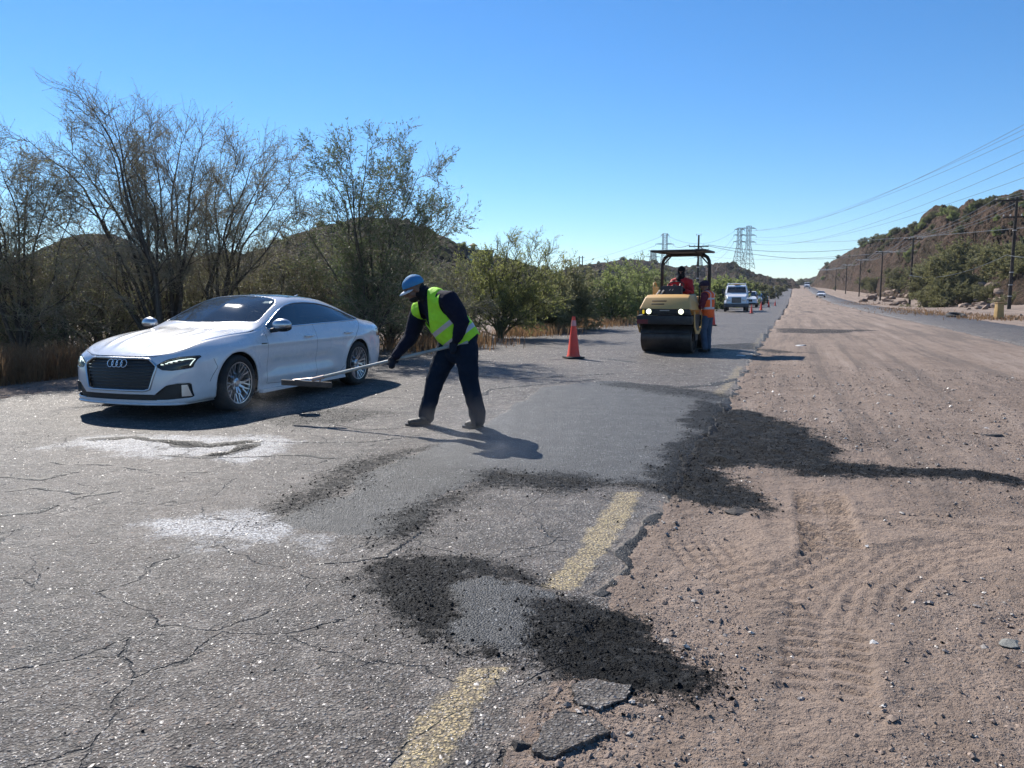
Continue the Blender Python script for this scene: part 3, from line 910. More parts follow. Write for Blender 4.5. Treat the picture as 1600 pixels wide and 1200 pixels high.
def tree(name, label, cat, base, ends, *, rad=.07, seed=1, lv=(7, 7, 6), lens=(.42, .2, .09), twr=.004, leaf=None, leaf_n=0, leaf_sz=(.04, .012),
         bark=None, twig=None, group=None, start=.25, gn=.10, trop=.06, droop=0.0, leaf_from=0.0, fork=0.25, kind=None):
    r2 = np.random.default_rng(seed)
    base = Vector(base)
    H = max((e - base).length for e in ends)
    limbs = []; br1 = []; br2 = []; br3 = []
    cr = Vector((0, 0, 0))
    for e in ends:
        e = e - base
        # limb: from ground through a fork point then outwards
        fk = Vector((e.x * fork * .35 + r2.normal(0, .03) * H, e.y * fork * .35 + r2.normal(0, .03) * H, e.z * fork))
        k = 11; pts = []
        nv_ = r2.normal(0, 1, (3, 3))
        for i in range(k):
            u = i / (k - 1)
            q = (1 - u) ** 2 * Vector((0, 0, 0)) + 2 * u * (1 - u) * (fk + Vector((e.x * .15, e.y * .15, e.z * .3))) + u * u * e
            w = math.sin(u * 3.14) * H * .02
            q = q + Vector(nv_[0]) * w * math.sin(u * 7) + Vector(nv_[1]) * w * math.sin(u * 13 + 1) * .7
            pts.append(np.array(q))
        pts = np.array(pts); Ll = e.length
        rr_ = rad * (Ll / H) * (np.linspace(1, .12, k) ** 1.1)
        limbs.append((pts, rr_))
        for j in range(lv[0]):
            u = start + (1 - start) * (j + r2.uniform(0, 1)) / lv[0]
            f = u * (k - 1); i = min(int(f), k - 2); p = pts[i] * (1 - f + i) + pts[i + 1] * (f - i)
            t_ = pts[i + 1] - pts[i]; t_ /= np.linalg.norm(t_)
            o = np.cross(t_, r2.normal(0, 1, 3)); o /= np.linalg.norm(o)
            d = t_ * .75 + o * r2.uniform(.45, .95)
            L1 = H * lens[0] * r2.uniform(.6, 1.15) * (1.1 - .55 * u)
            b1, rb1, _ = grow(r2, p, d, L1, max(rr_[i] * .55, twr * 2), 7, gn, trop - droop * .3)
            br1.append((b1, rb1))
            for j2 in range(lv[1]):
                u2 = .15 + .85 * (j2 + r2.uniform(0, 1)) / lv[1]
                f = u2 * 6; i2 = min(int(f), 5); p = b1[i2] * (1 - f + i2) + b1[i2 + 1] * (f - i2)
                t_ = b1[i2 + 1] - b1[i2]; t_ /= np.linalg.norm(t_)
                o = np.cross(t_, r2.normal(0, 1, 3)); o /= np.linalg.norm(o)
                b2, rb2, _ = grow(r2, p, t_ * .8 + o * r2.uniform(.4, .9), H * lens[1] * r2.uniform(.5, 1.2), twr * 1.5, 5, gn * 1.3, trop - droop)
                br2.append((b2, rb2))
                for j3 in range(lv[2]):
                    u3 = .1 + .9 * (j3 + r2.uniform(0, 1)) / lv[2]
                    f = u3 * 4; i3 = min(int(f), 3); p = b2[i3] * (1 - f + i3) + b2[i3 + 1] * (f - i3)
                    t_ = b2[i3 + 1] - b2[i3]; t_ /= np.linalg.norm(t_)
                    o = np.cross(t_, r2.normal(0, 1, 3)); o /= np.linalg.norm(o)
                    b3, rb3, _ = grow(r2, p, t_ * .8 + o * r2.uniform(.4, .9), H * lens[2] * r2.uniform(.5, 1.3), twr, 3, gn * 1.4, trop * .5 - droop)
                    br3.append((b3, rb3))
    root = thing(name, label, cat, base, 0, group)
    if kind: root["kind"] = kind
    V, F = tubes_np(limbs, 6)
    V1, F1 = tubes_np(br1, 4)
    link("trunk", new_mesh("trunk", np.concatenate([V, V1]), np.concatenate([F, F1 + len(V)]), bark or BARK_D), root)
    V2, F2 = tubes_np(br2 + br3, 3)
    mi = np.zeros(len(F2), int)
    mats = [twig or TWIG]
    if leaf is not None and leaf_n > 0:
        P3 = np.array([b for b, _ in br3])
        lump = fbm(P3[:, 1, 0] * 1.1 + 5, P3[:, 1, 2] * 1.1 + P3[:, 1, 1] * .7, 3, seed + 50)
        P3 = P3[lump > -0.55 + leaf_from]
        q = leaf_n
        u = r2.uniform(.0, 2, (len(P3), q)); i = np.minimum(u.astype(int), 1); fr = (u - i)[..., None]
        ar = np.arange(len(P3))[:, None]
        pos = P3[ar, i] * (1 - fr) + P3[ar, i + 1] * fr
        dr = P3[ar, i + 1] - P3[ar, i]; dr /= np.linalg.norm(dr, axis=2, keepdims=True) + 1e-9
        Vl, Fl = leaves_np(pos.reshape(-1, 3), dr.reshape(-1, 3), leaf_sz[0], leaf_sz[1], r2)
        F2 = np.concatenate([F2, Fl + len(V2)]); V2 = np.concatenate([V2, Vl])
        mi = np.concatenate([mi, np.ones(len(Fl), int)]); mats.append(leaf)
    link("crown", new_mesh("crown", V2, F2, None, False, mats, mi), root)
    return root

def E(pts, Y, sp=.8, seed=0):
    r3 = np.random.default_rng(seed + 77)
    return [AT(a, b, Y + r3.uniform(-sp, sp)) for a, b in pts]
def base_at(px, Y):
    u = (px - 800) / F_PX
    x = u * (Y + 0.1)
    return Vector((x, Y, TZ(x, Y) - 0.03))

tree("mesquite_tree", "tallest bare tree leaning left with feathery thin branches behind the white car bonnet", "tree", base_at(258, 15.5),
     E([(134, 150), (152, 190), (176, 178), (95, 222), (40, 215), (60, 270), (195, 235), (30, 310), (130, 250), (100, 330), (220, 290)], 15.2, 1.0, 1), rad=.052, seed=3, lv=(10, 8, 6), lens=(.16, .10, .055), twr=.0036, leaf=LEAF_O, leaf_n=4, leaf_sz=(.045, .010), leaf_from=.30, trop=.03, fork=.35)
tree("mesquite_tree", "bare upright tree with forked trunk above the white car windscreen, second from left", "tree", base_at(275, 16.5),
     E([(205, 222), (232, 205), (285, 212), (312, 232), (260, 250), (330, 330), (225, 320), (190, 270), (300, 290)], 16.5, .9, 2), rad=.045, seed=8, lv=(10, 8, 6), lens=(.17, .11, .06), twr=.0034, leaf=LEAF_O, leaf_n=3, leaf_sz=(.045, .010), leaf_from=.4, trop=.07, fork=.45)
tree("mesquite_tree", "vase shaped bare tree with greyish twigs behind the roof of the white car", "tree", base_at(338, 17.0),
     E([(345, 252), (378, 236), (402, 240), (432, 250), (464, 275), (470, 320), (322, 290), (330, 340), (460, 370), (415, 290)], 17, .9, 3), rad=.042, seed=13, lv=(10, 8, 6), lens=(.17, .11, .06), twr=.0034, leaf=LEAF_O, leaf_n=4, leaf_sz=(.045, .011), leaf_from=.3, trop=.06, fork=.42)
tree("mesquite_tree", "wispy tree cut by the left edge of the photo above the orange grass", "tree", base_at(40, 14.5),
     E([(0, 252), (-40, 240), (45, 262), (80, 290), (-70, 290), (20, 330), (115, 330), (-20, 350), (150, 380), (-60, 210)], 14.5, 1.0, 4), rad=.045, seed=17, lv=(10, 8, 6), lens=(.18, .11, .06), twr=.0034, leaf=LEAF_O, leaf_n=4, leaf_sz=(.05, .012), leaf_from=.15, trop=.02, fork=.3)
tree("leafy_tree", "dark leafy tree with arching sprays to the right, behind the bent worker", "tree", base_at(575, 17.5),
     E([(498, 245), (520, 232), (545, 240), (575, 222), (600, 245), (640, 262), (662, 258), (690, 285), (708, 322), (690, 350), (712, 355), (455, 335), (470, 380), (560, 330), (620, 350), (660, 400)], 17.3, 1.2, 5), rad=.045, seed=21, lv=(8, 8, 6), lens=(.18, .11, .055), twr=.0038, leaf=LEAF_W, leaf_n=5, leaf_sz=(.080, .020), leaf_from=.12, trop=.03, fork=.3, start=.12)
# dense understory behind the car
UND = [(-60, 14.0, 150, 400), (25, 14.2, 110, 415), (95, 14.8, 110, 400), (165, 15.2, 110, 405), (235, 16.4, 110, 415), (300, 17.0, 110, 425), (365, 17.5, 110, 420), (430, 17.5, 110, 405), (490, 18.2, 100, 395), (545, 18.6, 100, 400), (610, 18.8, 100, 410), (668, 20.0, 90, 420), (712, 22.5, 70, 430)]
UL = ["spreading dark shrub beyond the left edge of the orange grass", "dark shrub standing over the left end of the orange grass", "dark shrub with low bent boughs over the middle of the orange grass", "dark thicket shrub left of the white car bonnet", "dark thicket shrub behind the white car bonnet", "dark thicket shrub behind the white car windscreen", "dark thicket shrub behind the front of the white car roof", "dark thicket shrub behind the middle of the white car roof", "dark thicket shrub behind the rear side window of the car", "dark thicket shrub behind the tail of the white car", "dark shrub behind the blue cap of the bent worker", "dark shrub just right of the bent worker, behind his back", "dark shrub between the bent worker and the yellow green bush"]
for i, (px, Y, w, top) in enumerate(UND):
    r3 = np.random.default_rng(400 + i)
    Y2 = Y + 1.0
    es = [(px + w * .55 * math.sin(a) * r3.uniform(.8, 1.15), 500 - (500 - top) * (math.cos(a) ** .8) * r3.uniform(.8, 1.08)) for a in np.linspace(-1.45, 1.45, 11)]
    tree("shrub", UL[i], "shrub", base_at(px, Y2), E(es, Y2, 1.0, 40 + i), rad=.045, seed=60 + i, lv=(7, 6, 5), lens=(.36, .19, .10), twr=.0048,
         leaf=LEAF_D if i % 3 else LEAF_O, leaf_n=5, leaf_sz=(.055, .020), leaf_from=.12 if 3 <= i <= 9 else .05, trop=.0, group="dark shrubs behind the car", fork=.2, start=.05)
# yellow green bush with bare tips
tree("palo_verde", "yellow green bush with bare twigs sticking out of its top, right of the bent worker", "tree", base_at(782, 24.5),
     E([(712, 455), (718, 425), (735, 408), (755, 400), (775, 392), (795, 375), (812, 385), (835, 390), (852, 400), (868, 420), (880, 450), (765, 420), (800, 420), (835, 430), (860, 470), (708, 490), (872, 405), (740, 460), (820, 470)], 24.5, 1.0, 6), rad=.06, seed=31, lv=(8, 7, 6), lens=(.26, .14, .065), twr=.0055,
     leaf=LEAF_P, leaf_n=5, leaf_sz=(.055, .022), leaf_from=.12, bark=BARK_G, twig=TWIG_G, trop=.03, fork=.2, start=.15)
for i, (px, Y, w, top, lab, lf) in enumerate([
        (850, 29, 70, 440, "olive bush close behind the right side of the yellow green bush", LEAF_O),
        (893, 31, 60, 425, "dusty olive bush behind the near orange cone", LEAF_O),
        (950, 37, 85, 428, "rounded grey green bush left of the road roller", LEAF_G),
        (995, 43, 75, 420, "tall grey green bush touching the left post of the road roller", LEAF_G),
        (1040, 52, 70, 432, "grey green bush seen between the posts of the road roller", LEAF_O)]):
    r3 = np.random.default_rng(500 + i)
    es = [(px + w * .55 * math.sin(a) * r3.uniform(.8, 1.1), 500 - (500 - top) * (math.cos(a) ** .7) * r3.uniform(.85, 1.08)) for a in np.linspace(-1.5, 1.5, 15)]
    tree("bush", lab, "bush", base_at(px, Y), E(es, Y, 1.3, 90 + i), rad=.05, seed=160 + i, lv=(7, 6, 5), lens=(.34, .18, .09), twr=.007,
         leaf=lf, leaf_n=5, leaf_sz=(.10, .045), leaf_from=.05, bark=BARK_G, twig=TWIG_G, trop=.0, group="bushes along the left road edge", fork=.15, start=.05)

# far bushes: a few kinds, copied
def bush_proto(seed, lf, h=2.4, w=1.7, big=(.20, .11), n=5):
    r3 = np.random.default_rng(seed)
    ends = []
    for a in range(13):
        th = r3.uniform(0, 6.28); ph = r3.uniform(0.0, 1.35)
        ends.append(Vector((w * math.sin(ph) * math.cos(th), w * math.sin(ph) * math.sin(th), max(.35, h * math.cos(ph) * r3.uniform(.85, 1.1)))))
    o = tree("desert_bush", "x", "bush", Vector((0, 0, 0)), ends, rad=.05, seed=seed, lv=(6, 5, 4), lens=(.34, .2, .1), twr=.010, leaf=lf, leaf_n=n,
             leaf_sz=big, leaf_from=.05, bark=BARK_G, twig=TWIG_G, trop=0, fork=.1, start=.1)
    return o
LEAF_H = leaf_mat("leaf_hill_green", (0.19, 0.185, 0.085), (0.30, 0.29, 0.135), .55)
big_protos = [bush_proto(711, LEAF_H, 2.0, 1.9, (.085, .045), 16), bush_proto(712, LEAF_O, 1.8, 1.9, (.085, .04), 12), bush_proto(713, LEAF_H, 2.1, 1.7, (.08, .045), 14)]
protos = [bush_proto(701, LEAF_G), bush_proto(702, LEAF_O, 2.0), bush_proto(703, LEAF_P, 2.3), bush_proto(704, LEAF_D, 2.2)]
used_p = set()
def place_bush(kind_, loc, sc, label, group, rz=0.0, szf=1.0, big=False):
    pr = (big_protos if big else protos)[kind_]
    if (kind_, big) in used_p: o = copy_tree(pr)
    else:
        o = pr; used_p.add((kind_, big))
    o.location = loc; o.scale = (sc, sc, sc * szf); o.rotation_euler = (0, 0, rz)
    o["label"] = label; o["group"] = group; o["category"] = "bush"
    return o
r4 = random.Random(5)
# big green trees at the foot of the right hill : px, base py, Y, height px
RT = [(1452, 468, 100, 60, 0), (1478, 470, 88, 95, 0), (1500, 455, 100, 100, 0), (1530, 440, 108, 80, 2), (1560, 452, 92, 90, 0), (1592, 455, 84, 105, 2), (1620, 470, 76, 110, 0), (1470, 486, 82, 62, 0), (1440, 455, 125, 60, 2), (1400, 450, 150, 35, 0), (1352, 452, 200, 25, 0), (1368, 455, 185, 30, 2), (1545, 470, 80, 55, 1), (1590, 485, 70, 50, 1), (1425, 440, 150, 45, 1), (1505, 420, 120, 50, 0), (1550, 415, 125, 50, 2), (1590, 420, 120, 55, 0), (1650, 440, 95, 80, 0), (1575, 440, 90, 70, 0), (1520, 470, 86, 50, 0)]
for i, (px, py, Y, hp, k) in enumerate(RT):
    p = AT(px, py, Y); sc = hp / F_PX * Y / 2.3
    place_bush(k, (p.x, p.y, min(p.z, TZ(p.x, p.y) + 14) - .2), sc * .9, "rounded green tree in the belt at the foot of the right rocky hill", "green trees at the foot of the right hill", r4.uniform(0, 6), .85, True)
# roadside bushes further up the left edge
for i, (px, Y, hp, k) in enumerate([(1062, 62, 45, 1), (1092, 66, 48, 0), (1118, 74, 50, 0), (1135, 84, 48, 0), (1152, 95, 45, 0), (1168, 105, 44, 3), (1184, 125, 36, 3), (1150, 125, 34, 2), (1108, 100, 36, 2), (1198, 160, 24, 1), (1210, 200, 20, 1), (1080, 90, 40, 1), (1048, 80, 40, 0), (1020, 70, 48, 0), (978, 60, 42, 1), (930, 50, 42, 0), (905, 45, 40, 1), (1175, 190, 22, 1), (1190, 240, 16, 3), (1222, 300, 12, 1)]):
    b = base_at(px, Y); sc = (hp * (.78 if px > 1040 else 1) / F_PX * Y) / 2.3
    place_bush(k, b, sc, "grey green roadside bush up the left road edge beyond the roller", "bushes far up the left road edge", r4.uniform(0, 6))

# scrub on the hills, dropped on the hill surfaces
dgs = [(BVHTree.FromPolygons([tuple(v.co) for v in o.data.vertices], [tuple(p.vertices) for p in o.data.polygons]), o) for o in bpy.data.objects if o.name.startswith("hill") and o.type == 'MESH']
def drop(x, y):
    best = None
    for b, o in dgs:
        h = b.ray_cast(Vector((x, y, 200)), Vector((0, 0, -1)))
        if h[0] is not None and (best is None or h[0].z > best): best = h[0].z
    return best
def hill_pt(px, py):
    d = ray(px, py).normalized(); best = None
    for b, o in dgs:
        h = b.ray_cast(Vector((0, 0, CAM_H)), d)
        if h[0] is not None and (best is None or h[3] < best[1]): best = (h[0], h[3])
    return best[0] if best else None
cnt = 0
for i in range(110):
    px = r4.uniform(1285, 1600)
    ry = np.interp(px, [r[0] for r in RIDGE_R], [r[1] for r in RIDGE_R])
    py = ry + 1 + (r4.random() ** 2.2) * 70 if i > 45 else ry + 1.5
    q = hill_pt(px, py)
    if q is None: continue
    hp = r4.uniform(5, 13) * (1 if px > 1350 else .5)
    place_bush(r4.choice([0, 1, 1, 3, 3]), q - Vector((0, 0, .3)), hp / F_PX * q.y / 2.3, "small dark bush clinging to the right rocky hill", "scrub on the right hill", r4.uniform(0, 6))
for i in range(75):
    px = r4.uniform(890, 1235)
    ry = np.interp(px, [r[0] for r in RIDGE_C], [r[1] for r in RIDGE_C])
    q = hill_pt(px, ry + 1 + (r4.random() ** 1.7) * 30)
    if q is None or q.y < 180: continue
    place_bush(r4.choice([1, 3, 3]), q - Vector((0, 0, .4)), r4.uniform(2.5, 6) / F_PX * q.y / 2.3, "tiny dark bush on the distant middle hill", "scrub on the middle hill", r4.uniform(0, 6))
for i in range(60):
    px = r4.uniform(300, 880)
    ry = np.interp(px, [r[0] for r in RIDGE_L], [r[1] for r in RIDGE_L])
    q = hill_pt(px, ry + 1 + (r4.random() ** 1.5) * 60)
    if q is None or q.y > 180: continue
    place_bush(r4.choice([1, 3, 3, 0]), q - Vector((0, 0, .3)), r4.uniform(6, 14) / F_PX * q.y / 2.3, "small dark bush on the scrubby hill behind the trees", "scrub on the left hill", r4.uniform(0, 6))
for i in range(7):
    p = AT(1248 + i * 7, 0, 600); b = base_at(1248 + i * 7, 560)
    place_bush(3, b, r4.uniform(4, 7) / F_PX * 560 / 2.3 * 1.6, "hazy bush at the far end of the road", "bushes at the end of the road", r4.uniform(0, 6))

# ------------------------------------------------------------------ dry grass
def grass(name, n, xy, hgt, seed, mat, lean=.25, wd=.006):
    r2 = np.random.default_rng(seed)
    x, y = xy(r2, n); n = len(x)
    z = base_h(x, y)
    h = hgt * r2.uniform(.45, 1.15, n)
    a = r2.uniform(0, 6.283, n); l = r2.normal(0, lean, (n, 2)) * h[:, None]
    w = wd * r2.uniform(.6, 1.4, n)
    cx, sx = np.cos(a) * w, np.sin(a) * w
    V = np.stack([np.stack([x - cx, y - sx, z - .02], 1), np.stack([x + cx, y + sx, z - .02], 1),
                  np.stack([x + cx * .7 + l[:, 0] * .4, y + sx * .7 + l[:, 1] * .4, z + h * .6], 1), np.stack([x - cx * .7 + l[:, 0] * .4, y - sx * .7 + l[:, 1] * .4, z + h * .6], 1),
                  np.stack([x + l[:, 0], y + l[:, 1], z + h], 1)], 1).reshape(-1, 3)
    b = np.arange(n) * 5
    F = [tuple(q) for q in np.stack([b, b + 1, b + 2, b + 3], 1)] + [tuple(q) for q in np.stack([b + 3, b + 2, b + 4], 1)]
    o = link(name, new_mesh(name, V, F, mat, False))
    return tag(o, kind="stuff")
def in_strip(s0, s1, t0, t1):
    def f(r2, n):
        s = r2.uniform(s0, s1, n); t = t0 + (t1 - t0) * r2.uniform(0, 1, n)
        x, y = XY(s, t)
        k = fbm(x * .9, y * .9, 3, 3) > -0.25
        return x[k], y[k]
    return f
grass("dry_grass", 26000, in_strip(-3.5, 5.5, 10.4, 13.2), .62, 801, GRASS_O)
grass("dry_grass", 7000, in_strip(5.0, 12, 10.9, 14), .35, 802, GRASS_O)
def patches(lst, dens=900):
    def f(r2, n):
        X = []; Y = []
        for px, py, rw in lst:
            c = GT(px, py)
            X.append(c.x + r2.normal(0, rw, dens)); Y.append(c.y + r2.normal(0, rw * 1.3, dens))
        return np.concatenate(X), np.concatenate(Y)
    return f
grass("dry_grass", 0, patches([(845, 521, .6), (925, 508, .9), (945, 505, .8), (968, 502, .8), (700, 540, .7), (660, 545, .6), (815, 524, .5), (720, 536, .6), (900, 511, .6)], 700), .38, 803, GRASS_O, wd=.010)
grass("dry_grass", 0, patches([(1440, 489, 1.4), (1460, 491, 1.4), (1480, 493, 1.2), (1420, 486, 1.2), (1350, 476, 2.0), (1330, 473, 2), (1400, 483, 1.5), (1540, 498, .8), (1575, 500, 1.2), (1595, 497, 1.2)], 260), .20, 804, GRASS_O, wd=.02)
# ------------------------------------------------------------------ white car
def catmull(P, up, axis=0):
    """P: array (n,m,3) -> upsampled along axis with centripetal-free catmull-rom"""
    P = np.moveaxis(P, axis, 0)
    n = len(P)
    out = []
    for i in range(n - 1):
        p0 = P[i - 1] if i > 0 else 2 * P[0] - P[1]
        p1, p2 = P[i], P[i + 1]
        p3 = P[i + 2] if i + 2 < n else 2 * P[-1] - P[-2]
        for j in range(up):
            t = j / up
            out.append(0.5 * ((2 * p1) + (-p0 + p2) * t + (2 * p0 - 5 * p1 + 4 * p2 - p3) * t * t + (-p0 + 3 * p1 - 3 * p2 + p3) * t ** 3))
    out.append(P[-1])
    return np.moveaxis(np.array(out), 0, axis)

def paint(name, rgb, rough=.25, metal=0.0, coat=1.0, dirt=.25):
    t = NT(name)
    co = t.objc()
    n = t.noise(co, 3.0, 6, 0.7); z = t.n("ShaderNodeSeparateXYZ"); t.l(co, z.inputs[0])
    low = t.ramp(z.outputs[2], [(0.15, 1.0), (0.55, 0.0)])
    d = t.math('MULTIPLY', t.math('ADD', t.math('MULTIPLY', low, .8), .2), t.ramp(n, [(0.35, 0.1), (0.7, 1.0)]))
    t.base(t.mix(t.math('MULTIPLY', d, dirt), rgb, (0.32, 0.26, 0.21)))
    t.set(Roughness=t.math('ADD', rough, t.math('MULTIPLY', d, .25)), Metallic=metal)
    t.b.inputs["Coat Weight"].default_value = coat; t.b.inputs["Coat Roughness"].default_value = 0.03
    return t.m
def glass(name, tint=(.02, .025, .03), alpha=.75, rough=.03):
    t = NT(name)
    t.base(tint); t.set(Roughness=rough)
    t.b.inputs["Specular IOR Level"].default_value = 0.9
    t.b.inputs["Coat Weight"].default_value = 0.6
    t.b.inputs["Coat Roughness"].default_value = 0.02
    tr = t.n("ShaderNodeBsdfTransparent"); tr.inputs[0].default_value = (.75, .8, .8, 1)
    mx = t.n("ShaderNodeMixShader"); mx.inputs[0].default_value = alpha
    t.l(tr.outputs[0], mx.inputs[1]); t.l(t.b.outputs[0], mx.inputs[2]); t.l(mx.outputs[0], t.out.inputs[0])
    return t.m
C_WHITE = paint("car_white", (0.70, 0.70, 0.72), dirt=.45)
C_SEAM = simple("panel_gap", (0.02, 0.02, 0.022), .7)
C_BLACK = simple("black_plastic", (0.014, 0.014, 0.016), .45, var=.3)
C_GLOSSBLK = simple("gloss_black", (0.008, 0.008, 0.010), .08, coat=1.0)
C_CHROME = simple("chrome", (0.72, 0.73, 0.75), .12, 1.0, var=.05)
C_SILVER = simple("satin_silver", (0.55, 0.56, 0.58), .3, .9, var=.08)
C_TYRE = simple("tyre_rubber", (0.018, 0.017, 0.017), .8, var=.3, scale=12, dirt=((0.12, 0.10, 0.085), .35))
C_GLASS = glass("tinted_glass", (.012, .016, .022), .96)
C_SCREEN = glass("windscreen_glass", (.06, .07, .078), .62)
C_LENS = glass("lamp_lens", (.03, .03, .035), .35)
C_LED = simple("led_white", (0.9, 0.95, 0.95), .3, emis=(0.9, 1.0, 0.93), estr=1.4)
C_CABIN = simple("cabin_grey", (0.045, 0.043, 0.042), .8)
C_DASH = simple("dash_grey", (0.10, 0.10, 0.095), .7)
C_RED = simple("tail_lens", (0.35, 0.01, 0.012), .15, coat=1.0)

def build_body():
    K = 12
    def sec(x, W, zb, y5, z5, z6, y6, z8, y8, z9, y9, zt, bulge=.02):
        # bottom centre .. top centre
        return [(x, 0, zb), (x, W * .55, zb), (x, W * .90, zb + .01), (x, W * .965, zb + .10), (x, W * .985, .44), (x, W, .62),
                (x, y5, z5), (x, y6, z6), (x, (y6 + y8) / 2 + bulge, (z6 + z8) / 2), (x, y8, z8), (x, y9, z9), (x, 0, zt)]
    S = []
    # rear centre -> corner
    S.append([(-3.74, 0, .22), (-3.80, 0, .22), (-3.83, 0, .24), (-3.86, 0, .36), (-3.88, 0, .50), (-3.885, 0, .66), (-3.86, 0, .84), (-3.82, 0, .965), (-3.80, 0, .972), (-3.77, 0, .980), (-3.72, 0, .985), (-3.66, 0, .99)])
    S.append([(-3.72, 0, .22), (-3.78, .30, .22), (-3.81, .42, .24), (-3.84, .44, .36), (-3.86, .45, .50), (-3.865, .45, .66), (-3.84, .44, .84), (-3.80, .42, .955), (-3.78, .36, .966), (-3.75, .28, .976), (-3.70, .16, .984), (-3.65, 0, .99)])
    S.append([(-3.62, 0, .22), (-3.66, .50, .22), (-3.70, .70, .24), (-3.73, .745, .36), (-3.745, .76, .50), (-3.745, .765, .66), (-3.72, .745, .84), (-3.68, .66, .935), (-3.66, .54, .955), (-3.64, .40, .972), (-3.60, .22, .988), (-3.56, 0, .998)])
    S.append([(-3.45, 0, .21), (-3.48, .56, .21), (-3.49, .80, .22), (-3.50, .845, .34), (-3.50, .86, .48), (-3.50, .868, .64), (-3.48, .845, .84), (-3.46, .75, .945), (-3.44, .65, .975), (-3.42, .52, 1.0), (-3.38, .28, 1.025), (-3.36, 0, 1.035)])
    #            x     W    zb   y5   z5   z6    y6   z8    y8   z9    y9   zt
    S.append(sec(-3.20, .895, .19, .885, .84, .955, .79, 1.035, .60, 1.075, .34, 1.095))
    S.append(sec(-2.95, .915, .17, .905, .83, .965, .82, 1.115, .585, 1.165, .33, 1.185))
    S.append(sec(-2.65, .920, .165, .908, .82, .965, .835, 1.205, .585, 1.265, .34, 1.290))
    S.append(sec(-2.30, .920, .16, .905, .815, .957, .840, 1.275, .590, 1.335, .35, 1.357))
    S.append(sec(-1.95, .915, .16, .902, .81, .950, .840, 1.308, .595, 1.364, .36, 1.384))
    S.append(sec(-1.60, .912, .16, .900, .81, .943, .840, 1.315, .605, 1.368, .37, 1.388))
    S.append(sec(-1.28, .912, .16, .900, .81, .937, .840, 1.270, .630, 1.340, .38, 1.362))
    S.append(sec(-1.00, .912, .16, .900, .81, .930, .840, 1.175, .670, 1.255, .40, 1.285))
    S.append(sec(-0.76, .912, .16, .900, .80, .925, .840, 1.075, .710, 1.150, .42, 1.185))
    S.append(sec(-0.55, .912, .16, .900, .80, .915, .835, .985, .745, 1.045, .44, 1.080, .008))
    S.append(sec(-0.38, .912, .16, .898, .79, .900, .820, .940, .745, .975, .44, .990, .006))
    S.append(sec(-0.05, .912, .17, .895, .775, .878, .800, .915, .705, .938, .42, .945, .006))
    S.append(sec(.25, .905, .18, .885, .745, .845, .780, .880, .660, .895, .38, .900, .006))
    S.append([(.46, 0, .18), (.46, .50, .18), (.47, .80, .19), (.475, .865, .28), (.475, .875, .42), (.475, .875, .57), (.465, .858, .70), (.45, .755, .805), (.44, .675, .835), (.43, .60, .848), (.42, .34, .860), (.42, 0, .864)])
    S.append([(.62, 0, .17), (.64, .50, .17), (.665, .76, .18), (.675, .80, .27), (.675, .80, .42), (.67, .80, .56), (.65, .795, .665), (.61, .70, .765), (.59, .62, .792), (.575, .50, .806), (.56, .28, .820), (.55, 0, .826)])
    S.append([(.74, 0, .165), (.79, .42, .165), (.815, .63, .17), (.82, .66, .26), (.815, .66, .42), (.805, .66, .55), (.78, .665, .645), (.735, .60, .725), (.715, .52, .745), (.70, .42, .760), (.68, .24, .775), (.67, 0, .783)])
    S.append([(.80, 0, .165), (.87, .28, .165), (.895, .42, .17), (.90, .43, .26), (.892, .43, .42), (.878, .43, .55), (.85, .44, .64), (.82, .41, .700), (.805, .36, .715), (.79, .28, .727), (.775, .16, .738), (.765, 0, .744)])
    S.append([(.82, 0, .165), (.90, .12, .165), (.925, .20, .17), (.93, .20, .26), (.922, .20, .42), (.906, .20, .55), (.878, .20, .645), (.850, .19, .698), (.84, .17, .706), (.83, .13, .712), (.82, .07, .718), (.815, 0, .722)])
    S.append([(.82, 0, .165), (.91, 0, .165), (.935, 0, .17), (.94, 0, .26), (.93, 0, .42), (.914, 0, .55), (.886, 0, .645), (.858, 0, .697), (.852, 0, .702), (.846, 0, .706), (.84, 0, .710), (.835, 0, .714)])
    P = np.array(S, float)
    P = catmull(P, 10, 0); P = catmull(P, 9, 1)
    nu, nv = P.shape[:2]
    X, Y, Z = P[..., 0], P[..., 1], P[..., 2]
    # hood creases, shoulder line, door hollow
    hood = smooth(-.40, -.15, X) * smooth(.80, .55, X) * (Z > .6) * smooth(.75, .6, Y)
    for yc, a in ((.30, .008), (.53, .010)):
        yl = yc * (1 - .25 * smooth(-.3, .8, X)) 
        Z += hood * a * np.exp(-((Y - yl) / .035) ** 2)
    side = smooth(-3.4, -3.0, X) * smooth(.2, -.2, X)
    zt = .765 + .0 * X
    Y += side * .012 * np.exp(-((Z - zt) / .03) ** 2)
    Y -= side * smooth(-2.35, -1.9, X) * smooth(-.35, -.8, X) * .022 * np.exp(-((Z - .50) / .09) ** 2)
    Y += side * smooth(-2.4, -2.0, X) * smooth(-.3, -.6, X) * .012 * np.exp(-((Z - .33) / .05) ** 2)
    # arch flares
    for xc in (0, -2.825):
        r = np.hypot(X - xc, Z - .335)
        Y += .012 * np.exp(-((r - .40) / .04) ** 2) * (Y > .6)
    P = np.stack([X, Y, Z], -1)
    P[:, 0, 1] = 0; P[:, -1, 1] = 0; P[0, :, 1] = 0; P[-1, :, 1] = 0
    return P

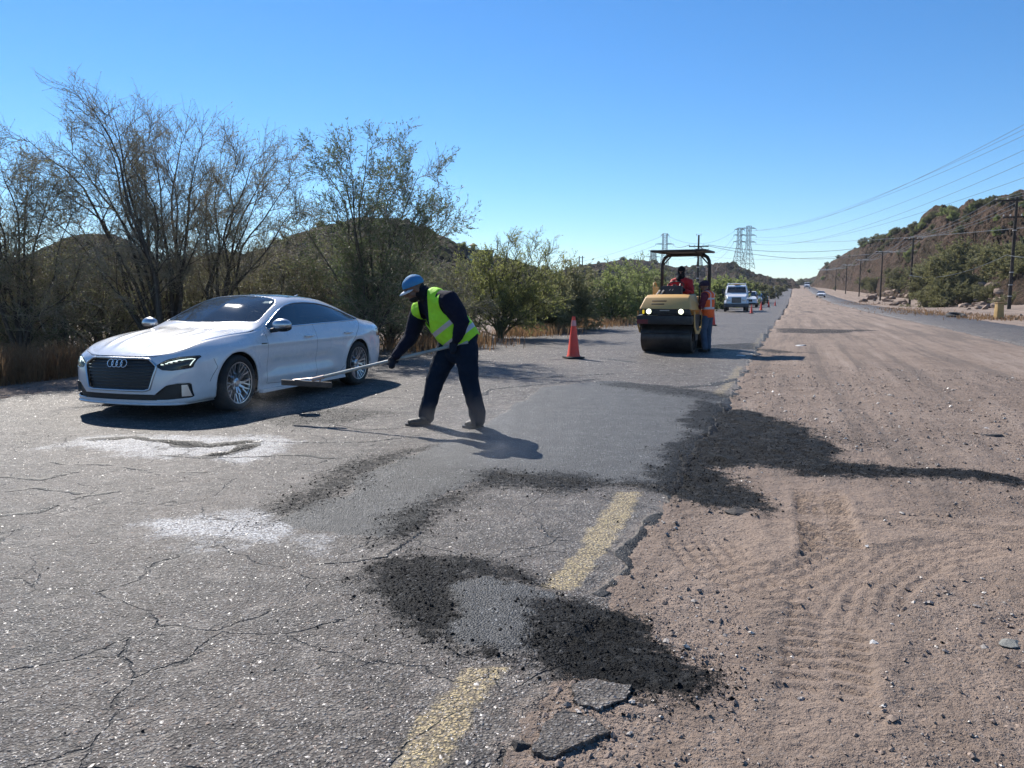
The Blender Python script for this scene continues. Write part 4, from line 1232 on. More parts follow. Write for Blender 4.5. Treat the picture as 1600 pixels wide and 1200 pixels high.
P = build_body()
nu, nv = P.shape[:2]
bm = bmesh.new()
vv = [bm.verts.new(p) for p in P.reshape(-1, 3)]
for i in range(nu - 1):
    for j in range(nv - 1):
        a, b, c, d = i * nv + j, (i + 1) * nv + j, (i + 1) * nv + j + 1, i * nv + j + 1
        try: bm.faces.new((vv[a], vv[b], vv[c], vv[d]))
        except ValueError: pass
bmesh.ops.remove_doubles(bm, verts=bm.verts[:], dist=1e-5)
bmesh.ops.dissolve_degenerate(bm, dist=1e-5, edges=bm.edges[:])
bmesh.ops.recalc_face_normals(bm, faces=bm.faces[:])
lay = bm.faces.layers.int.new("part")

def slice_sd(bm, fn, where):
    """cut faces along fn==0 (fn, where: arrays of coords -> values)"""
    bm.verts.ensure_lookup_table(); bm.verts.index_update()
    co = np.array([v.co[:] for v in bm.verts])
    f = fn(co); w = where(co)
    val = {v: f[v.index] for v in bm.verts if w[v.index]}
    newv = set()
    for e in [e for e in bm.edges]:
        a, b = e.verts
        if a in val and b in val and (val[a] < 0) != (val[b] < 0):
            t = val[a] / (val[a] - val[b])
            t = min(max(t, .001), .999)
            nvt = bmesh.utils.edge_split(e, a, t)[1]
            newv.add(nvt)
    fs = set(f_ for v in newv for f_ in v.link_faces)
    for f_ in fs:
        vs_ = [v for v in f_.verts if v in newv]
        if len(vs_) == 2:
            try: bmesh.utils.face_split(f_, vs_[0], vs_[1])
            except ValueError: pass
def classify(bm, fn, where, pid, only=(0,)):
    faces = [f for f in bm.faces if f[lay] in only]
    if not faces: return
    c = np.array([f.calc_center_median()[:] for f in faces])
    m = (fn(c) < 0) & where(c)
    for f, k in zip(faces, m):
        if k: f[lay] = pid
def cut(bm, fn, where, pid, only=(0,)):
    slice_sd(bm, fn, where); classify(bm, fn, where, pid, only)

def rpoly(pts, r=0.0, k=.2):
    """rounded polygon points (Chaikin)"""
    p = [tuple(q) for q in pts]
    for _ in range(int(r)):
        o = []
        for i in range(len(p)):
            a, b = p[i], p[(i + 1) % len(p)]
            o.append((a[0] * (1 - k) + b[0] * k, a[1] * (1 - k) + b[1] * k)); o.append((a[0] * k + b[0] * (1 - k), a[1] * k + b[1] * (1 - k)))
        p = o
    return p
WIN = rpoly([(-.60, .940), (-.90, 1.085), (-1.22, 1.222), (-1.50, 1.268), (-1.80, 1.272), (-2.15, 1.250), (-2.50, 1.185), (-2.80, 1.100), (-3.02, 1.020), (-3.00, .992), (-2.6, .985), (-1.8, .972), (-1.1, .960)], 1)
SCR = rpoly([(-.47, 0), (-.50, .30), (-.60, .62), (-.66, .705), (-.92, .655), (-1.20, .595), (-1.285, .52), (-1.31, .25), (-1.31, 0), (-1.31, -.25), (-1.285, -.52), (-1.20, -.595), (-.92, -.655), (-.66, -.705), (-.60, -.62), (-.50, -.30)], 1)
ROOF = rpoly([(-1.33, .56), (-2.35, .55), (-2.40, .3), (-2.40, -.3), (-2.35, -.55), (-1.33, -.56)], 1)
RGL = rpoly([(-2.50, .50), (-3.30, .54), (-3.36, 0), (-3.30, -.54), (-2.50, -.50)], 1)
GRL = rpoly([(-.39, .676), (.39, .676), (.50, .595), (.42, .325), (-.42, .325), (-.50, .595)], 1, .07)
LMP = rpoly([(.49, .600), (.56, .560), (.66, .552), (.808, .575), (.835, .700), (.70, .690), (.60, .665)], 1, .08)
INT = rpoly([(.42, .228), (.48, .285), (.60, .385), (.70, .405), (.80, .405), (.815, .245), (.60, .228)], 1, .08)
BLD = [(.735, .262), (.735, .388), (.775, .388), (.80, .262)]
BND = [(-.5, .222), (.5, .222), (.48, .285), (-.48, .285)]
TRI = rpoly([(.55, .80), (.55, .88), (.83, .86), (.90, .78), (.90, .66), (.80, .66)], 1)
sXZ = lambda poly: (lambda c: poly_sd(c[:, 0], c[:, 2], poly))
sXY = lambda poly: (lambda c: poly_sd(c[:, 0], c[:, 1], poly))
sYZ = lambda poly: (lambda c: poly_sd(c[:, 1], c[:, 2], poly))
def arch(xc, r=.372):
    return lambda c: np.where(c[:, 2] > .335, np.hypot(c[:, 0] - xc, c[:, 2] - .335), np.abs(c[:, 0] - xc)) - r
side_w = lambda c: (c[:, 1] > .50)
for xc in (0, -2.825): cut(bm, arch(xc), lambda c: (c[:, 1] > .45) & (c[:, 2] < .8), 1)
cut(bm, lambda c: c[:, 2] - .175, lambda c: (c[:, 2] < .26), 2)
cut(bm, sXZ(WIN), lambda c: (c[:, 1] > .55) & (c[:, 2] > .88), 3)
top_w = lambda c: (c[:, 2] > .88) & (c[:, 0] < -.35)
cut(bm, sXY(SCR), top_w, 4)
cut(bm, sXY(ROOF), lambda c: c[:, 2] > 1.2, 5)
cut(bm, sXY(RGL), lambda c: (c[:, 2] > .98) & (c[:, 0] < -2.3), 6)
fr_w = lambda c: c[:, 0] > .45
cut(bm, sYZ(GRL), fr_w, 7); cut(bm, sYZ(LMP), fr_w, 8)
cut(bm, sYZ(BND), fr_w, 9); cut(bm, sYZ(INT), fr_w, 9)
cut(bm, sYZ([(.50, .70), (.86, .72), (.86, .82), (.5, .8)]), lambda c: c[:, 0] < -3.5, 14)
# panel gaps
def gap(d, w=.0028): return lambda c: np.abs(d(c)) - w
def _ln(a, b, pts, sg):
    d = line_d(a, b, pts)
    return np.where(d[0] < .06, d[0] * np.where(d[2] < 0, -1, 1), 1.0) if sg else d[0]
def linexz(pts): return lambda c, sg=False: _ln(c[:, 0], c[:, 2], pts, sg)
def linexy(pts): return lambda c, sg=False: _ln(c[:, 0], c[:, 1], pts, sg)
GAPS = [(linexz([(-.60, .93), (-.58, .80), (-.56, .45), (-.55, .27), (-1.0, .245), (-2.3, .245), (-2.42, .34), (-2.55, .62), (-2.74, .78), (-2.95, .93), (-3.03, 1.0)]), lambda c: (c[:, 1] > .6) & (c[:, 2] < 1.0)),
        (linexz([(-1.70, .97), (-1.68, .6), (-1.68, .25)]), lambda c: (c[:, 1] > .6) & (c[:, 2] < .98)),
        (linexz([(.40, .66), (.36, .56), (.43, .47), (.47, .40)]), lambda c: (c[:, 1] > .7) & (c[:, 2] < .75)),
        (linexy([(-.45, .79), (.05, .775), (.35, .745), (.60, .70), (.73, .60), (.815, .44), (.845, .30), (.86, 0)]), lambda c: (c[:, 2] > .60) & (c[:, 0] > -.47)),
        (linexz([(-3.80, .84), (-3.45, .83)]), lambda c: (c[:, 1] > .5))]
for d, w in GAPS:
    slice_sd(bm, (lambda d: (lambda c: d(c, True)))(d), w)
    f_ = (lambda d: (lambda c: d(c) - .0028))(d)
    slice_sd(bm, f_, w); classify(bm, f_, w, 10)

# pillar strip between the doors' windows
PIL = [(-1.74, .9), (-1.70, 1.4), (-1.66, 1.4), (-1.70, .9)]

car = thing("parked_car", "white four door car with dark tinted windows standing on the left of the road", "car")
BVH_CAR = BVHTree.FromBMesh(bm)
def take(pids, name, mats, parent, mirror=True, offset=0.0, sol=0.0, midx=None):
    b2 = bm.copy()
    l2 = b2.faces.layers.int.get("part")
    bmesh.ops.delete(b2, geom=[f for f in b2.faces if f[l2] not in pids], context='FACES')
    if midx:
        for f in b2.faces: f.material_index = midx.get(f[l2], 0)
    if offset:
        b2.normal_update()
        for v in b2.verts:
            mid = abs(v.co.y) < 2e-4
            v.co += v.normal * offset
            if mid: v.co.y = 0
    bmesh.ops.delete(b2, geom=[v for v in b2.verts if not v.link_faces], context='VERTS')
    if not mirror:      # drop specks, keep the largest piece
        rem = set(b2.faces); best = []
        while rem:
            st_ = [rem.pop()]; comp = [st_[0]]
            while st_:
                f = st_.pop()
                for e in f.edges:
                    for g2 in e.link_faces:
                        if g2 in rem: rem.discard(g2); st_.append(g2); comp.append(g2)
            if len(comp) > len(best): best = comp
        bs = set(best)
        bmesh.ops.delete(b2, geom=[f for f in b2.faces if f not in bs], context='FACES')
    if mirror:
        g = bmesh.ops.duplicate(b2, geom=b2.verts[:] + b2.edges[:] + b2.faces[:])
        dv = [e for e in g["geom"] if isinstance(e, bmesh.types.BMVert)]
        df = [e for e in g["geom"] if isinstance(e, bmesh.types.BMFace)]
        for v in dv: v.co.y *= -1
        bmesh.ops.reverse_faces(b2, faces=df)
        bmesh.ops.remove_doubles(b2, verts=[v for v in b2.verts if abs(v.co.y) < 1e-4], dist=1e-4)
    me = bpy.data.meshes.new(name)
    b2.to_mesh(me); b2.free()
    for m in (mats if isinstance(mats, (list, tuple)) else [mats]): me.materials.append(m)
    me.polygons.foreach_set("use_smooth", [True] * len(me.polygons))
    me.set_sharp_from_angle(angle=R(40))
    return link(name, me, parent)
body = take((0, 10), "body", [C_WHITE, C_SEAM], car, midx={10: 1})
md = body.modifiers.new("thick", 'SOLIDIFY'); md.thickness = .012; md.offset = -1
take((2,), "underbody", C_BLACK, car)
def one_side(pid, name, mat, off, sgn, parent=None):
    o = take((pid,), name, mat, parent or car, mirror=False, offset=off)
    if sgn < 0:
        o.data.transform(Matrix.Scale(-1, 4, (0, 1, 0))); o.data.flip_normals()
    return o
for sg in (1, -1): one_side(3, "side_window", C_GLASS, -.006, sg)
take((4,), "windscreen", C_SCREEN, car, offset=-.003)
take((5,), "roof_panel", C_GLOSSBLK, car, offset=-.002)
take((6,), "rear_window", C_GLASS, car, offset=-.003)
for sg in (1, -1): one_side(14, "tail_lamp", C_RED, .002, sg)
take((9,), "air_intake", C_BLACK, car, offset=-.03)
grl = take((7,), "grille", C_BLACK, car, offset=-.028)

def on_surf(u, v, plane, out=.0):
    """project from outside onto body; plane 'xz' side, 'yz' front, 'xy' top"""
    if plane == 'xz': o, d = Vector((u, 2, v)), Vector((0, -1, 0))
    elif plane == 'yz': o, d = Vector((2.5, abs(u), v)), Vector((-1, 0, 0))
    else: o, d = Vector((u, abs(v), 3)), Vector((0, 0, -1))
    h = BVH_CAR.ray_cast(o, d)
    if h[0] is None: return None
    n = h[1] if h[1].dot(d) < 0 else -h[1]
    p = h[0] + n * out
    if plane != 'xz' and (u if plane == 'yz' else v) < 0: p.y *= -1
    return p
def strip_on(poly, plane, r, closed=True, out=.002, sub=3, sy=1):
    pts = []
    n = len(poly)
    for i in range(n if closed else n - 1):
        a, b = poly[i], poly[(i + 1) % n]
        for k in range(sub):
            q = on_surf(a[0] + (b[0] - a[0]) * k / sub, a[1] + (b[1] - a[1]) * k / sub, plane, out)
            if q: pts.append(Vector((q.x, q.y * sy, q.z)))
    if closed: pts.append(pts[0].copy())
    return pts
for sg in (1, -1):
    m = MB(); m.tube(strip_on(WIN, 'xz', 0, sy=sg), .0085, 6); m.build("window_trim", C_CHROME, car, smooth_sh=True)
m = MB(); m.tube(strip_on(GRL, 'yz', 0), .013, 8); m.build("frame", C_SILVER, grl, smooth_sh=True)
m = MB()
for k in range(9):
    z = .35 + k * .036
    w = float(np.interp(z, [.325, .595, .672], [.39, .475, .37]))
    for sgn in (1,):
        pts = [on_surf(u, z, 'yz', -.018) for u in np.linspace(-w, w, 15)]
        m.tube([p for p in pts if p], .0045, 5)
m.build("slats", C_GLOSSBLK, grl, smooth_sh=True)
# emblem of four rings
m = MB()
for k in range(4):
    cy = (k - 1.5) * .062
    pts = []
    for a in range(25):
        th = 2 * math.pi * a / 24
        q = on_surf(cy + .041 * math.cos(th), .620 + .041 * math.sin(th), 'yz', .004)
        pts.append(Vector((q.x + .006, cy + .041 * math.cos(th), q.z)))
    m.tube(pts, .0055, 6)
m.build("emblem", C_CHROME, grl, smooth_sh=True)
# headlights
for sg in (1, -1):
    L = one_side(8, "headlight", C_LENS, .001, sg)
    h = take((8,), "reflector", C_BLACK, L, mirror=False, offset=-.035)
    if sg < 0: h.data.transform(Matrix.Scale(-1, 4, (0, 1, 0))); h.data.flip_normals()
    m = MB()
    for k in range(5):
        u = .545 + k * .045; z = .618 + k * .013
        q = on_surf(u, z, 'yz', -.018)
        if q: m.box((q.x, q.y * sg, q.z), (.03, .028, .010), rot=sg * R(40) if True else None, bev=.002)
    pts = [on_surf(u, z, 'yz', -.012) for u, z in ((.60, .640), (.70, .668), (.79, .680), (.815, .672), (.808, .640), (.795, .60))]
    m.tube([Vector((p.x, p.y * sg, p.z)) for p in pts if p], .006, 6)
    m.build("led_strip", C_LED, L)
    m = MB(); m.tube([Vector((p.x, p.y, p.z)) for p in strip_on(LMP, 'yz', 0, sy=sg)], .005, 6); m.build("rim", C_GLOSSBLK, L, smooth_sh=True)
    m = MB()
    f = [on_surf(u, z, 'yz', .004) for u, z in BLD]
    f = [Vector((p.x, p.y * sg, p.z)) for p in f]
    g_ = [p + Vector((-.03, -.01 * sg, 0)) for p in f]
    m.add(f + g_, [(0, 1, 2, 3), (7, 6, 5, 4), (0, 4, 5, 1), (1, 5, 6, 2), (2, 6, 7, 3), (3, 7, 4, 0)])
    m.build("intake_blade", C_SILVER, car)
    # mirror
    m = MB()
    R_ = Matrix.Rotation(R(10) * sg, 3, 'Z')
    m.ball((-.70, 1.035 * sg, 1.0), (.085, .125, .078), 20, 12, R_)
    mi = m.build("mirror", C_SILVER, car, smooth_sh=True)
    m = MB(); m.ball((-.715, 1.032 * sg, .965), (.088, .122, .055), 20, 10, R_)
    m.tube([(-.72, .86 * sg, .925), (-.715, .95 * sg, .935), (-.71, 1.0 * sg, .96)], [.03, .028, .04], 8)
    m.build("mirror_base", C_BLACK, mi, smooth_sh=True)
    # door handles
    for xh in (-1.50, -2.52):
        q = on_surf(xh, .815, 'xz', 0)
        m = MB(); m.ball((xh, (q.y - .002) * sg, .80), (.075, .010, .040), 16, 8); m.build("handle_cup", C_SILVER, car, smooth_sh=True)
        m = MB(); m.tube([(xh - .11, q.y * sg, .818), (xh - .09, (q.y + .026) * sg, .82), (xh, (q.y + .032) * sg, .82), (xh + .09, (q.y + .026) * sg, .82), (xh + .11, q.y * sg, .818)], [.010, .013, .013, .013, .010], 8)
        m.build("door_handle", C_WHITE, car, smooth_sh=True)
    q = on_surf(-.50, .775, 'xz', 0)
    m = MB(); m.box((-.50, q.y * sg, .775), (.11, .012, .014), bev=.003); m.build("side_badge", C_BLACK, car)
    m = MB()   # sill skirt
    m.prism([(-2.40, .165), (-.42, .165), (-.44, .205), (-2.38, .205)], 'y', .86 * sg, .925 * sg); m.build("side_skirt", C_WHITE, car)
    m = MB(); m.prism([(.42, .15), (.70, .15), (.72, .178), (.42, .178)], 'y', .70 * sg, .80 * sg)
# front lip
m = MB()
pts = [on_surf(u, .18, 'yz', .008) for u in np.linspace(-.78, .78, 31)]
m.tube([Vector((p.x, p.y, .178)) for p in pts if p], .014, 8); m.build("front_lip", C_WHITE, car, smooth_sh=True)

# wheels
def make_wheel(parent_name="wheel"):
    w = bpy.data.objects.new(parent_name, None); col.objects.link(w)
    Mx = Matrix.Rotation(R(-90), 4, 'X')     # lathe axis Z -> +Y
    m = MB()
    m.lathe([(.245, -.105), (.262, -.118), (.300, -.120), (.322, -.108), (.334, -.085), (.336, -.02), (.336, .02), (.334, .085), (.322, .108), (.300, .120), (.262, .118), (.245, .105), (.235, .09), (.235, -.09)], 56, Mx, close=True)
    m.build("tyre", C_TYRE, w, smooth_sh=False, angle=40)
    m = MB()
    m.lathe([(.236, .112), (.247, .114), (.250, .104), (.244, .098), (.228, .085), (.222, .02), (.222, -.09), (.236, -.10)], 48, Mx)
    m.lathe([(.222, .02), (.222, .055), (.232, .09)], 48, Mx)
    # ten paired slim spokes
    for k in range(10):
        for dl, r0, r1 in ((0, .045, .125), (-.155, .110, .236), (.155, .110, .236)):
            a = 2 * math.pi * k / 10 + math.pi / 2 + (.05 if k % 2 else -.05)
            a0 = a + dl * .06; a1 = a + dl
            p0 = Vector((r0 * math.cos(a0), .070, r0 * math.sin(a0))); p1 = Vector((r1 * math.cos(a1), .100, r1 * math.sin(a1)))
            t_ = (p1 - p0).normalized(); s_ = t_.cross(Vector((0, 1, 0))).normalized()
            w0, w1 = (.016, .013) if dl == 0 else (.009, .0085)
            q = []
            for p, ww in ((p0, w0), (p1, w1)):
                q += [p + s_ * ww, p - s_ * ww, p - s_ * ww * 1.2 + Vector((0, -.03, 0)), p + s_ * ww * 1.2 + Vector((0, -.03, 0))]
            m.add(q, [(0, 1, 5, 4), (1, 2, 6, 5), (2, 3, 7, 6), (3, 0, 4, 7), (0, 3, 2, 1), (4, 5, 6, 7)])
    m.lathe([(0, .082), (.030, .082), (.036, .076), (.066, .070), (.070, .03)], 24, Mx)
    m.build("rim", C_SILVER, w)
    m = MB(); m.lathe([(0, .0), (.165, .0), (.165, -.02), (0, -.02)], 40, Mx); m.lathe([(0, -.03), (.235, -.03)], 40, Mx)
    m.build("brake_disc", simple("brake_iron", (.10, .10, .10), .45, .7), w)
    return w
wh = make_wheel()
wh.parent = car; wh.location = (0, .795, .336); wh.rotation_euler = (0, R(17), R(3))
for i, (x, y, rz_) in enumerate(((-2.825, .795, 0), (0, -.795, math.pi + R(3)), (-2.825, -.795, math.pi))):
    c = copy_tree(wh, car); c.location = (x, y, .336); c.rotation_euler = (0, R(40 + 50 * i), rz_)
# wheel wells
m = MB()
for xc in (0, -2.825):
    for sg in (1, -1):
        n = 20; pr = []
        vs_ = []; fs = []
        for k in range(n + 1):
            a = math.pi * k / n
            for yy in (.895, .52):
                vs_.append((xc + .385 * math.cos(a), yy * sg, .335 + .385 * math.sin(a)))
        for k in range(n): fs.append((2 * k, 2 * k + 1, 2 * k + 3, 2 * k + 2))
        b = len(vs_)
        vs_ += [(xc + .385, .52 * sg, .18), (xc - .385, .52 * sg, .18)]
        fs.append(tuple([2 * k + 1 for k in range(n + 1)] + [b + 1, b]))
        m.add(vs_, fs)
m.build("wheel_well", C_BLACK, car)
# cabin
m = MB(); m.box((-1.9, 0, .62), (3.0, 1.5, .5)); m.box((-.62, 0, .90), (.5, 1.35, .12), bev=.04); cab = m.build("interior", C_CABIN, car)
m = MB(); m.box((-.66, 0, .955), (.40, 1.30, .05), bev=.02); m.ball((-.72, .38, .97), (.16, .20, .07)); m.build("dashboard", C_DASH, car)
for yy in (.38, -.38):
    m = MB(); m.box((-1.75, yy, .95), (.16, .46, .52), bev=.05, taper=(.8, .8)); m.box((-1.80, yy, 1.17), (.09, .24, .15), bev=.04); m.build("seat", C_CABIN, car)
m = MB()
tr = [(Vector((-1.08, .38, .97)) + Vector((.10 * math.cos(a) * .35, .18 * math.sin(a), .18 * math.cos(a)))) for a in np.linspace(0, 6.283, 25)]
m.tube(tr, .013, 8); m.build("steering_wheel", C_BLACK, car, smooth_sh=True)
# inner mirror and toll sticker on the glass
q = on_surf(-1.13, .12, 'xy', 0); m = MB(); m.box((q.x + .02, .0, q.z - .09), (.03, .24, .06), bev=.01); m.build("inner_mirror", C_BLACK, car)
q = on_surf(-1.16, .50, 'xy', -.012); m = MB(); m.box((q.x, .50, q.z - .004), (.06, .12, .006), rot=Matrix.Rotation(R(24), 3, 'Y')); m.build("sticker", simple("sticker_pale", (.45, .75, .68), .5), car)
m = MB(); m.tube([(-2.52, 0, 1.335), (-2.60, 0, 1.37)], [.03, .008], 8); m.build("roof_antenna", C_WHITE, car)
m = MB(); m.box((.78, -.20, .14), (.25, .10, .02)); m.box((-1.4, 0, .17), (3.6, 1.4, .06)); m.build("floor_pan", C_BLACK, car)
car.location = (-4.10, 9.35, 0.0)
car.rotation_euler = (0, 0, R(251.7))
bm.free()
# ------------------------------------------------------------------ people
def cloth(name, rgb, rough=.85, var=.15, weave=220):
    t = NT(name)
    co = t.objc()
    n = t.noise(co, 5, 5, .65)
    t.base(t.ramp(n, [(.3, tuple(c * (1 - var) for c in rgb)), (.7, tuple(c * (1 + var) for c in rgb))]))
    t.set(Roughness=rough)
    t.b.inputs["Specular IOR Level"].default_value = .15
    t.l(t.bump(t.math("ADD", t.math("MULTIPLY", t.noise(co, 14, 5, .6), 1.0), t.math('MULTIPLY', t.noise(co, weave, 2), .1)), .7, .02), t.b.inputs["Normal"])
    return t.m
NAVY = cloth("navy_cloth", (.010, .011, .024)); JEAN_D = cloth("dark_trouser_cloth", (.008, .016, .032)); LIME = cloth("lime_mesh", (.40, .80, .04), .6)
BAND = simple("reflective_band", (.50, .46, .46), .45, .2); ORANGE = cloth("orange_mesh", (.85, .13, .03), .6); JEAN = cloth("blue_denim", (.07, .10, .15)); RED_J = cloth("red_jacket", (.50, .03, .035), .6)
MAROON = cloth("maroon_cloth", (.13, .025, .04)); SKIN = simple("skin", (.16, .085, .055), .55, var=.15, scale=20, bump=.2); HAIR = simple("hair", (.012, .010, .009), .8, bump=.8, bscale=120)
CAPB = cloth("cap_blue", (.06, .22, .42), .7); CAPW = cloth("cap_white", (.62, .66, .70), .7); BLACKC = cloth("black_cloth", (.010, .010, .014)); BOOT = simple("boot_leather", (.024, .019, .016), .6, var=.3, bump=.3, dirt=((.10, .08, .065), .3)); VIOLET = cloth("dark_purple_cloth", (.030, .020, .040))
GLOVE = cloth("glove_cloth", (.014, .016, .024), .8)

def etube(mb, pts, ra, rb, side, n=18):
    """elliptic tube: half axis ra along 'side', rb across; rounded ends"""
    pts = [Vector(p) for p in pts]; side = Vector(side).normalized()
    rings = []
    ra = list(ra); rb = list(rb)
    t0 = (pts[1] - pts[0]).normalized(); t1 = (pts[-1] - pts[-2]).normalized()
    P_ = []; A_ = []; B_ = []
    for c_, s_ in ((.98, .2), (.8, .6), (.45, .9)):
        P_.append(pts[0] - t0 * min(ra[0], rb[0]) * c_); A_.append(ra[0] * s_); B_.append(rb[0] * s_)
    for p, a, b in zip(pts, ra, rb): P_.append(p); A_.append(a); B_.append(b)
    for c_, s_ in ((.45, .9), (.8, .6), (.98, .2)):
        P_.append(pts[-1] + t1 * min(ra[-1], rb[-1]) * c_); A_.append(ra[-1] * s_); B_.append(rb[-1] * s_)
    vs_ = []; fs = []
    for i, p in enumerate(P_):
        t = (P_[min(i + 1, len(P_) - 1)] - P_[max(i - 1, 0)]).normalized()
        a = (side - t * side.dot(t)).normalized(); b = t.cross(a)
        for k in range(n):
            th = 6.28318 * k / n
            vs_.append(p + a * math.cos(th) * A_[i] + b * math.sin(th) * B_[i])
    for i in range(len(P_) - 1):
        for k in range(n): fs.append((i * n + k, i * n + (k + 1) % n, (i + 1) * n + (k + 1) % n, (i + 1) * n + k))
    fs.append(tuple(range(n - 1, -1, -1))); fs.append(tuple((len(P_) - 1) * n + k for k in range(n)))
    mb.add(vs_, fs)
def rtube(mb, pts, r, n=14):
    r = list(r)
    d = (Vector(pts[1]) - Vector(pts[0]))
    s = d.cross(Vector((.3, .2, 1))); 
    etube(mb, pts, r, r, s if s.length > 1e-4 else (1, 0, 0), n)

def voxel(mb, name, mat, parent, vox=.012, wr=.0, wf=9.0, it=2, seed=0, post=None):
    me = bpy.data.meshes.new("tmp")
    me.from_pydata(mb.v, [], mb.f); me.update()
    bm_ = bmesh.new(); bm_.from_mesh(me); bmesh.ops.recalc_face_normals(bm_, faces=bm_.faces[:]); bm_.to_mesh(me); bm_.free()
    o = bpy.data.objects.new("tmp", me); col.objects.link(o)
    m = o.modifiers.new("r", 'REMESH'); m.mode = 'VOXEL'; m.voxel_size = vox
    s = o.modifiers.new("s", 'SMOOTH'); s.iterations = it; s.factor = .5
    dg = bpy.context.evaluated_depsgraph_get(); dg.update()
    me2 = bpy.data.meshes.new_from_object(o.evaluated_get(dg))
    bpy.data.objects.remove(o); bpy.data.meshes.remove(me)
    n = len(me2.vertices)
    co = np.empty(n * 3, np.float32); me2.vertices.foreach_get("co", co); co = co.reshape(-1, 3).astype(float)
    if wr:
        nn = np.empty(n * 3, np.float32); me2.vertices.foreach_get("normal", nn); nn = nn.reshape(-1, 3)
        w = fbm(co[:, 0] * wf + co[:, 1] * 3, co[:, 2] * wf * 1.3 + co[:, 1] * wf, 3, 900 + seed)
        w2 = -np.abs(fbm(co[:, 0] * wf * 1.1 + co[:, 2] * wf * .8, co[:, 2] * wf * 1.5 - co[:, 1] * wf, 3, 930 + seed)) * 1.5 + .3
        co = co + nn * ((w + w2) * wr)[:, None]
        me2.vertices.foreach_set("co", co.astype(np.float32).ravel())
    me2.materials.clear()
    for mm in (mat if isinstance(mat, (list, tuple)) else [mat]): me2.materials.append(mm)
    if post: post(me2)
    me2.polygons.foreach_set("use_smooth", [True] * len(me2.polygons))
    me2.name = name
    return link(name, me2, parent)

def hand(mb, c, ax, palm, k=1.0, curl=1.0, side=1):
    """fist round an axis 'ax' through c; 'palm' points from the bar to the back of the hand"""
    c = Vector(c); ax = Vector(ax).normalized(); palm = Vector(palm); palm = (palm - ax * palm.dot(ax)).normalized()
    w = ax.cross(palm)
    for i in range(4):
        o = c + ax * (i - 1.5) * .020 * k
        r = .0125 * k * (1, 1.04, 1, .88)[i]
        R0 = .030 * k
        pts = []
        for a in np.linspace(R(-15), R(-15 + 235 * curl * (1, 1.05, 1.02, .9)[i]), 7):
            pts.append(o + (palm * math.cos(a) + w * side * math.sin(a)) * R0)
        rtube(mb, pts, np.linspace(r, r * .78, 7), 8)
    etube(mb, [c + palm * .030 * k - w * side * .005 * k, c + palm * .022 * k - w * side * .05 * k, c + palm * .012 * k - w * side * .085 * k], [.042 * k, .040 * k, .032 * k], [.018 * k, .020 * k, .022 * k], ax, 12)
    th = [c - w * side * .035 * k + ax * .036 * k, c - palm * .008 * k - w * side * .034 * k + ax * .052 * k, c - palm * .032 * k - w * side * .010 * k + ax * .050 * k, c - palm * .034 * k + w * side * .012 * k + ax * .044 * k]
    rtube(mb, th, [.016 * k, .015 * k, .0135 * k, .011 * k], 8)

def head_mesh(mb, c, fwd, up, k=1.0, beard=False):
    c = Vector(c); f = Vector(fwd).normalized(); u = Vector(up); u = (u - f * u.dot(f)).normalized(); s = u.cross(f)
    M3 = Matrix((f, s, u)).transposed()
    def b(x, y, z, rx, ry, rz, n=16, m=10): mb.ball(c + M3 @ Vector((x * k, y * k, z * k)), (rx * k, ry * k, rz * k), n, m, M3)
    b(-.012, 0, .03, .098, .078, .092, 20, 14)
    b(.022, 0, -.035, .070, .062, .080)
    b(.045, 0, -.085, .038, .036, .030)              # chin
    b(.088, 0, .025, .016, .055, .014)               # brow
    b(.100, 0, -.012, .020, .014, .026); b(.108, 0, -.022, .014, .017, .012)     # nose
    b(.080, 0, -.056, .016, .028, .008); b(.078, 0, -.068, .014, .024, .008)     # lips
    for q in (-1, 1):
        b(-.008, .080 * q, -.008, .022, .010, .032)  # ear
        b(.050, .045 * q, -.030, .030, .022, .028)   # cheek
        b(.082, .030 * q, .006, .008, .014, .008)    # eye lid
    return M3

def slice_mesh(me, fns):
    """fns: list of (sd(co), where(co), material_index or None=delete)"""
    global lay
    bm_ = bmesh.new(); bm_.from_mesh(me)
    lay = bm_.faces.layers.int.new("part")
    for i, (fn, wh_, mi_) in enumerate(fns):
        slice_sd(bm_, fn, wh_); classify(bm_, fn, wh_, i + 1, only=tuple(range(0, i + 1)))
    dele = [f for f in bm_.faces if f[lay] and fns[f[lay] - 1][2] is None]
    for f in bm_.faces:
        if f[lay] and fns[f[lay] - 1][2] is not None: f.material_index = fns[f[lay] - 1][2]
    bmesh.ops.delete(bm_, geom=dele, context='FACES')
    bm_.to_mesh(me); bm_.free()

# ---- the bent worker with the lute
Y0 = 7.95
def W(px, py, dy=0.0): return AT(px, py, Y0 + dy)
wl = Vector((.57, -.82, 0)); wf_ = Vector((-.82, -.57, 0))
worker = thing("person", "bent man in lime yellow vest and blue cap working beside the white car", "person", (W(700, 660).x, Y0, 0))
def Wl(v): return Vector(v) - worker.location
pel, bel, che, upc, nck = (Wl(W(722, 530)), Wl(W(706, 512)), Wl(W(690, 491)), Wl(W(677, 472)), Wl(W(663, 459)))
shL, shR = Wl(W(702, 470, -.17)), Wl(W(656, 483, .17))
elL, wrL = Wl(W(722, 505, -.24)), Wl(W(714, 528, -.22))
elR, wrR = Wl(W(641, 528, .14)), Wl(W(619, 555, .02))
haL, haR = Wl(W(711, 541, -.20)), Wl(W(613, 564, .03))
toolA = Wl(W(731, 534.5, -.21)); toolB = Wl((-2.25, 8.35, .44))
def on_tool(px):
    best = min((abs(800 + 1200 * (p + worker.location).x / ((p + worker.location).y) - px), i) for i, p in enumerate([toolA.lerp(toolB, k / 200) for k in range(201)]))
    return toolA.lerp(toolB, best[1] / 200)
haL = on_tool(711); haR = on_tool(614)
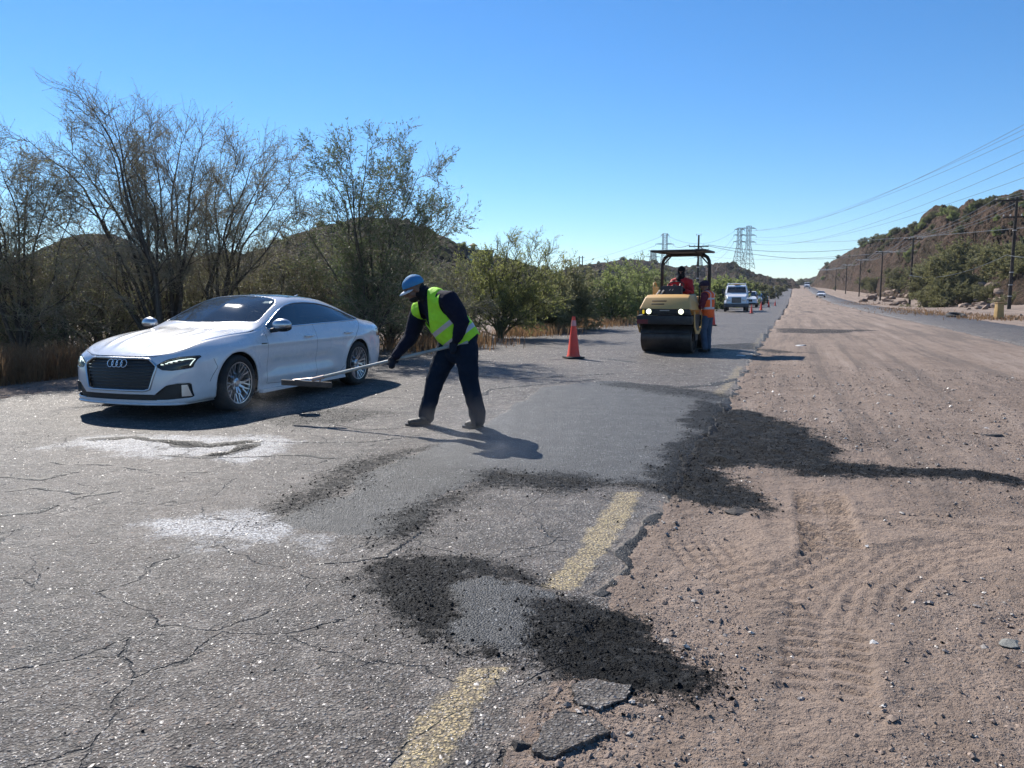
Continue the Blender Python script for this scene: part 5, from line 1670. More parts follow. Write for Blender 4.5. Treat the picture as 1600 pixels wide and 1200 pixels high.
hpL, hpR = Wl(W(728, 541, -.09)), Wl(W(702, 541, .09))
knL, anL = Wl(W(733, 594, -.09)), Wl(W(747, 648, -.08)); knR, anR = Wl(W(680, 594, .06)), Wl(W(666, 645, .10))
def foot(mb, an, px_toe, px_heel, Yc, r=.05, lift=0):
    t_ = Wl(Vector(((px_toe - 800) / 1200 * (Yc + .1), Yc, 0))); h_ = Wl(Vector(((px_heel - 800) / 1200 * (Yc + .1), Yc, 0)))
    d = (t_ - h_).normalized(); s = Vector((-d.y, d.x, 0))
    etube(mb, [h_ + d * .05 + Vector((0, 0, .05)), h_.lerp(t_, .5) + Vector((0, 0, .045)), t_ - d * .06 + Vector((0, 0, .04))], [.040, .048, .050], [.048, .044, .036], s)
    rtube(mb, [Vector((an.x, an.y, .20)), Vector((an.x, an.y, .12)), h_ + d * .07 + Vector((0, 0, .07))], [.062, .060, .055])
    return h_, t_, d, s
# body (continuous)
m = MB()
etube(m, [pel, bel, che, upc], [.15, .15, .16, .15], [.11, .12, .125, .10], wl)
rtube(m, [upc, nck, Wl(W(655, 457))], [.09, .065, .06])
for a, b, c, d in ((shL, elL, wrL, haL), (shR, elR, wrR, haR)):
    rtube(m, [a, b, c], [.06, .046, .034]); rtube(m, [c, c.lerp(d, .7)], [.034, .03])
for a, b, c in ((hpL, knL, anL), (hpR, knR, anR)): rtube(m, [a, b, c, Vector((c.x, c.y, .06))], [.085, .062, .045, .04])
hc = Wl(W(647, 452)); hf = Vector((-.80, -.32, -.46)); hu = Vector((-.42, -.15, .9))
H3 = head_mesh(m, hc, hf, hu, 1.06)
voxel(m, "body", SKIN, worker, .009, it=2)
def cutm(mb): pass
# trousers
m = MB()
etube(m, [pel + Vector((0, 0, .03)), pel.lerp((hpL + hpR) / 2, .6), (hpL + hpR) / 2 - Vector((0, 0, .04))], [.185, .180, .165], [.155, .160, .145], wl)
for a, b, c, wd in ((hpL, knL, anL, 1.0), (hpR, knR, anR, 1.05)):
    rtube(m, [a, a.lerp(b, .4), b, b.lerp(c, .5), c.lerp(b, .05), Vector((c.x, c.y, c.z - .05))], [.125 * wd, .118 * wd, .095, .088, .088, .080])
voxel(m, "trousers", JEAN_D, worker, .010, .011, 5, 4, 1)
# shirt
m = MB()
etube(m, [pel + Vector((0, 0, .0)), bel, che, upc], [.19, .205, .205, .17], [.150, .165, .160, .115], wl)
rtube(m, [upc, nck], [.12, .082])
for a, b, c, k in ((shL, elL, wrL, 1), (shR, elR, wrR, .92)):
    rtube(m, [upc.lerp(a, .5), a, a.lerp(b, .5), b, b.lerp(c, .5), c], [.12 * k, .108 * k, .100 * k, .082 * k, .070 * k, .052 * k])
shirt = voxel(m, "shirt", NAVY, worker, .010, .010, 5.5, 4, 2)
m = MB(); rtube(m, [upc.lerp(nck, .7), nck, Wl(W(657, 458))], [.10, .085, .078]); voxel(m, "hood_collar", BLACKC, worker, .010, .01, 14, 2, 5)
# vest
axu = (upc - pel).normalized()
def ucoord(c): return (c[:, 0] - pel.x) * axu.x + (c[:, 1] - pel.y) * axu.y + (c[:, 2] - pel.z) * axu.z
Ltot = (upc - pel).length
def pxl(c):
    X = c[:, 0] + worker.location.x; Yy = c[:, 1] + worker.location.y; Z = c[:, 2]
    return X / Y0 * 1200, (Z)
def lp(pts): return [(Wl(W(a, b)).x, Wl(W(a, b)).z) for a, b in pts]
NECKO = lp([(650, 466), (653, 476), (657, 497), (673, 513), (671, 478), (669, 440), (636, 440)])
HEM = lp([(660, 530), (683, 556), (706, 553), (724, 540), (747, 520), (790, 560), (700, 640), (620, 560)])
ARML = lambda c: np.linalg.norm((c - np.array(shL + Vector((.03, -.05, .0)))) * np.array([1, .6, .85]), axis=1) - .135
ARMR = lambda c: np.linalg.norm(c - np.array(shR + Vector((-.07, .08, -.02))), axis=1) - .12
allw = lambda c: np.ones(len(c), bool)
def vest_post(me):
    slice_mesh(me, [
        (lambda c: np.abs(ucoord(c) - Ltot * .43) - .024, allw, 1), (lambda c: np.abs(ucoord(c) - Ltot * .10) - .024, allw, 1),
        (lambda c: poly_sd(c[:, 0], c[:, 2], HEM), allw, None),
        (lambda c: poly_sd(c[:, 0], c[:, 2], NECKO), lambda c: c[:, 1] < .12, None),
        (ARML, allw, None), (ARMR, allw, None),
        (lambda c: np.linalg.norm(c - np.array(nck + Vector((-.02, 0, .02))), axis=1) - .115, allw, None)])
m = MB()
etube(m, [pel + Vector((.01, 0, -.02)), pel.lerp(bel, .5), bel, che, upc], [.225, .238, .240, .236, .205], [.182, .194, .198, .194, .150], wl)
etube(m, [shL.lerp(shR, .1), shL.lerp(shR, .9)], [.115, .115], [.14, .14], axu)
vest = voxel(m, "vest", [LIME, BAND], worker, .010, .009, 5, 3, 3, vest_post)
sm_ = vest.modifiers.new("t", 'SOLIDIFY'); sm_.thickness = .004
m = MB()
q = [Vector((x, worker.location.y, z)) for x, z in []]
# dim print on the chest of the shirt
bt = BVHTree.FromPolygons([tuple(v.co) for v in shirt.data.vertices], [tuple(p.vertices) for p in shirt.data.polygons])
o_ = Wl(W(664, 492, -1.5)); h_ = bt.ray_cast(o_, Vector((0, 1, 0)))
qn = h_[1].to_track_quat('Z', 'Y').to_matrix()
m.box(h_[0] + h_[1] * .004, (.035, .03, .004), rot=qn); m.build("chest_print", simple("print_gold", (.12, .09, .04), .7), shirt)
# cap
m = MB(); cc = hc + H3 @ Vector((-.015, 0, .048))
m.ball(cc, (.120, .096, .098), 24, 16, H3)
def cap_post(me): slice_mesh(me, [(lambda c: (c - np.array(cc)) @ np.array(H3 @ Vector((-.12, 0, .99))) + .012, allw, None)])
cap = voxel(m, "cap", CAPB, worker, .008, .003, 16, 2, 4, cap_post)
cap.modifiers.new("t", 'SOLIDIFY').thickness = .004
m = MB(); bv = []; bf = []
for i in range(9):
    a = (i - 4) / 4 * 1.15
    for j, (r_, dz) in enumerate(((.100, -.012), (.150, -.020), (.185, -.034))):
        x_ = r_ * math.cos(a * (.8 if j else 1)) * (1 if j == 0 else 1); y_ = .088 * math.sin(a) * (1 if j < 2 else .8)
        bv.append(cc + H3 @ Vector((x_ * (1 if abs(i - 4) < 4 or j == 0 else .75), y_, dz - .03 * (y_ / .09) ** 2)))
for i in range(8):
    for j in range(2): bf.append((i * 3 + j, i * 3 + j + 1, (i + 1) * 3 + j + 1, (i + 1) * 3 + j))
m.add(bv, bf); br_ = m.build("brim", CAPW, cap, smooth_sh=True); br_.modifiers.new("t", 'SOLIDIFY').thickness = .004
m = MB(); m.ball(hc + H3 @ Vector((.040, 0, -.075)), (.062, .060, .048), 16, 10, H3); m.ball(hc + H3 @ Vector((-.055, 0, -.01)), (.060, .078, .075), 16, 10, H3)
voxel(m, "hair", HAIR, worker, .008, .006, 30, 1, 6)
for nm, hd, wr_, pl_, sd in (("glove", haL, wrL, Vector((.1, -.7, .7)), 1), ("glove", haR, wrR, Vector((.25, -.75, .65)), 1)):
    m = MB(); axd = (toolB - toolA).normalized()
    hand(m, hd, axd, pl_, 1.12, 1.0, sd)
    rtube(m, [hd + pl_.normalized() * .03, hd.lerp(wr_, .55) + pl_.normalized() * .015, wr_], [.034, .038, .045])
    voxel(m, "glove", GLOVE, worker, .006, .003, 30, 1, 7)
for an, pt, ph, yc in ((anL, 722, 756, Y0 - .06), (anR, 633, 673, Y0 + .06)):
    m = MB(); h_, t_, d_, s_ = foot(m, an, pt, ph, yc)
    bo = voxel(m, "boot", BOOT, worker, .008, .004, 14, 2, 8)
    m = MB(); pts2 = []
    for k in range(16):
        a = 2 * math.pi * k / 16
        L_ = (t_ - h_).length / 2
        p_ = (h_ + t_) / 2 + d_ * math.cos(a) * L_ * 1.0 + s_ * math.sin(a) * .052 * (1 if math.cos(a) > 0 else .85)
        pts2.append((p_.x, p_.y))
    m.prism(pts2, 'z', -.002, .026); m.build("sole", C_BLACK, bo)
# the lute
tl = thing("asphalt_rake", "long handled rake with a wide dark head, held out by the bent man", "rake", toolB + worker.location)
A_ = toolA - toolB
m = MB(); m.tube([A_, Vector((0, 0, 0)) + A_ * .06], .0165, 12); m.build("handle", simple("handle_grey", (.42, .44, .42), .5, var=.25, scale=3, dirt=((.1, .09, .08), .6)), tl, smooth_sh=True)
hdv = (Wl(W(520, 598, .30)) - Wl(W(437, 593.5, .45))).normalized()
m = MB(); Rm = Matrix((hdv, Vector((0, 0, 1)).cross(hdv).normalized() * -1, Vector((0, 0, 1)))).transposed()
m.box((0, 0, -.03), (.60, .026, .060), rot=Rm, bev=.004); m.build("blade", simple("blade_wood", (.09, .065, .05), .7, var=.3, dirt=((.02, .02, .02), .8)), tl)
m = MB()
fk = A_ * .10
for k in (-.16, .16): m.tube([fk, hdv * k + Vector((0, 0, .0)), hdv * k + Vector((0, 0, -.05))], .008, 8)
m.tube([A_ * .12, A_ * .04], .022, 10); m.build("bracket", simple("bracket_metal", (.45, .36, .32), .4, .6), tl)
# ------------------------------------------------------------------ road roller
Y_TAN = paint("roller_tan", (.66, .38, .12), .5, coat=.1, dirt=.3)
Y_DARK = simple("roller_black", (.020, .019, .019), .55, var=.3, dirt=((.10, .085, .07), .5))
DRUM = simple("drum_steel", (.050, .046, .044), .42, .6, var=.35, scale=5, dirt=((.11, .095, .08), .6))
LAMP_ON = simple("lamp_lit", (1, .98, .8), .3, emis=(.95, 1.0, .72), estr=1.5)
AMBER = simple("amber_lens", (.95, .65, .02), .25, emis=(1, .7, .05), estr=.35)
RA = R(25)
rax = Vector((math.sin(RA), math.cos(RA), 0)); ran = Vector((math.cos(RA), -math.sin(RA), 0))
RC = Vector(((1044 - 800) / F_PX * 18.35, 18.25, 0))
RC.z = TZ(RC.x, RC.y) + .012
roller = thing("road_roller", "tan and black double drum road roller with lit headlights and black roof", "road roller", RC, math.atan2(-rax.y, -rax.x))
# local: x towards the camera, y to viewer's right, z up
def seg_box(m, pts_yz_lo, *a): pass
HW = .60
for i, xd in enumerate((0, -1.72)):
    m = MB(); Mx = Matrix.Translation((xd, 0, .36)) @ Matrix.Rotation(R(-90), 4, 'X')
    m.lathe([(.30, -HW), (.345, -HW), (.36, -HW + .015), (.36, HW - .015), (.345, HW), (.30, HW), (.29, HW - .05), (.10, HW - .05), (.08, HW - .02), (0, HW - .02)], 64, Mx)
    m.lathe([(.30, -HW), (.29, -HW + .05), (0, -HW + .05)], 64, Mx)
    d = m.build("drum", DRUM, roller, angle=30)
    m = MB(); m.box((xd + (.38 if i == 0 else -.38), 0, .50), (.02, 1.14, .07), rot=Matrix.Rotation(R(-25 if i == 0 else 25), 3, 'Y')); m.build("scraper", Y_DARK, d)
    for sg in (1, -1):
        m = MB(); m.prism([(xd - .10, .30), (xd + .10, .30), (xd + .30, .78), (xd + .30, .90), (xd - .30, .90), (xd - .30, .78)], 'y', (HW + .012) * sg, (HW + .05) * sg); m.build("yoke", Y_DARK, d)
# front frame / bumper
m = MB(); m.box((.10, 0, .80), (.86, 1.30, .12), bev=.02); m.box((.50, 0, .78), (.10, 1.30, .20), bev=.03); m.box((.46, 0, .92), (.06, 1.22, .05), bev=.01)
m.box((-1.75, 0, .80), (.80, 1.26, .14), bev=.02); m.box((-.86, 0, .60), (.6, .5, .30), bev=.03)
m.build("chassis", Y_DARK, roller)
m = MB(); m.box((.556, -.50, .74), (.006, .26, .10)); m.build("red_plate", simple("red_plate", (.16, .02, .02), .5, dirt=((.05, .04, .04), .7)), roller)
# engine cover
hv = [(.50, -.60, 1.03), (.50, .60, 1.03), (.30, .52, 1.30), (.30, -.52, 1.30), (.16, .50, 1.355), (.16, -.50, 1.355), (-.52, .50, 1.37), (-.52, -.50, 1.37), (-.52, .60, 1.10), (-.52, -.60, 1.10), (.42, .61, 1.0), (.42, -.61, 1.0), (-.52, .61, .98), (-.52, -.61, .98)]
bmh = bmesh.new()
vs_ = [bmh.verts.new(v) for v in hv]
for f in ((0, 1, 2, 3), (3, 2, 4, 5), (5, 4, 6, 7), (1, 10, 12, 8, 2), (8, 6, 4, 2), (0, 3, 9, 13, 11), (3, 5, 7, 9), (7, 6, 8, 9), (9, 8, 12, 13), (11, 13, 12, 10), (0, 11, 10, 1)):
    try: bmh.faces.new([vs_[i] for i in f])
    except ValueError: pass
bmesh.ops.recalc_face_normals(bmh, faces=bmh.faces[:])
bmesh.ops.bevel(bmh, geom=bmh.edges[:], offset=.03, segments=3, affect='EDGES', profile=.6)
m = MB(); m.bm_add(bmh); bmh.free()
hood = m.build("engine_cover", Y_TAN, roller, angle=50)
nrm = Vector((.27, 0, .20)).normalized()
for k, (zc, w) in enumerate(((1.215, .34), (1.145, .30))):
    xc = .50 - (zc - 1.03) * (.20 / .27) 
    m = MB(); m.box((xc + .006, -.16 - (.02 if k else 0), zc), (.012, w, .026), rot=Matrix.Rotation(R(-36), 3, 'Y'), bev=.003); m.build("vent_slot", Y_DARK, hood)
# dark front panel with lamps
m = MB(); m.box((.44, 0, .97), (.10, 1.16, .16), bev=.02)
for k in range(4): m.box((.495, 0, .915 + k * .035), (.012, .62, .012))
fp = m.build("front_panel", Y_DARK, roller)
for y in (-.37, .38):
    m = MB(); m.lathe([(0, .03), (.045, .026), (.062, .010), (.062, 0)], 24, Matrix.Translation((.49, y, .975)) @ Matrix.Rotation(R(90), 4, 'Y'))
    hl = m.build("headlight", LAMP_ON, roller, smooth_sh=True)
    m = MB(); m.lathe([(.062, -.02), (.078, -.02), (.078, .025), (.064, .028)], 24, Matrix.Translation((.49, y, .975)) @ Matrix.Rotation(R(90), 4, 'Y')); m.build("lamp_ring", Y_DARK, hl)
m = MB(); m.box((.50, -.50, .965), (.03, .045, .09), bev=.01); m.build("turn_lamp", AMBER, roller)
m = MB(); m.box((.50, .0, 1.0), (.012, .22, .022)); m.build("name_plate", simple("plate_pale", (.4, .38, .33), .5), roller)
m = MB(); m.box((.52, -.56, .82), (.05, .05, .05), bev=.012); m.tube([(.52, -.60, .88), (.56, -.50, .90)], .012, 8); m.build("hook", simple("hook_pale", (.45, .43, .4), .5), roller)
for sg in (1, -1):
    m = MB(); m.prism([(.42, .98), (.36, .62), (.18, .46), (-.15, .44), (-.50, .62), (-.52, .98), (-.46, .98), (-.42, .66), (-.12, .52), (.14, .54), (.30, .66), (.36, .98)], 'y', (HW + .055) * sg, (HW + .075) * sg)
    m.build("side_guard", Y_TAN, roller)
# rear deck, console, seat, rails
m = MB(); m.box((-1.15, 0, .93), (1.15, 1.16, .12), bev=.02); m.box((-1.95, 0, 1.12), (.5, 1.1, .40), bev=.06); m.build("deck", Y_TAN, roller, angle=50)
m = MB(); m.box((-.66, -.12, 1.42), (.22, .52, .30), bev=.05, rot=Matrix.Rotation(R(-12), 3, 'Y')); m.tube([(-.70, .05, 1.5), (-.85, .05, 1.62)], .02, 8)
cons = m.build("console", Y_DARK, roller)
m = MB(); tr = [Vector((-.86, -.06, 1.60)) + Vector((.06 * math.cos(a), .19 * math.sin(a), .17 * math.cos(a) * .5)) for a in np.linspace(0, 6.283, 21)]; m.tube(tr, .014, 8); m.build("steering_wheel", Y_DARK, cons, smooth_sh=True)
for k in (-.04, .03):
    m = MB(); m.tube([(-.565, -.14 + k, 1.42), (-.555, -.09 + k, 1.50)], .006, 6); m.build("label_strip", simple("pale_mark", (.6, .6, .6), .5), cons)
m = MB(); m.box((-1.28, 0, 1.12), (.48, .52, .12), bev=.04); m.box((-1.50, 0, 1.38), (.12, .50, .48), bev=.05, rot=Matrix.Rotation(R(-8), 3, 'Y')); m.build("seat", Y_DARK, roller, angle=50)
for y in (-.56, .56):
    m = MB(); m.tube([(-.62, y, 1.0), (-.62, y, 1.55), (-.66, y, 1.64), (-.78, y, 1.66), (-.90, y, 1.58), (-.92, y, 1.0)], .020, 10); m.build("hand_rail", Y_DARK if y > 0 else Y_TAN, roller, smooth_sh=True)
m = MB(); m.box((-.60, -.48, 1.47), (.08, .12, .16), bev=.02); m.build("lamp_pod", Y_TAN, roller)
m = MB(); m.tube([(-.45, -.44, 1.36), (-.48, -.36, 1.47)], .018, 8); m.tube([(-.45, -.34, 1.36), (-.48, -.27, 1.47)], .018, 8); m.build("lever", simple("lever_pale", (.55, .53, .48), .4), roller)
# roll bar and roof
m = MB()
arc = [(-1.60, -.60, .95), (-1.60, -.60, 2.10), (-1.60, -.585, 2.20), (-1.60, -.54, 2.29), (-1.60, -.46, 2.345), (-1.60, -.36, 2.36)]
full = arc + [(a, -b, c) for a, b, c in arc[::-1]]
m.tube(full, .042, 12)
for sg in (1, -1): m.tube([(-1.60, .585 * sg, 2.10), (-1.60, .36 * sg, 2.35)], .018, 8)
m.tube([(-1.60, .40, 2.37), (-.80, .40, 2.40)], .025, 8); m.tube([(-1.60, -.40, 2.37), (-.80, -.40, 2.40)], .025, 8)
rb = m.build("roll_bar", Y_DARK, roller, smooth_sh=True)
m = MB(); m.box((-1.25, 0, 2.425), (1.15, 1.36, .045), bev=.015); m.box((-1.25, 0, 2.40), (1.0, .9, .02)); m.build("roof", Y_DARK, roller)
m = MB(); m.tube([(-1.6, .50, 2.44), (-1.2, .62, 2.47), (-.9, .70, 2.455)], .008, 6); m.build("roof_trim", Y_DARK, roller)

# ---- generic clothed person ------------------------------------------------
def figure(label, J, lx, fwd, up, shirt, trou, vestm=None, band=None, headgear=None, boots=BOOT, gl=SKIN, k=1.0, hood=None, cover=False):
    """J: dict of world joints. lx: body's left axis"""
    org = Vector((J['pel'].x, J['pel'].y, min(J['toeL'].z, J['toeR'].z) - .04))
    p = thing("person", label, "person", org)
    J = {a: Vector(b) - org for a, b in J.items()}
    lx = Vector(lx)
    m = MB()
    etube(m, [J['pel'], J['che'], J['upc']], [.14, .15, .15], [.10, .11, .09], lx)
    rtube(m, [J['upc'], J['nck'], J['hd']], [.085, .06, .055])
    for s in 'LR':
        rtube(m, [J['sh' + s], J['el' + s], J['wr' + s]], [.055, .042, .030])
        rtube(m, [J['hp' + s], J['kn' + s], J['an' + s]], [.080, .058, .040])
    H = head_mesh(m, J['hd'], fwd, up, 1.0)
    voxel(m, "body", SKIN, p, .012, it=2)
    m = MB()
    for s in 'LR':
        ax = (J['wr' + s] - J['el' + s]).normalized()
        c = J['wr' + s] + ax * .06
        g = ax.cross(Vector((0, 0, 1))); g = g if g.length > .1 else Vector((1, 0, 0))
        mm = MB(); hand(mm, c, g, -Vector(fwd) + Vector((0, 0, .5)), 1.0, .7, 1 if s == 'L' else -1)
        rtube(mm, [J['wr' + s], c], [.032, .036]); voxel(mm, "glove" if gl is not SKIN else "hand", gl, p, .007, it=1)
    m = MB()
    etube(m, [J['pel'] + Vector((0, 0, .02)), (J['hpL'] + J['hpR']) / 2], [.165, .16], [.125, .12], lx)
    for s in 'LR': rtube(m, [J['hp' + s], J['kn' + s], J['an' + s] + Vector((0, 0, .03))], [.098, .080, .072])
    voxel(m, "trousers", trou, p, .013, .012, 8, 2, 21)
    m = MB()
    etube(m, [J['pel'], J['pel'].lerp(J['che'], .5), J['che'], J['upc']], [.165, .175, .185, .16], [.125, .13, .14, .11], lx)
    rtube(m, [J['upc'], J['nck']], [.11, .075])
    for s in 'LR': rtube(m, [J['upc'].lerp(J['sh' + s], .5), J['sh' + s], J['el' + s], J['wr' + s]], [.105, .088, .066, .050])
    voxel(m, "shirt", shirt, p, .013, .010, 9, 2, 22)
    for s in 'LR':
        t = J['toe' + s]; a = J['an' + s]; d = Vector((t.x - a.x, t.y - a.y, 0)).normalized()
        m = MB(); etube(m, [Vector((a.x, a.y, t.z)) - d * .02, t - d * .05], [.042, .046], [.044, .036], Vector((-d.y, d.x, 0))); rtube(m, [a + Vector((0, 0, .06)), Vector((a.x, a.y, t.z + .02))], [.055, .048])
        voxel(m, "boot", boots, p, .010, it=2)
    if vestm:
        L = (J['upc'] - J['pel']).length; ax = (J['upc'] - J['pel']).normalized()
        uc = lambda c: (c - np.array(J['pel'])) @ np.array(ax)
        ll = lambda c: (c - np.array(J['pel'])) @ np.array(lx)
        def post(me):
            fs = [(lambda c: np.abs(uc(c) - L * .28) - .026, allw, 1), (lambda c: np.abs(uc(c) - L * .80) - .02, allw, 1),
                  (lambda c: np.abs(np.abs(ll(c)) - .10) - .022, lambda c: uc(c) > L * .30, 1),
                  (lambda c: uc(c) + .10, allw, None)]
            for s in 'LR':
                fs.append(((lambda q: (lambda c: np.linalg.norm(c - np.array(q), axis=1) - .115))(J['sh' + s] + (Vector(lx) * (.04 if s == 'L' else -.04)) - Vector((0, 0, .03))), allw, None))
            fs.append((lambda c: np.linalg.norm(c - np.array(J['nck'] + Vector(fwd) * .05 + Vector((0, 0, .03))), axis=1) - .12, allw, None))
            slice_mesh(me, fs)
        m = MB()
        etube(m, [J['pel'] - Vector((0, 0, .04)), J['pel'].lerp(J['che'], .5), J['che'], J['upc']], [.185, .195, .205, .185], [.142, .15, .158, .13], lx)
        etube(m, [J['shL'].lerp(J['shR'], .12), J['shL'].lerp(J['shR'], .88)], [.095, .095], [.12, .12], ax)
        v = voxel(m, "vest", [vestm, band or BAND], p, .012, .008, 7, 2, 23, post)
        v.modifiers.new("t", 'SOLIDIFY').thickness = .004
    if headgear:
        m = MB(); cc_ = J['hd'] + H @ Vector((-.012, 0, .035))
        m.ball(cc_, (.115, .095, .105), 20, 14, H)
        if cover:
            m.ball(J['hd'] + H @ Vector((.01, 0, -.045)), (.095, .085, .10), 20, 14, H); rtube(m, [J['nck'] + Vector((0, 0, .02)), J['upc'] + Vector((0, 0, .05))], [.085, .13])
            voxel(m, "head_scarf", headgear, p, .010, .006, 14, 2, 24)
        else:
            c0 = cc_
            voxel(m, "knit_cap", headgear, p, .010, .004, 20, 2, 24, lambda me: slice_mesh(me, [(lambda c: (c - np.array(c0)) @ np.array(H @ Vector((-.25, 0, .97))) + .035, allw, None)]))
    return p

def rl(x, y, z): # roller local -> world
    M_ = Matrix.Rotation(math.atan2(-rax.y, -rax.x), 3, 'Z')
    return RC + M_ @ Vector((x, y, z))
fw = -rax; lf = Vector((0, 0, 1)).cross(fw)
J = dict(pel=rl(-1.30, 0, 1.24), che=rl(-1.26, -.02, 1.52), upc=rl(-1.20, -.02, 1.70), nck=rl(-1.18, 0, 1.78), hd=rl(-1.14, 0, 1.93),
         shL=rl(-1.22, .19, 1.68), shR=rl(-1.22, -.21, 1.68), elL=rl(-1.12, .27, 1.42), elR=rl(-1.06, -.32, 1.50), wrL=rl(-.98, .14, 1.46), wrR=rl(-.96, -.16, 1.56),
         hpL=rl(-1.24, .10, 1.22), hpR=rl(-1.24, -.10, 1.22), knL=rl(-.86, .14, 1.26), knR=rl(-.86, -.14, 1.26), anL=rl(-.80, .13, .99 + .09), anR=rl(-.80, -.13, .99 + .09),
         toeL=rl(-.62, .13, 1.03), toeR=rl(-.62, -.13, 1.03))
driver = figure("driver in red jacket with dark head wrap seated on the road roller", J, lf, fw + Vector((0, 0, -.25)), (0, 0, 1), RED_J, JEAN_D, headgear=BLACKC, cover=True, gl=GLOVE)
# standing worker seen from behind, beside the machine
yw = 18.45
def S_(px, py, dx=0, dy=0): 
    q = AT(px, py, yw); return Vector((q.x + dx, yw + dy, q.z))
f2 = Vector((-.75, .60, 0)).normalized(); l2 = Vector((0, 0, 1)).cross(f2)
sx = Vector((1104 / 1 - 800, 0, 0)).x / F_PX * (yw + .05)
sz = TZ(sx, yw)
def sj(f, l, z): return Vector((sx, yw, sz)) + f2 * f + l2 * l + Vector((0, 0, z))
J = dict(pel=sj(0, 0, .93), che=sj(.01, 0, 1.20), upc=sj(.02, 0, 1.36), nck=sj(.05, 0, 1.45), hd=sj(.10, 0, 1.58),
         shL=sj(.01, .19, 1.36), shR=sj(.01, -.19, 1.36), elL=sj(.06, .24, 1.09), elR=sj(.06, -.24, 1.09), wrL=sj(.24, .20, 1.04), wrR=sj(.24, -.16, 1.06),
         hpL=sj(0, .09, .90), hpR=sj(0, -.09, .90), knL=sj(.05, .12, .50), knR=sj(.04, -.12, .50), anL=sj(-.02, .14, .09), anR=sj(.03, -.14, .09),
         toeL=sj(.17, .16, .045), toeR=sj(.22, -.16, .045))
figure("standing man in orange vest and jeans beside the right side of the road roller", J, l2, f2 + Vector((0, 0, -.25)), (0, 0, 1), MAROON, JEAN, vestm=ORANGE, headgear=VIOLET)
# ------------------------------------------------------------------ cones
CONE_O = simple("cone_orange", (.90, .075, .035), .45, var=.1, dirt=((.25, .12, .08), .35)); CONE_B = simple("cone_base_black", (.02, .02, .02), .7)
CONE_W = simple("cone_sleeve", (.75, .30, .28), .4)
def cone_proto(h=.90):
    t = thing("traffic_cone", "x", "cone")
    m = MB(); m.box((0, 0, .02), (.38, .38, .04), bev=.012); m.build("base", CONE_B, t)
    m = MB(); m.lathe([(.150, .04), (.150, .055), (.135, .07), (.036, h - .03), (.030, h), (.022, h), (.02, h - .05)], 32); b = m.build("body", CONE_O, t, angle=50)
    m = MB(); r = lambda z: .135 + (z - .07) / (h - .10) * (.036 - .135)
    m.lathe([(r(.70) + .002, .70), (r(.82) + .002, .82)], 32); m.build("sleeve", CONE_W, b)
    return t
cone = cone_proto()
CN = [(896, 560, 1.0, "orange traffic cone nearest the camera, standing alone between the worker and the roller"),
      (1113, 509, 1.0, "orange cone half hidden behind the man in the orange vest"),
      (1174, 490, .72, "small orange cone in front of the white truck, nearest of the row"),
      (1189, 485, .85, "bright orange cone second in the row beside the far cars"),
      (1201, 480, .80, "dark orange cone third in the row up the road"),
      (1211, 478, .72, "smallest orange cone, farthest in the row up the road")]
for i, (px, py, k, lab) in enumerate(CN):
    o = cone if i == 0 else copy_tree(cone)
    p = GT(px, py); o.location = (p.x, p.y, p.z + .004); o.scale = (k, k, k); o.rotation_euler = (0, 0, .3 + i)
    o["label"] = lab; o["group"] = "orange traffic cones on the road"

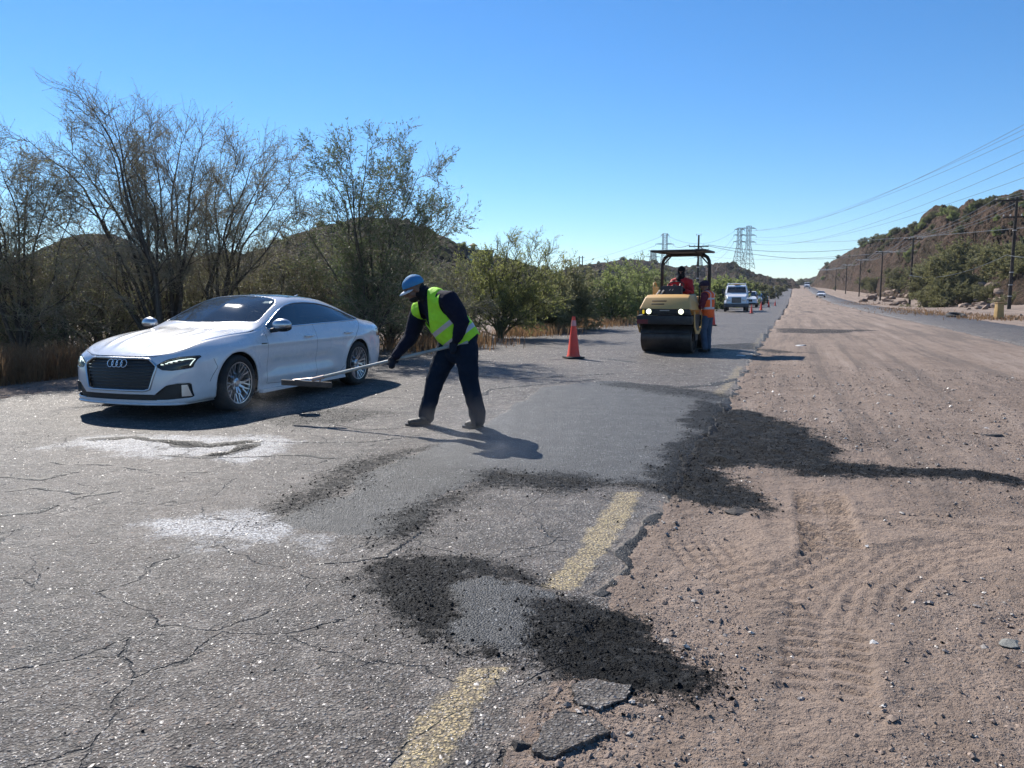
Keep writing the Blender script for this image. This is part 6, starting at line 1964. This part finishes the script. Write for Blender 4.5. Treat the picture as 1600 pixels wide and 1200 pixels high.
# ------------------------------------------------------------------ far vehicles
def mini_car(name, label, cat, body_mat, px, py, Y=None, rz=None, L=4.5, Wd=1.8, Hh=1.5, kind='car', face=True, lit=False):
    p = GT(px, py) if Y is None else base_at(px, Y)
    if rz is None: rz = math.pi / 2 - RD + (math.pi if face else 0)
    t = thing(name, label, cat, (p.x, p.y, p.z + .02), rz)
    h = Hh; w = Wd / 2
    if kind == 'suv': prof = [(-.5, .22), (-.5, .62), (-.47, .92), (-.40, 1.0), (-.05, 1.0), (.12, .66), (.40, .60), (.48, .52), (.5, .22)]
    elif kind == 'pickup': prof = [(-.5, .25), (-.5, .60), (-.12, .60), (-.10, .96), (-.05, 1.0), (.10, 1.0), (.22, .66), (.44, .62), (.5, .52), (.5, .25)]
    else: prof = [(-.5, .22), (-.5, .60), (-.46, .70), (-.30, .98), (-.05, 1.0), (.16, .68), (.42, .60), (.5, .48), (.5, .22)]
    pts = [(a * L, b * h) for a, b in prof]
    bm_ = bmesh.new()
    A = [bm_.verts.new((x, -w * (1 if z < .66 * h else .80), z)) for x, z in pts]; B = [bm_.verts.new((x, w * (1 if z < .66 * h else .80), z)) for x, z in pts]
    n = len(pts)
    bm_.faces.new(A); bm_.faces.new(B[::-1])
    for i in range(n): bm_.faces.new((A[i], B[i], B[(i + 1) % n], A[(i + 1) % n]))
    bmesh.ops.recalc_face_normals(bm_, faces=bm_.faces[:]); bmesh.ops.bevel(bm_, geom=bm_.edges[:], offset=.07, segments=2, affect='EDGES')
    m = MB(); m.bm_add(bm_); bm_.free(); m.build("body", body_mat, t, angle=50)
    xs = [q for q in pts]
    # windscreen slab
    i0 = {'suv': 4, 'pickup': 5, 'car': 4}[kind]; a_, b_ = pts[i0], pts[i0 + 1]
    u = Vector((b_[0] - a_[0], 0, b_[1] - a_[1])); nn = Vector((-u.z, 0, u.x)).normalized(); nn = nn if nn.x > 0 else -nn
    q0 = Vector((a_[0], 0, a_[1])) + u * .12; q1 = Vector((a_[0], 0, a_[1])) + u * .92
    m = MB(); V_ = [q0 + Vector((0, s * w * .68, 0)) for s in (-1, 1)] + [q1 + Vector((0, s * w * .84, 0)) for s in (1, -1)]
    m.add([v + nn * .012 for v in V_] + [v - nn * .05 for v in V_], [(0, 1, 2, 3), (7, 6, 5, 4), (0, 4, 5, 1), (1, 5, 6, 2), (2, 6, 7, 3), (3, 7, 4, 0)]); m.build("windscreen", C_GLASS, t)
    for s in (-1, 1):
        x0 = pts[3][0] if kind != 'pickup' else pts[3][0]; 
        m = MB(); zz0, zz1 = .68 * h, .92 * h
        m.add([(x0 + .12, s * (w * .90), zz0), (b_[0] - .25, s * (w * .90), zz0), (a_[0] - .02, s * w * .815, zz1), (x0 + .25, s * w * .815, zz1)], [(0, 1, 2, 3)])
        o = m.build("side_window", C_GLASS, t); o.modifiers.new("t", 'SOLIDIFY').thickness = .05
    m = MB(); m.box((L / 2 - .02, 0, .42 * h), (.06, Wd * .5, .14 * h), bev=.01); m.build("grille", C_BLACK, t)
    m = MB(); m.box((L / 2 - .03, 0, .24 * h), (.10, Wd * .9, .09 * h), bev=.02); m.build("bumper", C_BLACK, t)
    for s in (-1, 1):
        m = MB(); m.box((L / 2 - .06, s * Wd * .38, .47 * h), (.08, .30, .12), bev=.02); m.build("headlight", LAMP_ON if lit else C_SILVER, t)
        m = MB(); m.box((.16 * L, s * (w + .08), .66 * h), (.08, .18, .12), bev=.03); m.build("mirror", body_mat, t)
        for x in (-.30 * L, .31 * L):
            m = MB(); m.lathe([(.18, -.1), (.30, -.1), (.33, -.07), (.33, .07), (.30, .1), (.18, .1)], 20, Matrix.Translation((x, s * (w - .09), .33)) @ Matrix.Rotation(R(90), 4, 'X'))
            wo_ = m.build("wheel", C_TYRE, t); m = MB(); m.lathe([(0, -.08), (.19, -.09), (.19, .09), (0, .08)], 16, Matrix.Translation((x, s * (w - .09), .33)) @ Matrix.Rotation(R(90), 4, 'X')); m.build("rim", C_SILVER, wo_)
    return t
P_WHITE = paint("far_white", (.80, .80, .80), .3, dirt=.15); P_SILV = paint("far_silver", (.30, .34, .36), .35, .4, dirt=.2); P_TEAL = paint("far_teal", (.10, .17, .20), .35, .3, dirt=.2); P_DARK = paint("far_dark", (.06, .065, .08), .35, dirt=.2)
mini_car("sport_utility_car", "small white car half hidden behind the right side of the white truck", "car", P_WHITE, 1170, 480, L=4.6, Hh=1.7, kind='suv')
mini_car("sedan_car", "grey green sedan waiting just right of the white truck", "car", P_SILV, 1181, 476.5, L=4.6, Hh=1.5)
mini_car("pickup_truck", "dark teal pickup behind the grey green sedan in the queue", "pickup", P_TEAL, 1190.5, 474.5, L=5.2, Wd=1.95, Hh=1.8, kind='pickup')
mini_car("oncoming_car", "white and dark car alone further up the left road", "car", P_WHITE, 1205, 464.5, Y=190, L=4.5, Hh=1.55, kind='suv')
mini_car("distant_car", "tiny white van at the top of the left road", "van", P_WHITE, 1209, 458, Y=270, L=4.8, Hh=2.0, kind='suv')
mini_car("distant_car", "pale bluish car driving on the right road below the rocky hill", "car", P_WHITE, 1279, 465, Y=176, L=4.4, Hh=1.5)
mini_car("distant_truck", "tiny white truck at the far end of the right road", "truck", P_WHITE, 1257, 455, Y=350, L=7, Wd=2.4, Hh=2.9, kind='suv')

# ------------------------------------------------------------------ white service truck
tp = GT(1150, 487)
trk = thing("service_truck", "white lorry with black grille and roof rack parked behind the road roller", "truck", (tp.x, tp.y, tp.z + .02), math.pi / 2 - RD + math.pi + R(4))
m = MB()   # cab + bonnet
bm_ = bmesh.new()
pr = [(-1.2, .75, 1.05), (-1.2, 2.45, .95), (-1.05, 2.55, .92), (-.15, 2.55, .92), (.10, 2.40, .95), (.55, 1.72, 1.03), (1.35, 1.55, .98), (1.75, 1.38, .90), (1.85, 1.15, .88), (1.85, .62, .95), (.9, .62, 1.05)]
A = [bm_.verts.new((x, -w_, z)) for x, z, w_ in pr]; B = [bm_.verts.new((x, w_, z)) for x, z, w_ in pr]
bm_.faces.new(A); bm_.faces.new(B[::-1])
for i in range(len(pr)): bm_.faces.new((A[i], B[i], B[(i + 1) % len(pr)], A[(i + 1) % len(pr)]))
bmesh.ops.recalc_face_normals(bm_, faces=bm_.faces[:]); bmesh.ops.bevel(bm_, geom=bm_.edges[:], offset=.09, segments=3, affect='EDGES')
m.bm_add(bm_); bm_.free(); cab_ = m.build("cab", P_WHITE, trk, angle=50)
u = Vector((.45, 0, -.68)); nn = Vector((.68, 0, .45)).normalized()
q0 = Vector((.10, 0, 2.40)) + u * .08; q1 = Vector((.10, 0, 2.40)) + u * .90
V_ = [q0 + Vector((0, -.80, 0)), q0 + Vector((0, .80, 0)), q1 + Vector((0, .90, 0)), q1 + Vector((0, -.90, 0))]
m = MB(); m.add([v + nn * .015 for v in V_] + [v - nn * .06 for v in V_], [(0, 1, 2, 3), (7, 6, 5, 4), (0, 4, 5, 1), (1, 5, 6, 2), (2, 6, 7, 3), (3, 7, 4, 0)]); m.build("windscreen", C_GLASS, trk)
for s in (-1, 1):
    m = MB(); m.add([(-1.0, s * .99, 1.75), (.25, s * 1.0, 1.75), (.0, s * .955, 2.35), (-1.0, s * .945, 2.35)], [(0, 1, 2, 3)]); o = m.build("side_window", C_GLASS, trk); o.modifiers.new("t", 'SOLIDIFY').thickness = .04
    m = MB(); m.box((.35, s * 1.28, 1.95), (.10, .20, .45), bev=.04); m.tube([(.35, s * 1.0, 2.2), (.35, s * 1.25, 2.2)], .02, 6); m.tube([(.35, s * 1.0, 1.7), (.35, s * 1.25, 1.75)], .02, 6); m.build("mirror", C_BLACK, trk)
    m = MB(); m.box((1.80, s * .68, 1.12), (.12, .34, .26), bev=.05); m.build("headlight", C_SILVER, trk)
    for x, dual in ((1.15, 0), (-3.6, 1)):
        m = MB(); Mx = Matrix.Translation((x, s * (1.0 if not dual else .95), .48)) @ Matrix.Rotation(R(90), 4, 'X'); h_ = .13 if not dual else .25
        m.lathe([(.28, -h_), (.44, -h_), (.48, -h_ + .03), (.48, h_ - .03), (.44, h_), (.28, h_)], 24, Mx); wo_ = m.build("wheel", C_TYRE, trk)
        m = MB(); m.lathe([(0, -h_ * .5), (.28, -h_ * .9), (.28, h_ * .9), (0, h_ * .5)], 20, Mx); m.build("rim", C_SILVER, wo_)
    m = MB(); m.prism([(.55, .50), (.60, .85), (.85, 1.08), (1.45, 1.08), (1.70, .85), (1.72, .6), (1.64, .6), (1.6, .82), (1.4, .98), (.9, .98), (.68, .82), (.64, .5)], 'y', s * .90, s * 1.10); m.build("mudguard", P_WHITE, trk)
m = MB(); m.box((1.86, 0, 1.10), (.06, .86, .52), bev=.03); g_ = m.build("grille", C_BLACK, trk)
m = MB()
for k in range(5): m.box((1.895, 0, .92 + k * .09), (.012, .78, .012))
m.build("slats", C_SILVER, g_)
m = MB(); m.box((1.95, 0, .62), (.22, 2.25, .34), bev=.05); m.build("bumper", simple("bumper_dark", (.05, .06, .075), .4), trk)
m = MB(); m.box((-.9, 0, .60), (5.6, .9, .25), bev=.02); m.build("chassis", C_BLACK, trk)
m = MB()   # rounded tank body
prf = [(1.12 * math.copysign(abs(math.cos(a)) ** .6, math.cos(a)), 1.62 + .86 * math.copysign(abs(math.sin(a)) ** .7, math.sin(a))) for a in np.linspace(0, 2 * math.pi, 33)[:-1]]
m.prism(prf, 'x', -5.2, -1.35); tank = m.build("tank", P_WHITE, trk, angle=40)
m = MB()
for s in (-1, 1): m.tube([(-1.2, s * .85, 2.35), (-1.2, s * .85, 2.72), (-3.8, s * .85, 2.72), (-3.8, s * .85, 2.4)], .03, 6)
for x in (-1.2, -2.0, -2.9, -3.8): m.tube([(x, -.85, 2.72), (x, .85, 2.72)], .03, 6)
m.build("roof_rack", C_SILVER, trk)
trk.scale = (.83, .83, .83)
m = MB(); m.box((-.2, 0, 2.60), (.25, .5, .08), bev=.03); m.build("marker_lamp", simple("marker_amber", (.6, .25, .1), .4), trk)

# ------------------------------------------------------------------ poles, towers, wires
WOODP = simple("pole_wood", (.030, .024, .020), .85, var=.35, scale=3, dirt=((.10, .075, .055), .4)); STEEL = simple("tower_steel", (.065, .07, .08), .55, .3); PORC = simple("insulator", (.50, .48, .46), .3); WIRE = simple("wire_metal", (.10, .11, .12), .5, .3)
BANDP = simple("pole_band", (.5, .47, .43), .6)
def pole(label, px, pyb, pyt, Y, group=None, arms=((0, 1.2),), cat="utility pole", r=.15, rz=RD):
    b = AT(px, pyb, Y); tz = AT(px, pyt, Y).z
    g = TZ(b.x, b.y); b.z = min(b.z, g + 12) if b.z > g else g
    H = tz - b.z
    t = thing("utility_pole", label, cat, b, -rz, group)
    m = MB(); m.tube([(0, 0, -.8), (0, 0, H * .5), (0, 0, H)], [r, r * .85, r * .68], 12); m.build("pole", WOODP, t)
    tips = []
    for dz, hw in arms:
        m = MB(); m.box((0, -.12, H - .25 - dz), (hw * 2, .10, .12)); a = m.build("crossarm", WOODP, t)
        for k in (-1, -.45, .45, 1):
            m = MB(); m.lathe([(0, .16), (.04, .15), (.06, .10), (.04, .07), (.06, .03), (.03, 0)], 10, Matrix.Translation((k * hw * .95, -.12, H - .19 - dz))); m.build("insulator", PORC, a)
            tips.append(b + Matrix.Rotation(-rz, 3, 'Z') @ Vector((k * hw * .95, -.12, H - .06 - dz)))
        m = MB(); m.tube([(0, -.08, H - .9 - dz), (hw * .55, -.10, H - .28 - dz)], .015, 5); m.tube([(0, -.08, H - .9 - dz), (-hw * .55, -.10, H - .28 - dz)], .015, 5); m.build("brace", STEEL, t)
    return t, tips, b, H
POLES = [(1576, 487, 308, 62, "nearest dark utility pole with white bands, at the right edge of the photo", ((0, 1.5), (1.3, .9))),
         (1421, 477, 371, 101, "second utility pole along the right road, left of the green trees", ((0, 1.1),)),
         (1375, 471, 392, 136, "third utility pole along the right road", ((0, 1.1),)),
         (1342, 465, 405, 183, "fourth utility pole along the right road", ((0, 1.1),)),
         (1321, 461, 413, 230, "fifth utility pole along the right road, in front of the cliff", ((0, 1.1),)),
         (1305, 457, 418, 292, "sixth utility pole along the right road, in front of the cliff end", ((0, 1.1),)),
         (1290, 450, 420, 385, "seventh and second farthest utility pole at the cliff tip", ((0, 1.1),)),
         (1280, 448, 420, 430, "farthest utility pole just left of the cliff tip", ((0, 1.1),))]
PT = []
for px, pb, pt_, Y, lab, arms in POLES:
    o, tips, b, H = pole(lab, px, pb, pt_, Y, "utility poles along the right road", arms)
    PT.append(tips)
    if px == 1576:
        for z_ in (1.0, 1.9, 2.9, 6.2):
            m = MB(); m.tube([(0, 0, z_), (0, 0, z_ + .07)], .155, 12); m.build("band", BANDP, o)
o, ctips, b, H = pole("dark utility pole with one crossarm rising behind the roof of the road roller", 1089, 474, 367, 92, None, ((1.1, 1.15),), rz=0)
for z_ in (2.9, 4.2):
    m = MB(); m.tube([(0, 0, z_), (0, 0, z_ + .12)], .15, 12); m.build("band", BANDP, o)
m = MB(); m.lathe([(0, .25), (.05, .2), (.03, 0)], 8, Matrix.Translation((.25, 0, H - .1))); m.lathe([(0, .25), (.05, .2), (.03, 0)], 8, Matrix.Translation((-.25, 0, H - .1))); m.build("insulator", PORC, o)

def tower(label, px, pyt, pyb, Y, wtop, wbot, arms, rz=.0, head=.45):
    b = AT(px, pyb, Y); tz = AT(px, pyt, Y).z; H = tz - b.z
    t = thing("lattice_tower", label, "pylon", b, rz, "steel lattice pylons on the hills")
    r = .11 * Y / 420
    m = MB(); n = 9
    def wd(u): return wbot + (wtop - wbot) * min(1, u / (1 - head)) 
    lv = [0] + list(np.linspace(.12, 1, n))
    for i in range(len(lv) - 1):
        a, c = lv[i], lv[i + 1]; wa, wc = wd(a) / 2, wd(c) / 2
        ca = [(-wa, -wa), (wa, -wa), (wa, wa), (-wa, wa)]; cc_ = [(-wc, -wc), (wc, -wc), (wc, wc), (-wc, wc)]
        for k in range(4):
            j = (k + 1) % 4
            m.tube([(*ca[k], a * H), (*cc_[k], c * H)], r, 4, False)
            m.tube([(*ca[k], a * H), (*cc_[j], c * H)], r * .6, 3, False)
            m.tube([(*ca[j], a * H), (*cc_[k], c * H)], r * .6, 3, False)
            m.tube([(*cc_[k], c * H), (*cc_[j], c * H)], r * .6, 3, False)
    m.build("frame", STEEL, t)
    tips = []
    for u, w_ in arms:
        for s in (-1, 1):
            m = MB(); z = u * H; wi = wd(u) / 2
            for y_ in (-wi, wi): m.tube([(s * wi, y_, z), (s * w_, 0, z + .1)], r * .9, 4, False); m.tube([(s * wi, y_, z + .035 * H), (s * w_, 0, z + .1)], r * .7, 4, False)
            m.tube([(s * w_, 0, z), (s * w_, 0, z - .04 * H)], r * .9, 5)
            m.build("arm", STEEL, t)
            tips.append(b + Matrix.Rotation(rz, 3, 'Z') @ Vector((s * w_, 0, z - .04 * H)))
    return tips
TW1 = tower("left of the two tall steel pylons on the middle hill", 1154, 356, 414, 430, 1.9, 5.2, ((.62, 3.6), (.80, 3.4), (.95, 3.0)), .2)
TW2 = tower("right of the two tall steel pylons on the middle hill", 1168, 353, 420, 400, 1.8, 5.4, ((.62, 4.2), (.78, 4.2), (.94, 4.0)), .2)
TW3 = tower("steel pylon behind the left post of the road roller roof", 1038, 365, 417, 380, 2.0, 3.4, ((.68, 4.6), (.95, 2.0)), .1)
TW4 = tower("small distant steel pylon left of the road roller roof", 1020.5, 391, 410, 560, 3.4, 4.6, ((.45, 5), (.95, 3.5)), .1)
TW5 = tower("small distant steel pylon just right of the dark centre pole", 1093, 386, 418, 520, 1.8, 3.6, ((.5, 3.5), (.9, 3)), .1)

def wire(a, b, sag, r, label, group, n=28):
    a = Vector(a); b = Vector(b)
    pts = [a.lerp(b, i / n) - Vector((0, 0, sag * 4 * (i / n) * (1 - i / n))) - a for i in range(n + 1)]
    m = MB(); m.tube(pts, r, 5, False); o = m.build("power_line", WIRE, None, loc=a, smooth_sh=True)
    tag(o, label, "cable", group)
# lines along the right poles
gr_ = "low wires along the right row of poles"
for i in range(len(PT) - 1):
    for k in range(4):
        rr_ = .012 + .00016 * PT[i][k].y
        wire(PT[i][k + (4 if i == 0 and k < 0 else 0)], PT[i + 1][k], .5 if i == 0 else .7, rr_, f"low wire between the {['nearest and second','second and third','third and fourth','fourth and fifth','fifth and sixth','sixth and seventh','seventh and last'][i]} pole of the right row", gr_)
off = [AT(1760, 250, 38) + Vector((k, 0, .0)) for k in (-1.5, -.7, .7, 1.5)]
for k in range(4): wire(PT[0][k], off[k], .3, .014, "low wire from the nearest pole out past the right edge of the photo", gr_)
wire(AT(1576, 397, 62), AT(1421, 430, 101), .9, .022, "sagging pale service wire between the nearest and second pole", gr_)
wire(AT(1576, 399, 62), AT(1640, 402, 55), .1, .02, "pale service wire leaving the nearest pole to the right", gr_)
# transmission lines from off the right edge to the towers
gt_ = "high transmission lines crossing the sky"
ends = [(213, 140), (231, 146), (249, 150), (266, 140), (290, 150), (222, 160)]
tgt = [TW2[5], TW2[4], TW2[3], TW2[1], TW1[1], TW1[5]]
wl_ = ["uppermost high wire across the sky to the right pylon", "second high wire across the sky from the top", "third high wire across the sky from the top", "fourth high wire across the sky to the right pylon", "fifth high wire across the sky, ending at the left pylon", "high wire across the sky to the top of the left pylon"]
for (py, Y), tg, lb in zip(ends, tgt, wl_): wire(AT(1700, py - (455 - py) * .30, Y * .85), tg, 5.5, .036, lb, gt_, 44)
wire(AT(1640, 352, 90), AT(1168, 372, 400), 2, .035, "nearly level wire crossing behind the right poles, upper", gt_, 40)
wire(AT(1640, 372, 110), AT(1093, 398, 520), 3, .04, "nearly level wire crossing behind the right poles, lower", gt_, 40)
wire(ctips[0], TW3[3], 2, .04, "wire from the centre pole to the pylon on its left", gt_)
wire(ctips[3], AT(1421, 374, 101), 1.2, .024, "wire from the centre pole over both roads to the second right pole", gt_)
wire(ctips[2], AT(1375, 394, 136), 1.4, .026, "wire from the centre pole over both roads to the third right pole", gt_)
for a, b, lb in ((TW3[0], AT(800, 424, 560), "wire leaving the pylon behind the roller to the left, lower"), (TW3[2], AT(800, 418, 560), "wire leaving the pylon behind the roller to the left, upper"),
                 (TW1[0], TW5[1], "wire from the left tall pylon down to the small pylon, lower"), (TW1[2], TW5[3], "wire from the left tall pylon down to the small pylon, upper"), (TW1[4], TW3[3], "wire between the left tall pylon and the pylon behind the roller, top"),
                 (TW2[0], TW1[1], "short lower wire between the two tall pylons"), (TW2[2], TW1[3], "short middle wire between the two tall pylons"), (TW5[0], TW4[1], "wire between the two small distant pylons")):
    wire(a, b, 5 if (Vector(a) - Vector(b)).length > 60 else 1, .055, lb, gt_, 30)
for px, lb in ((905, "left"), (910, "right")):
    b = hill_pt(px, 418)
    if b:
        t = thing("mast", f"{lb} of two tiny masts on the middle hill ridge", "mast", b)
        m = MB(); m.tube([(0, 0, -.5), (0, 0, 4.2)], .22, 6); m.build("pole", STEEL, t); m = MB(); m.box((0, 0, 3.6), (1.4, .15, .15)); m.build("crossarm", STEEL, t)

# ------------------------------------------------------------------ building on the hill
bp = AT(742, 407, 128)
bl = thing("hill_building", "low dark building with a small rooftop turret on the hill behind the yellow green bush", "building", bp)
WALLD = simple("building_wall", (.06, .062, .065), .8, var=.2); ROOFT = simple("turret_tan", (.20, .15, .09), .7)
m = MB(); m.box((0, 2, .2), (5.8, 4.5, 2.6)); m.build("wall", WALLD, bl)
m = MB(); m.box((0, 2, 1.60), (6.2, 4.9, .22)); rf = m.build("roof", C_BLACK, bl)
m = MB(); m.box((-.35, 2, 2.1), (.75, .75, .9)); m.lathe([(.7, 2.5), (.72, 2.6), (.3, 2.85), (0, 3.0)], 8, Matrix.Translation((-.35, 2, 0))); m.build("turret", ROOFT, rf)
for k in range(4):
    m = MB(); m.box((-2.1 + k * 1.4, -.27, .35), (.9, .06, 1.0)); w_ = m.build("window", C_GLASS, bl); m = MB(); m.box((-2.1 + k * 1.4, -.30, .35), (.05, .05, 1.0)); m.build("frame", STEEL, w_)

# ------------------------------------------------------------------ rocks, litter, small things
def rock_mesh(seed, sub=3, amp=.3, flat=.75):
    bm_ = bmesh.new(); bmesh.ops.create_icosphere(bm_, subdivisions=sub, radius=1)
    co = np.array([v.co[:] for v in bm_.verts]); r3 = np.random.default_rng(seed)
    for _ in range(11):
        n_ = r3.normal(0, 1, 3); n_ /= np.linalg.norm(n_); d = co @ n_ - r3.uniform(.45, .8)
        co -= np.clip(d, 0, None)[:, None] * n_
    co *= (1 + amp * .3 * fbm(co[:, 0] * 3 + seed, co[:, 1] * 3 + co[:, 2] * 2, 3, seed))[:, None]
    co[:, 2] *= flat
    for v, c in zip(bm_.verts, co): v.co = c
    me = bpy.data.meshes.new("rock"); bm_.to_mesh(me); bm_.free()
    me.polygons.foreach_set("use_smooth", [False] * len(me.polygons)); return me
ROCKM = simple("boulder_tan", (.26, .19, .145), .9, var=.35, scale=2, bump=.8, bscale=12)
rms = [rock_mesh(s, 2) for s in range(5)]
for me in rms: me.materials.append(ROCKM)
r5 = random.Random(3)
cl = []
for i in range(110):
    if i < 60: px, py = r5.gauss(1528, 22), 0; py = r5.uniform(447, 484)
    elif i < 90: px = r5.uniform(1345, 1425); py = r5.uniform(455, 478)
    else: px = r5.uniform(1440, 1600); py = r5.uniform(488, 500)
    q = hill_pt(px, py)
    g = GT(px, py)
    if q is None or (g.y < q.y): q = g
    if q.y > 250: continue
    o = link("boulder", rms[i % 5]); s = r5.uniform(.25, .75) * (q.y / 80) * (1 if i < 90 else .45)
    if abs(px - 1528) < 40 and i < 60: s *= 1.15
    o.location = q + Vector((0, 0, s * .2)); o.scale = (s, s * .8, s * .75); o.rotation_euler = (r5.uniform(-.4, .4), r5.uniform(-.4, .4), r5.uniform(0, 6))
    if i < 60: tag(o, "angular tan boulder in the rock heap left of the nearest utility pole", "rock", "boulders of the rock heap")
    elif i < 90: tag(o, "tan boulder on the cut slope between the second and fourth poles", "rock", "boulders on the cut slope")
    else: tag(o, "small stone on the verge at the foot of the green trees", "rock", "stones on the right verge")
p = GT(1560, 499)
o = thing("marker_post", "short stubby yellow brown post at the foot of the nearest utility pole", "post", p); m = MB(); m.box((0, 0, .4), (.42, .35, .95), bev=.05, taper=(.85, .85)); m.build("post", simple("post_ochre", (.42, .27, .10), .8, dirt=((.2, .15, .1), .5)), o)
m = MB(); m.box((0, 0, .90), (.40, .33, .07), bev=.02); m.build("cap", simple("post_cap", (.30, .19, .08), .8), o)
p = GT(1494, 496)
m = MB(); m.lathe([(.30, -.1), (.48, -.12), (.55, -.06), (.55, .06), (.48, .12), (.30, .1)], 28, Matrix.Translation((0, 0, .10)) @ Matrix.Rotation(R(12), 4, 'X'), close=True)
o = m.build("scrap_tyre", C_TYRE, None, loc=p, smooth_sh=True); tag(o, "old black tyre lying on the verge by the right road", "tyre")
def scrap(px, py, size, mat, label, cat, name, seed, flat=.25, rz=0, z=0.0):
    me = rock_mesh(seed, 3, .6, flat); me.materials.append(mat); me.name = name
    o = link(name, me); p = G(px, py); zz = float(grid_lookup(rz_full, np.array([p.x]), np.array([p.y]))[0]) if p.length < 40 else TZ(p.x, p.y)
    o.location = (p.x, p.y, zz + z); o.scale = (size[0], size[1], size[2] / flat); o.rotation_euler = (0, 0, rz)
    return tag(o, label, cat)
LIT = simple("litter_white", (.62, .60, .57), .6, var=.2, bump=.5, bscale=15)
SLATE = simple("slab_grey", (.20, .195, .17), .55, var=.3, scale=6, bump=.5, bscale=30)
ASPH = simple("asphalt_lump", (.115, .10, .09), .8, var=.4, scale=30, bump=1.0, bscale=90)
scrap(1578, 1004, (.070, .045, .014), SLATE, "flat pale grey stone at the right edge of the photo", "stone", "flat_stone", 71, .3, .3, .008)
scrap(1366, 1003, (.020, .016, .012), LIT, "small rounded pale pebble left of the flat stone", "stone", "pebble", 72, .6)
scrap(1253, 541, (.20, .10, .05), LIT, "flattened white bag lying on the dirt past the roller shadow", "litter", "white_bag", 73, .3)
scrap(1157, 556, (.12, .09, .03), LIT, "white scrap lying in the shadow of the roller", "litter", "white_scrap", 74, .3)
scrap(1541, 667, (.05, .03, .012), LIT, "thin white scrap on the dirt at the right, beyond the black mix", "litter", "white_scrap", 75, .3)
scrap(1356, 858, (.022, .014, .006), LIT, "small white scrap beside the tyre marks", "litter", "white_scrap", 76, .3)
scrap(1380, 1108, (.022, .010, .005), LIT, "narrow pale chip low in the dirt near the bottom edge", "litter", "white_scrap", 77, .3, .6)
scrap(1555, 680, (.16, .05, .03), ASPH, "long dark lump on the dirt below the thin white scrap", "stone", "dark_lump", 78, .4)
scrap(1262, 488, (.6, .3, .10), ASPH, "dark heap of grit on the far median", "stone", "dark_lump", 79, .4)
scrap(1150, 800, (.10, .07, .035), ASPH, "black lump at the tip of the loose mix beside the broken edge", "asphalt lump", "asphalt_lump", 80, .5)
def slab(pts, h, label, seed):
    P_ = [G(a, b) for a, b in pts]; c = sum(P_, Vector()) / len(P_)
    r3 = np.random.default_rng(seed); out = []
    for i in range(len(P_)):
        a, b = P_[i] - c, P_[(i + 1) % len(P_)] - c
        for k in range(5): out.append(a.lerp(b, k / 5) * (1 + r3.uniform(-.07, .07)))
    zz = float(grid_lookup(rz_full, np.array([c.x]), np.array([c.y]))[0])
    n = len(out); V_ = [(p.x * 1.06, p.y * 1.06, -.03) for p in out] + [(p.x * (1 + r3.uniform(-.02, .02)), p.y, h * r3.uniform(.75, 1)) for p in out]
    F_ = [tuple(range(n, 2 * n))] + [(i, (i + 1) % n, n + (i + 1) % n, n + i) for i in range(n)]
    m = MB(); m.add(V_, F_)
    o = m.build("asphalt_slab", M_ROAD, None, loc=(c.x, c.y, zz), angle=20)
    return tag(o, label, "asphalt slab")
slab([(893, 1078), (925, 1070), (985, 1080), (978, 1100), (935, 1118), (900, 1108)], .014, "broken asphalt slab at the lower edge of the road, upper of two", 81)
slab([(850, 1140), (880, 1115), (925, 1128), (955, 1150), (900, 1172), (862, 1192), (830, 1180)], .015, "broken asphalt slab nearest the bottom edge of the photo", 82)
scrap(812, 1165, (.040, .030, .022), ASPH, "dark asphalt lump at the bottom end of the yellow line", "asphalt lump", "asphalt_lump", 83, .6)
for i in range(7):
    p = GT(786 + i * 3.5 + r5.uniform(-3, 3), 522 - r5.uniform(0, 8))
    me = rock_mesh(90 + i, 2, .8, .5); me.materials.append(LIT); o = link("white_litter", me); s = r5.uniform(.10, .22)
    o.location = p + Vector((0, 0, .1 + s * .6)); o.scale = (s, s * .7, s * 1.2); o.rotation_euler = (r5.uniform(0, 2), 0, r5.uniform(0, 6))
    tag(o, "crumpled white litter piled at the foot of the yellow green bush", "litter", "white litter under the yellow green bush")
# ------------------------------------------------------------------ air
hz = MB(); hz.box((100, 420, 29), (1500, 1000, 64))
t = NT("air"); vp = t.n("ShaderNodeVolumePrincipled")
vp.inputs["Color"].default_value = (.80, .88, 1.0, 1); vp.inputs["Density"].default_value = 0.00015; vp.inputs["Anisotropy"].default_value = 0.35
t.t.nodes.remove(t.b); t.l(vp.outputs[0], t.out.inputs["Volume"])
o = hz.build("haze", t.m); o["kind"] = "stuff"
def steam(px, py, size, dens, z=.25):
    p = G(px, py); m = MB(); m.ball((0, 0, 0), size, 20, 12)
    t = NT("steam"); t.t.nodes.remove(t.b); v = t.n("ShaderNodeVolumePrincipled"); v.inputs["Color"].default_value = (.95, .96, 1, 1); v.inputs["Anisotropy"].default_value = .4
    co = t.objc(); n = t.noise(co, 2.2, 4, .6, 1.2)
    ln = t.n("ShaderNodeVectorMath", operation='DIVIDE'); t.l(co, ln.inputs[0]); ln.inputs[1].default_value = size
    le = t.n("ShaderNodeVectorMath", operation='LENGTH'); t.l(ln.outputs[0], le.inputs[0])
    fall = t.ramp(le.outputs["Value"], [(0.1, 1.0), (0.95, 0.0)])
    t.l(t.math('MULTIPLY', t.math('MULTIPLY', t.ramp(n, [(.42, 0.0), (.7, 1.0)]), fall), dens), v.inputs["Density"]); t.l(v.outputs[0], t.out.inputs["Volume"])
    o = m.build("steam", t.m, None, loc=(p.x, p.y, z)); o["kind"] = "stuff"; o["label"] = "faint steam rising from the hot asphalt"
steam(760, 730, (.9, .8, .40), .35)
steam(400, 655, (.6, .5, .35), .30)
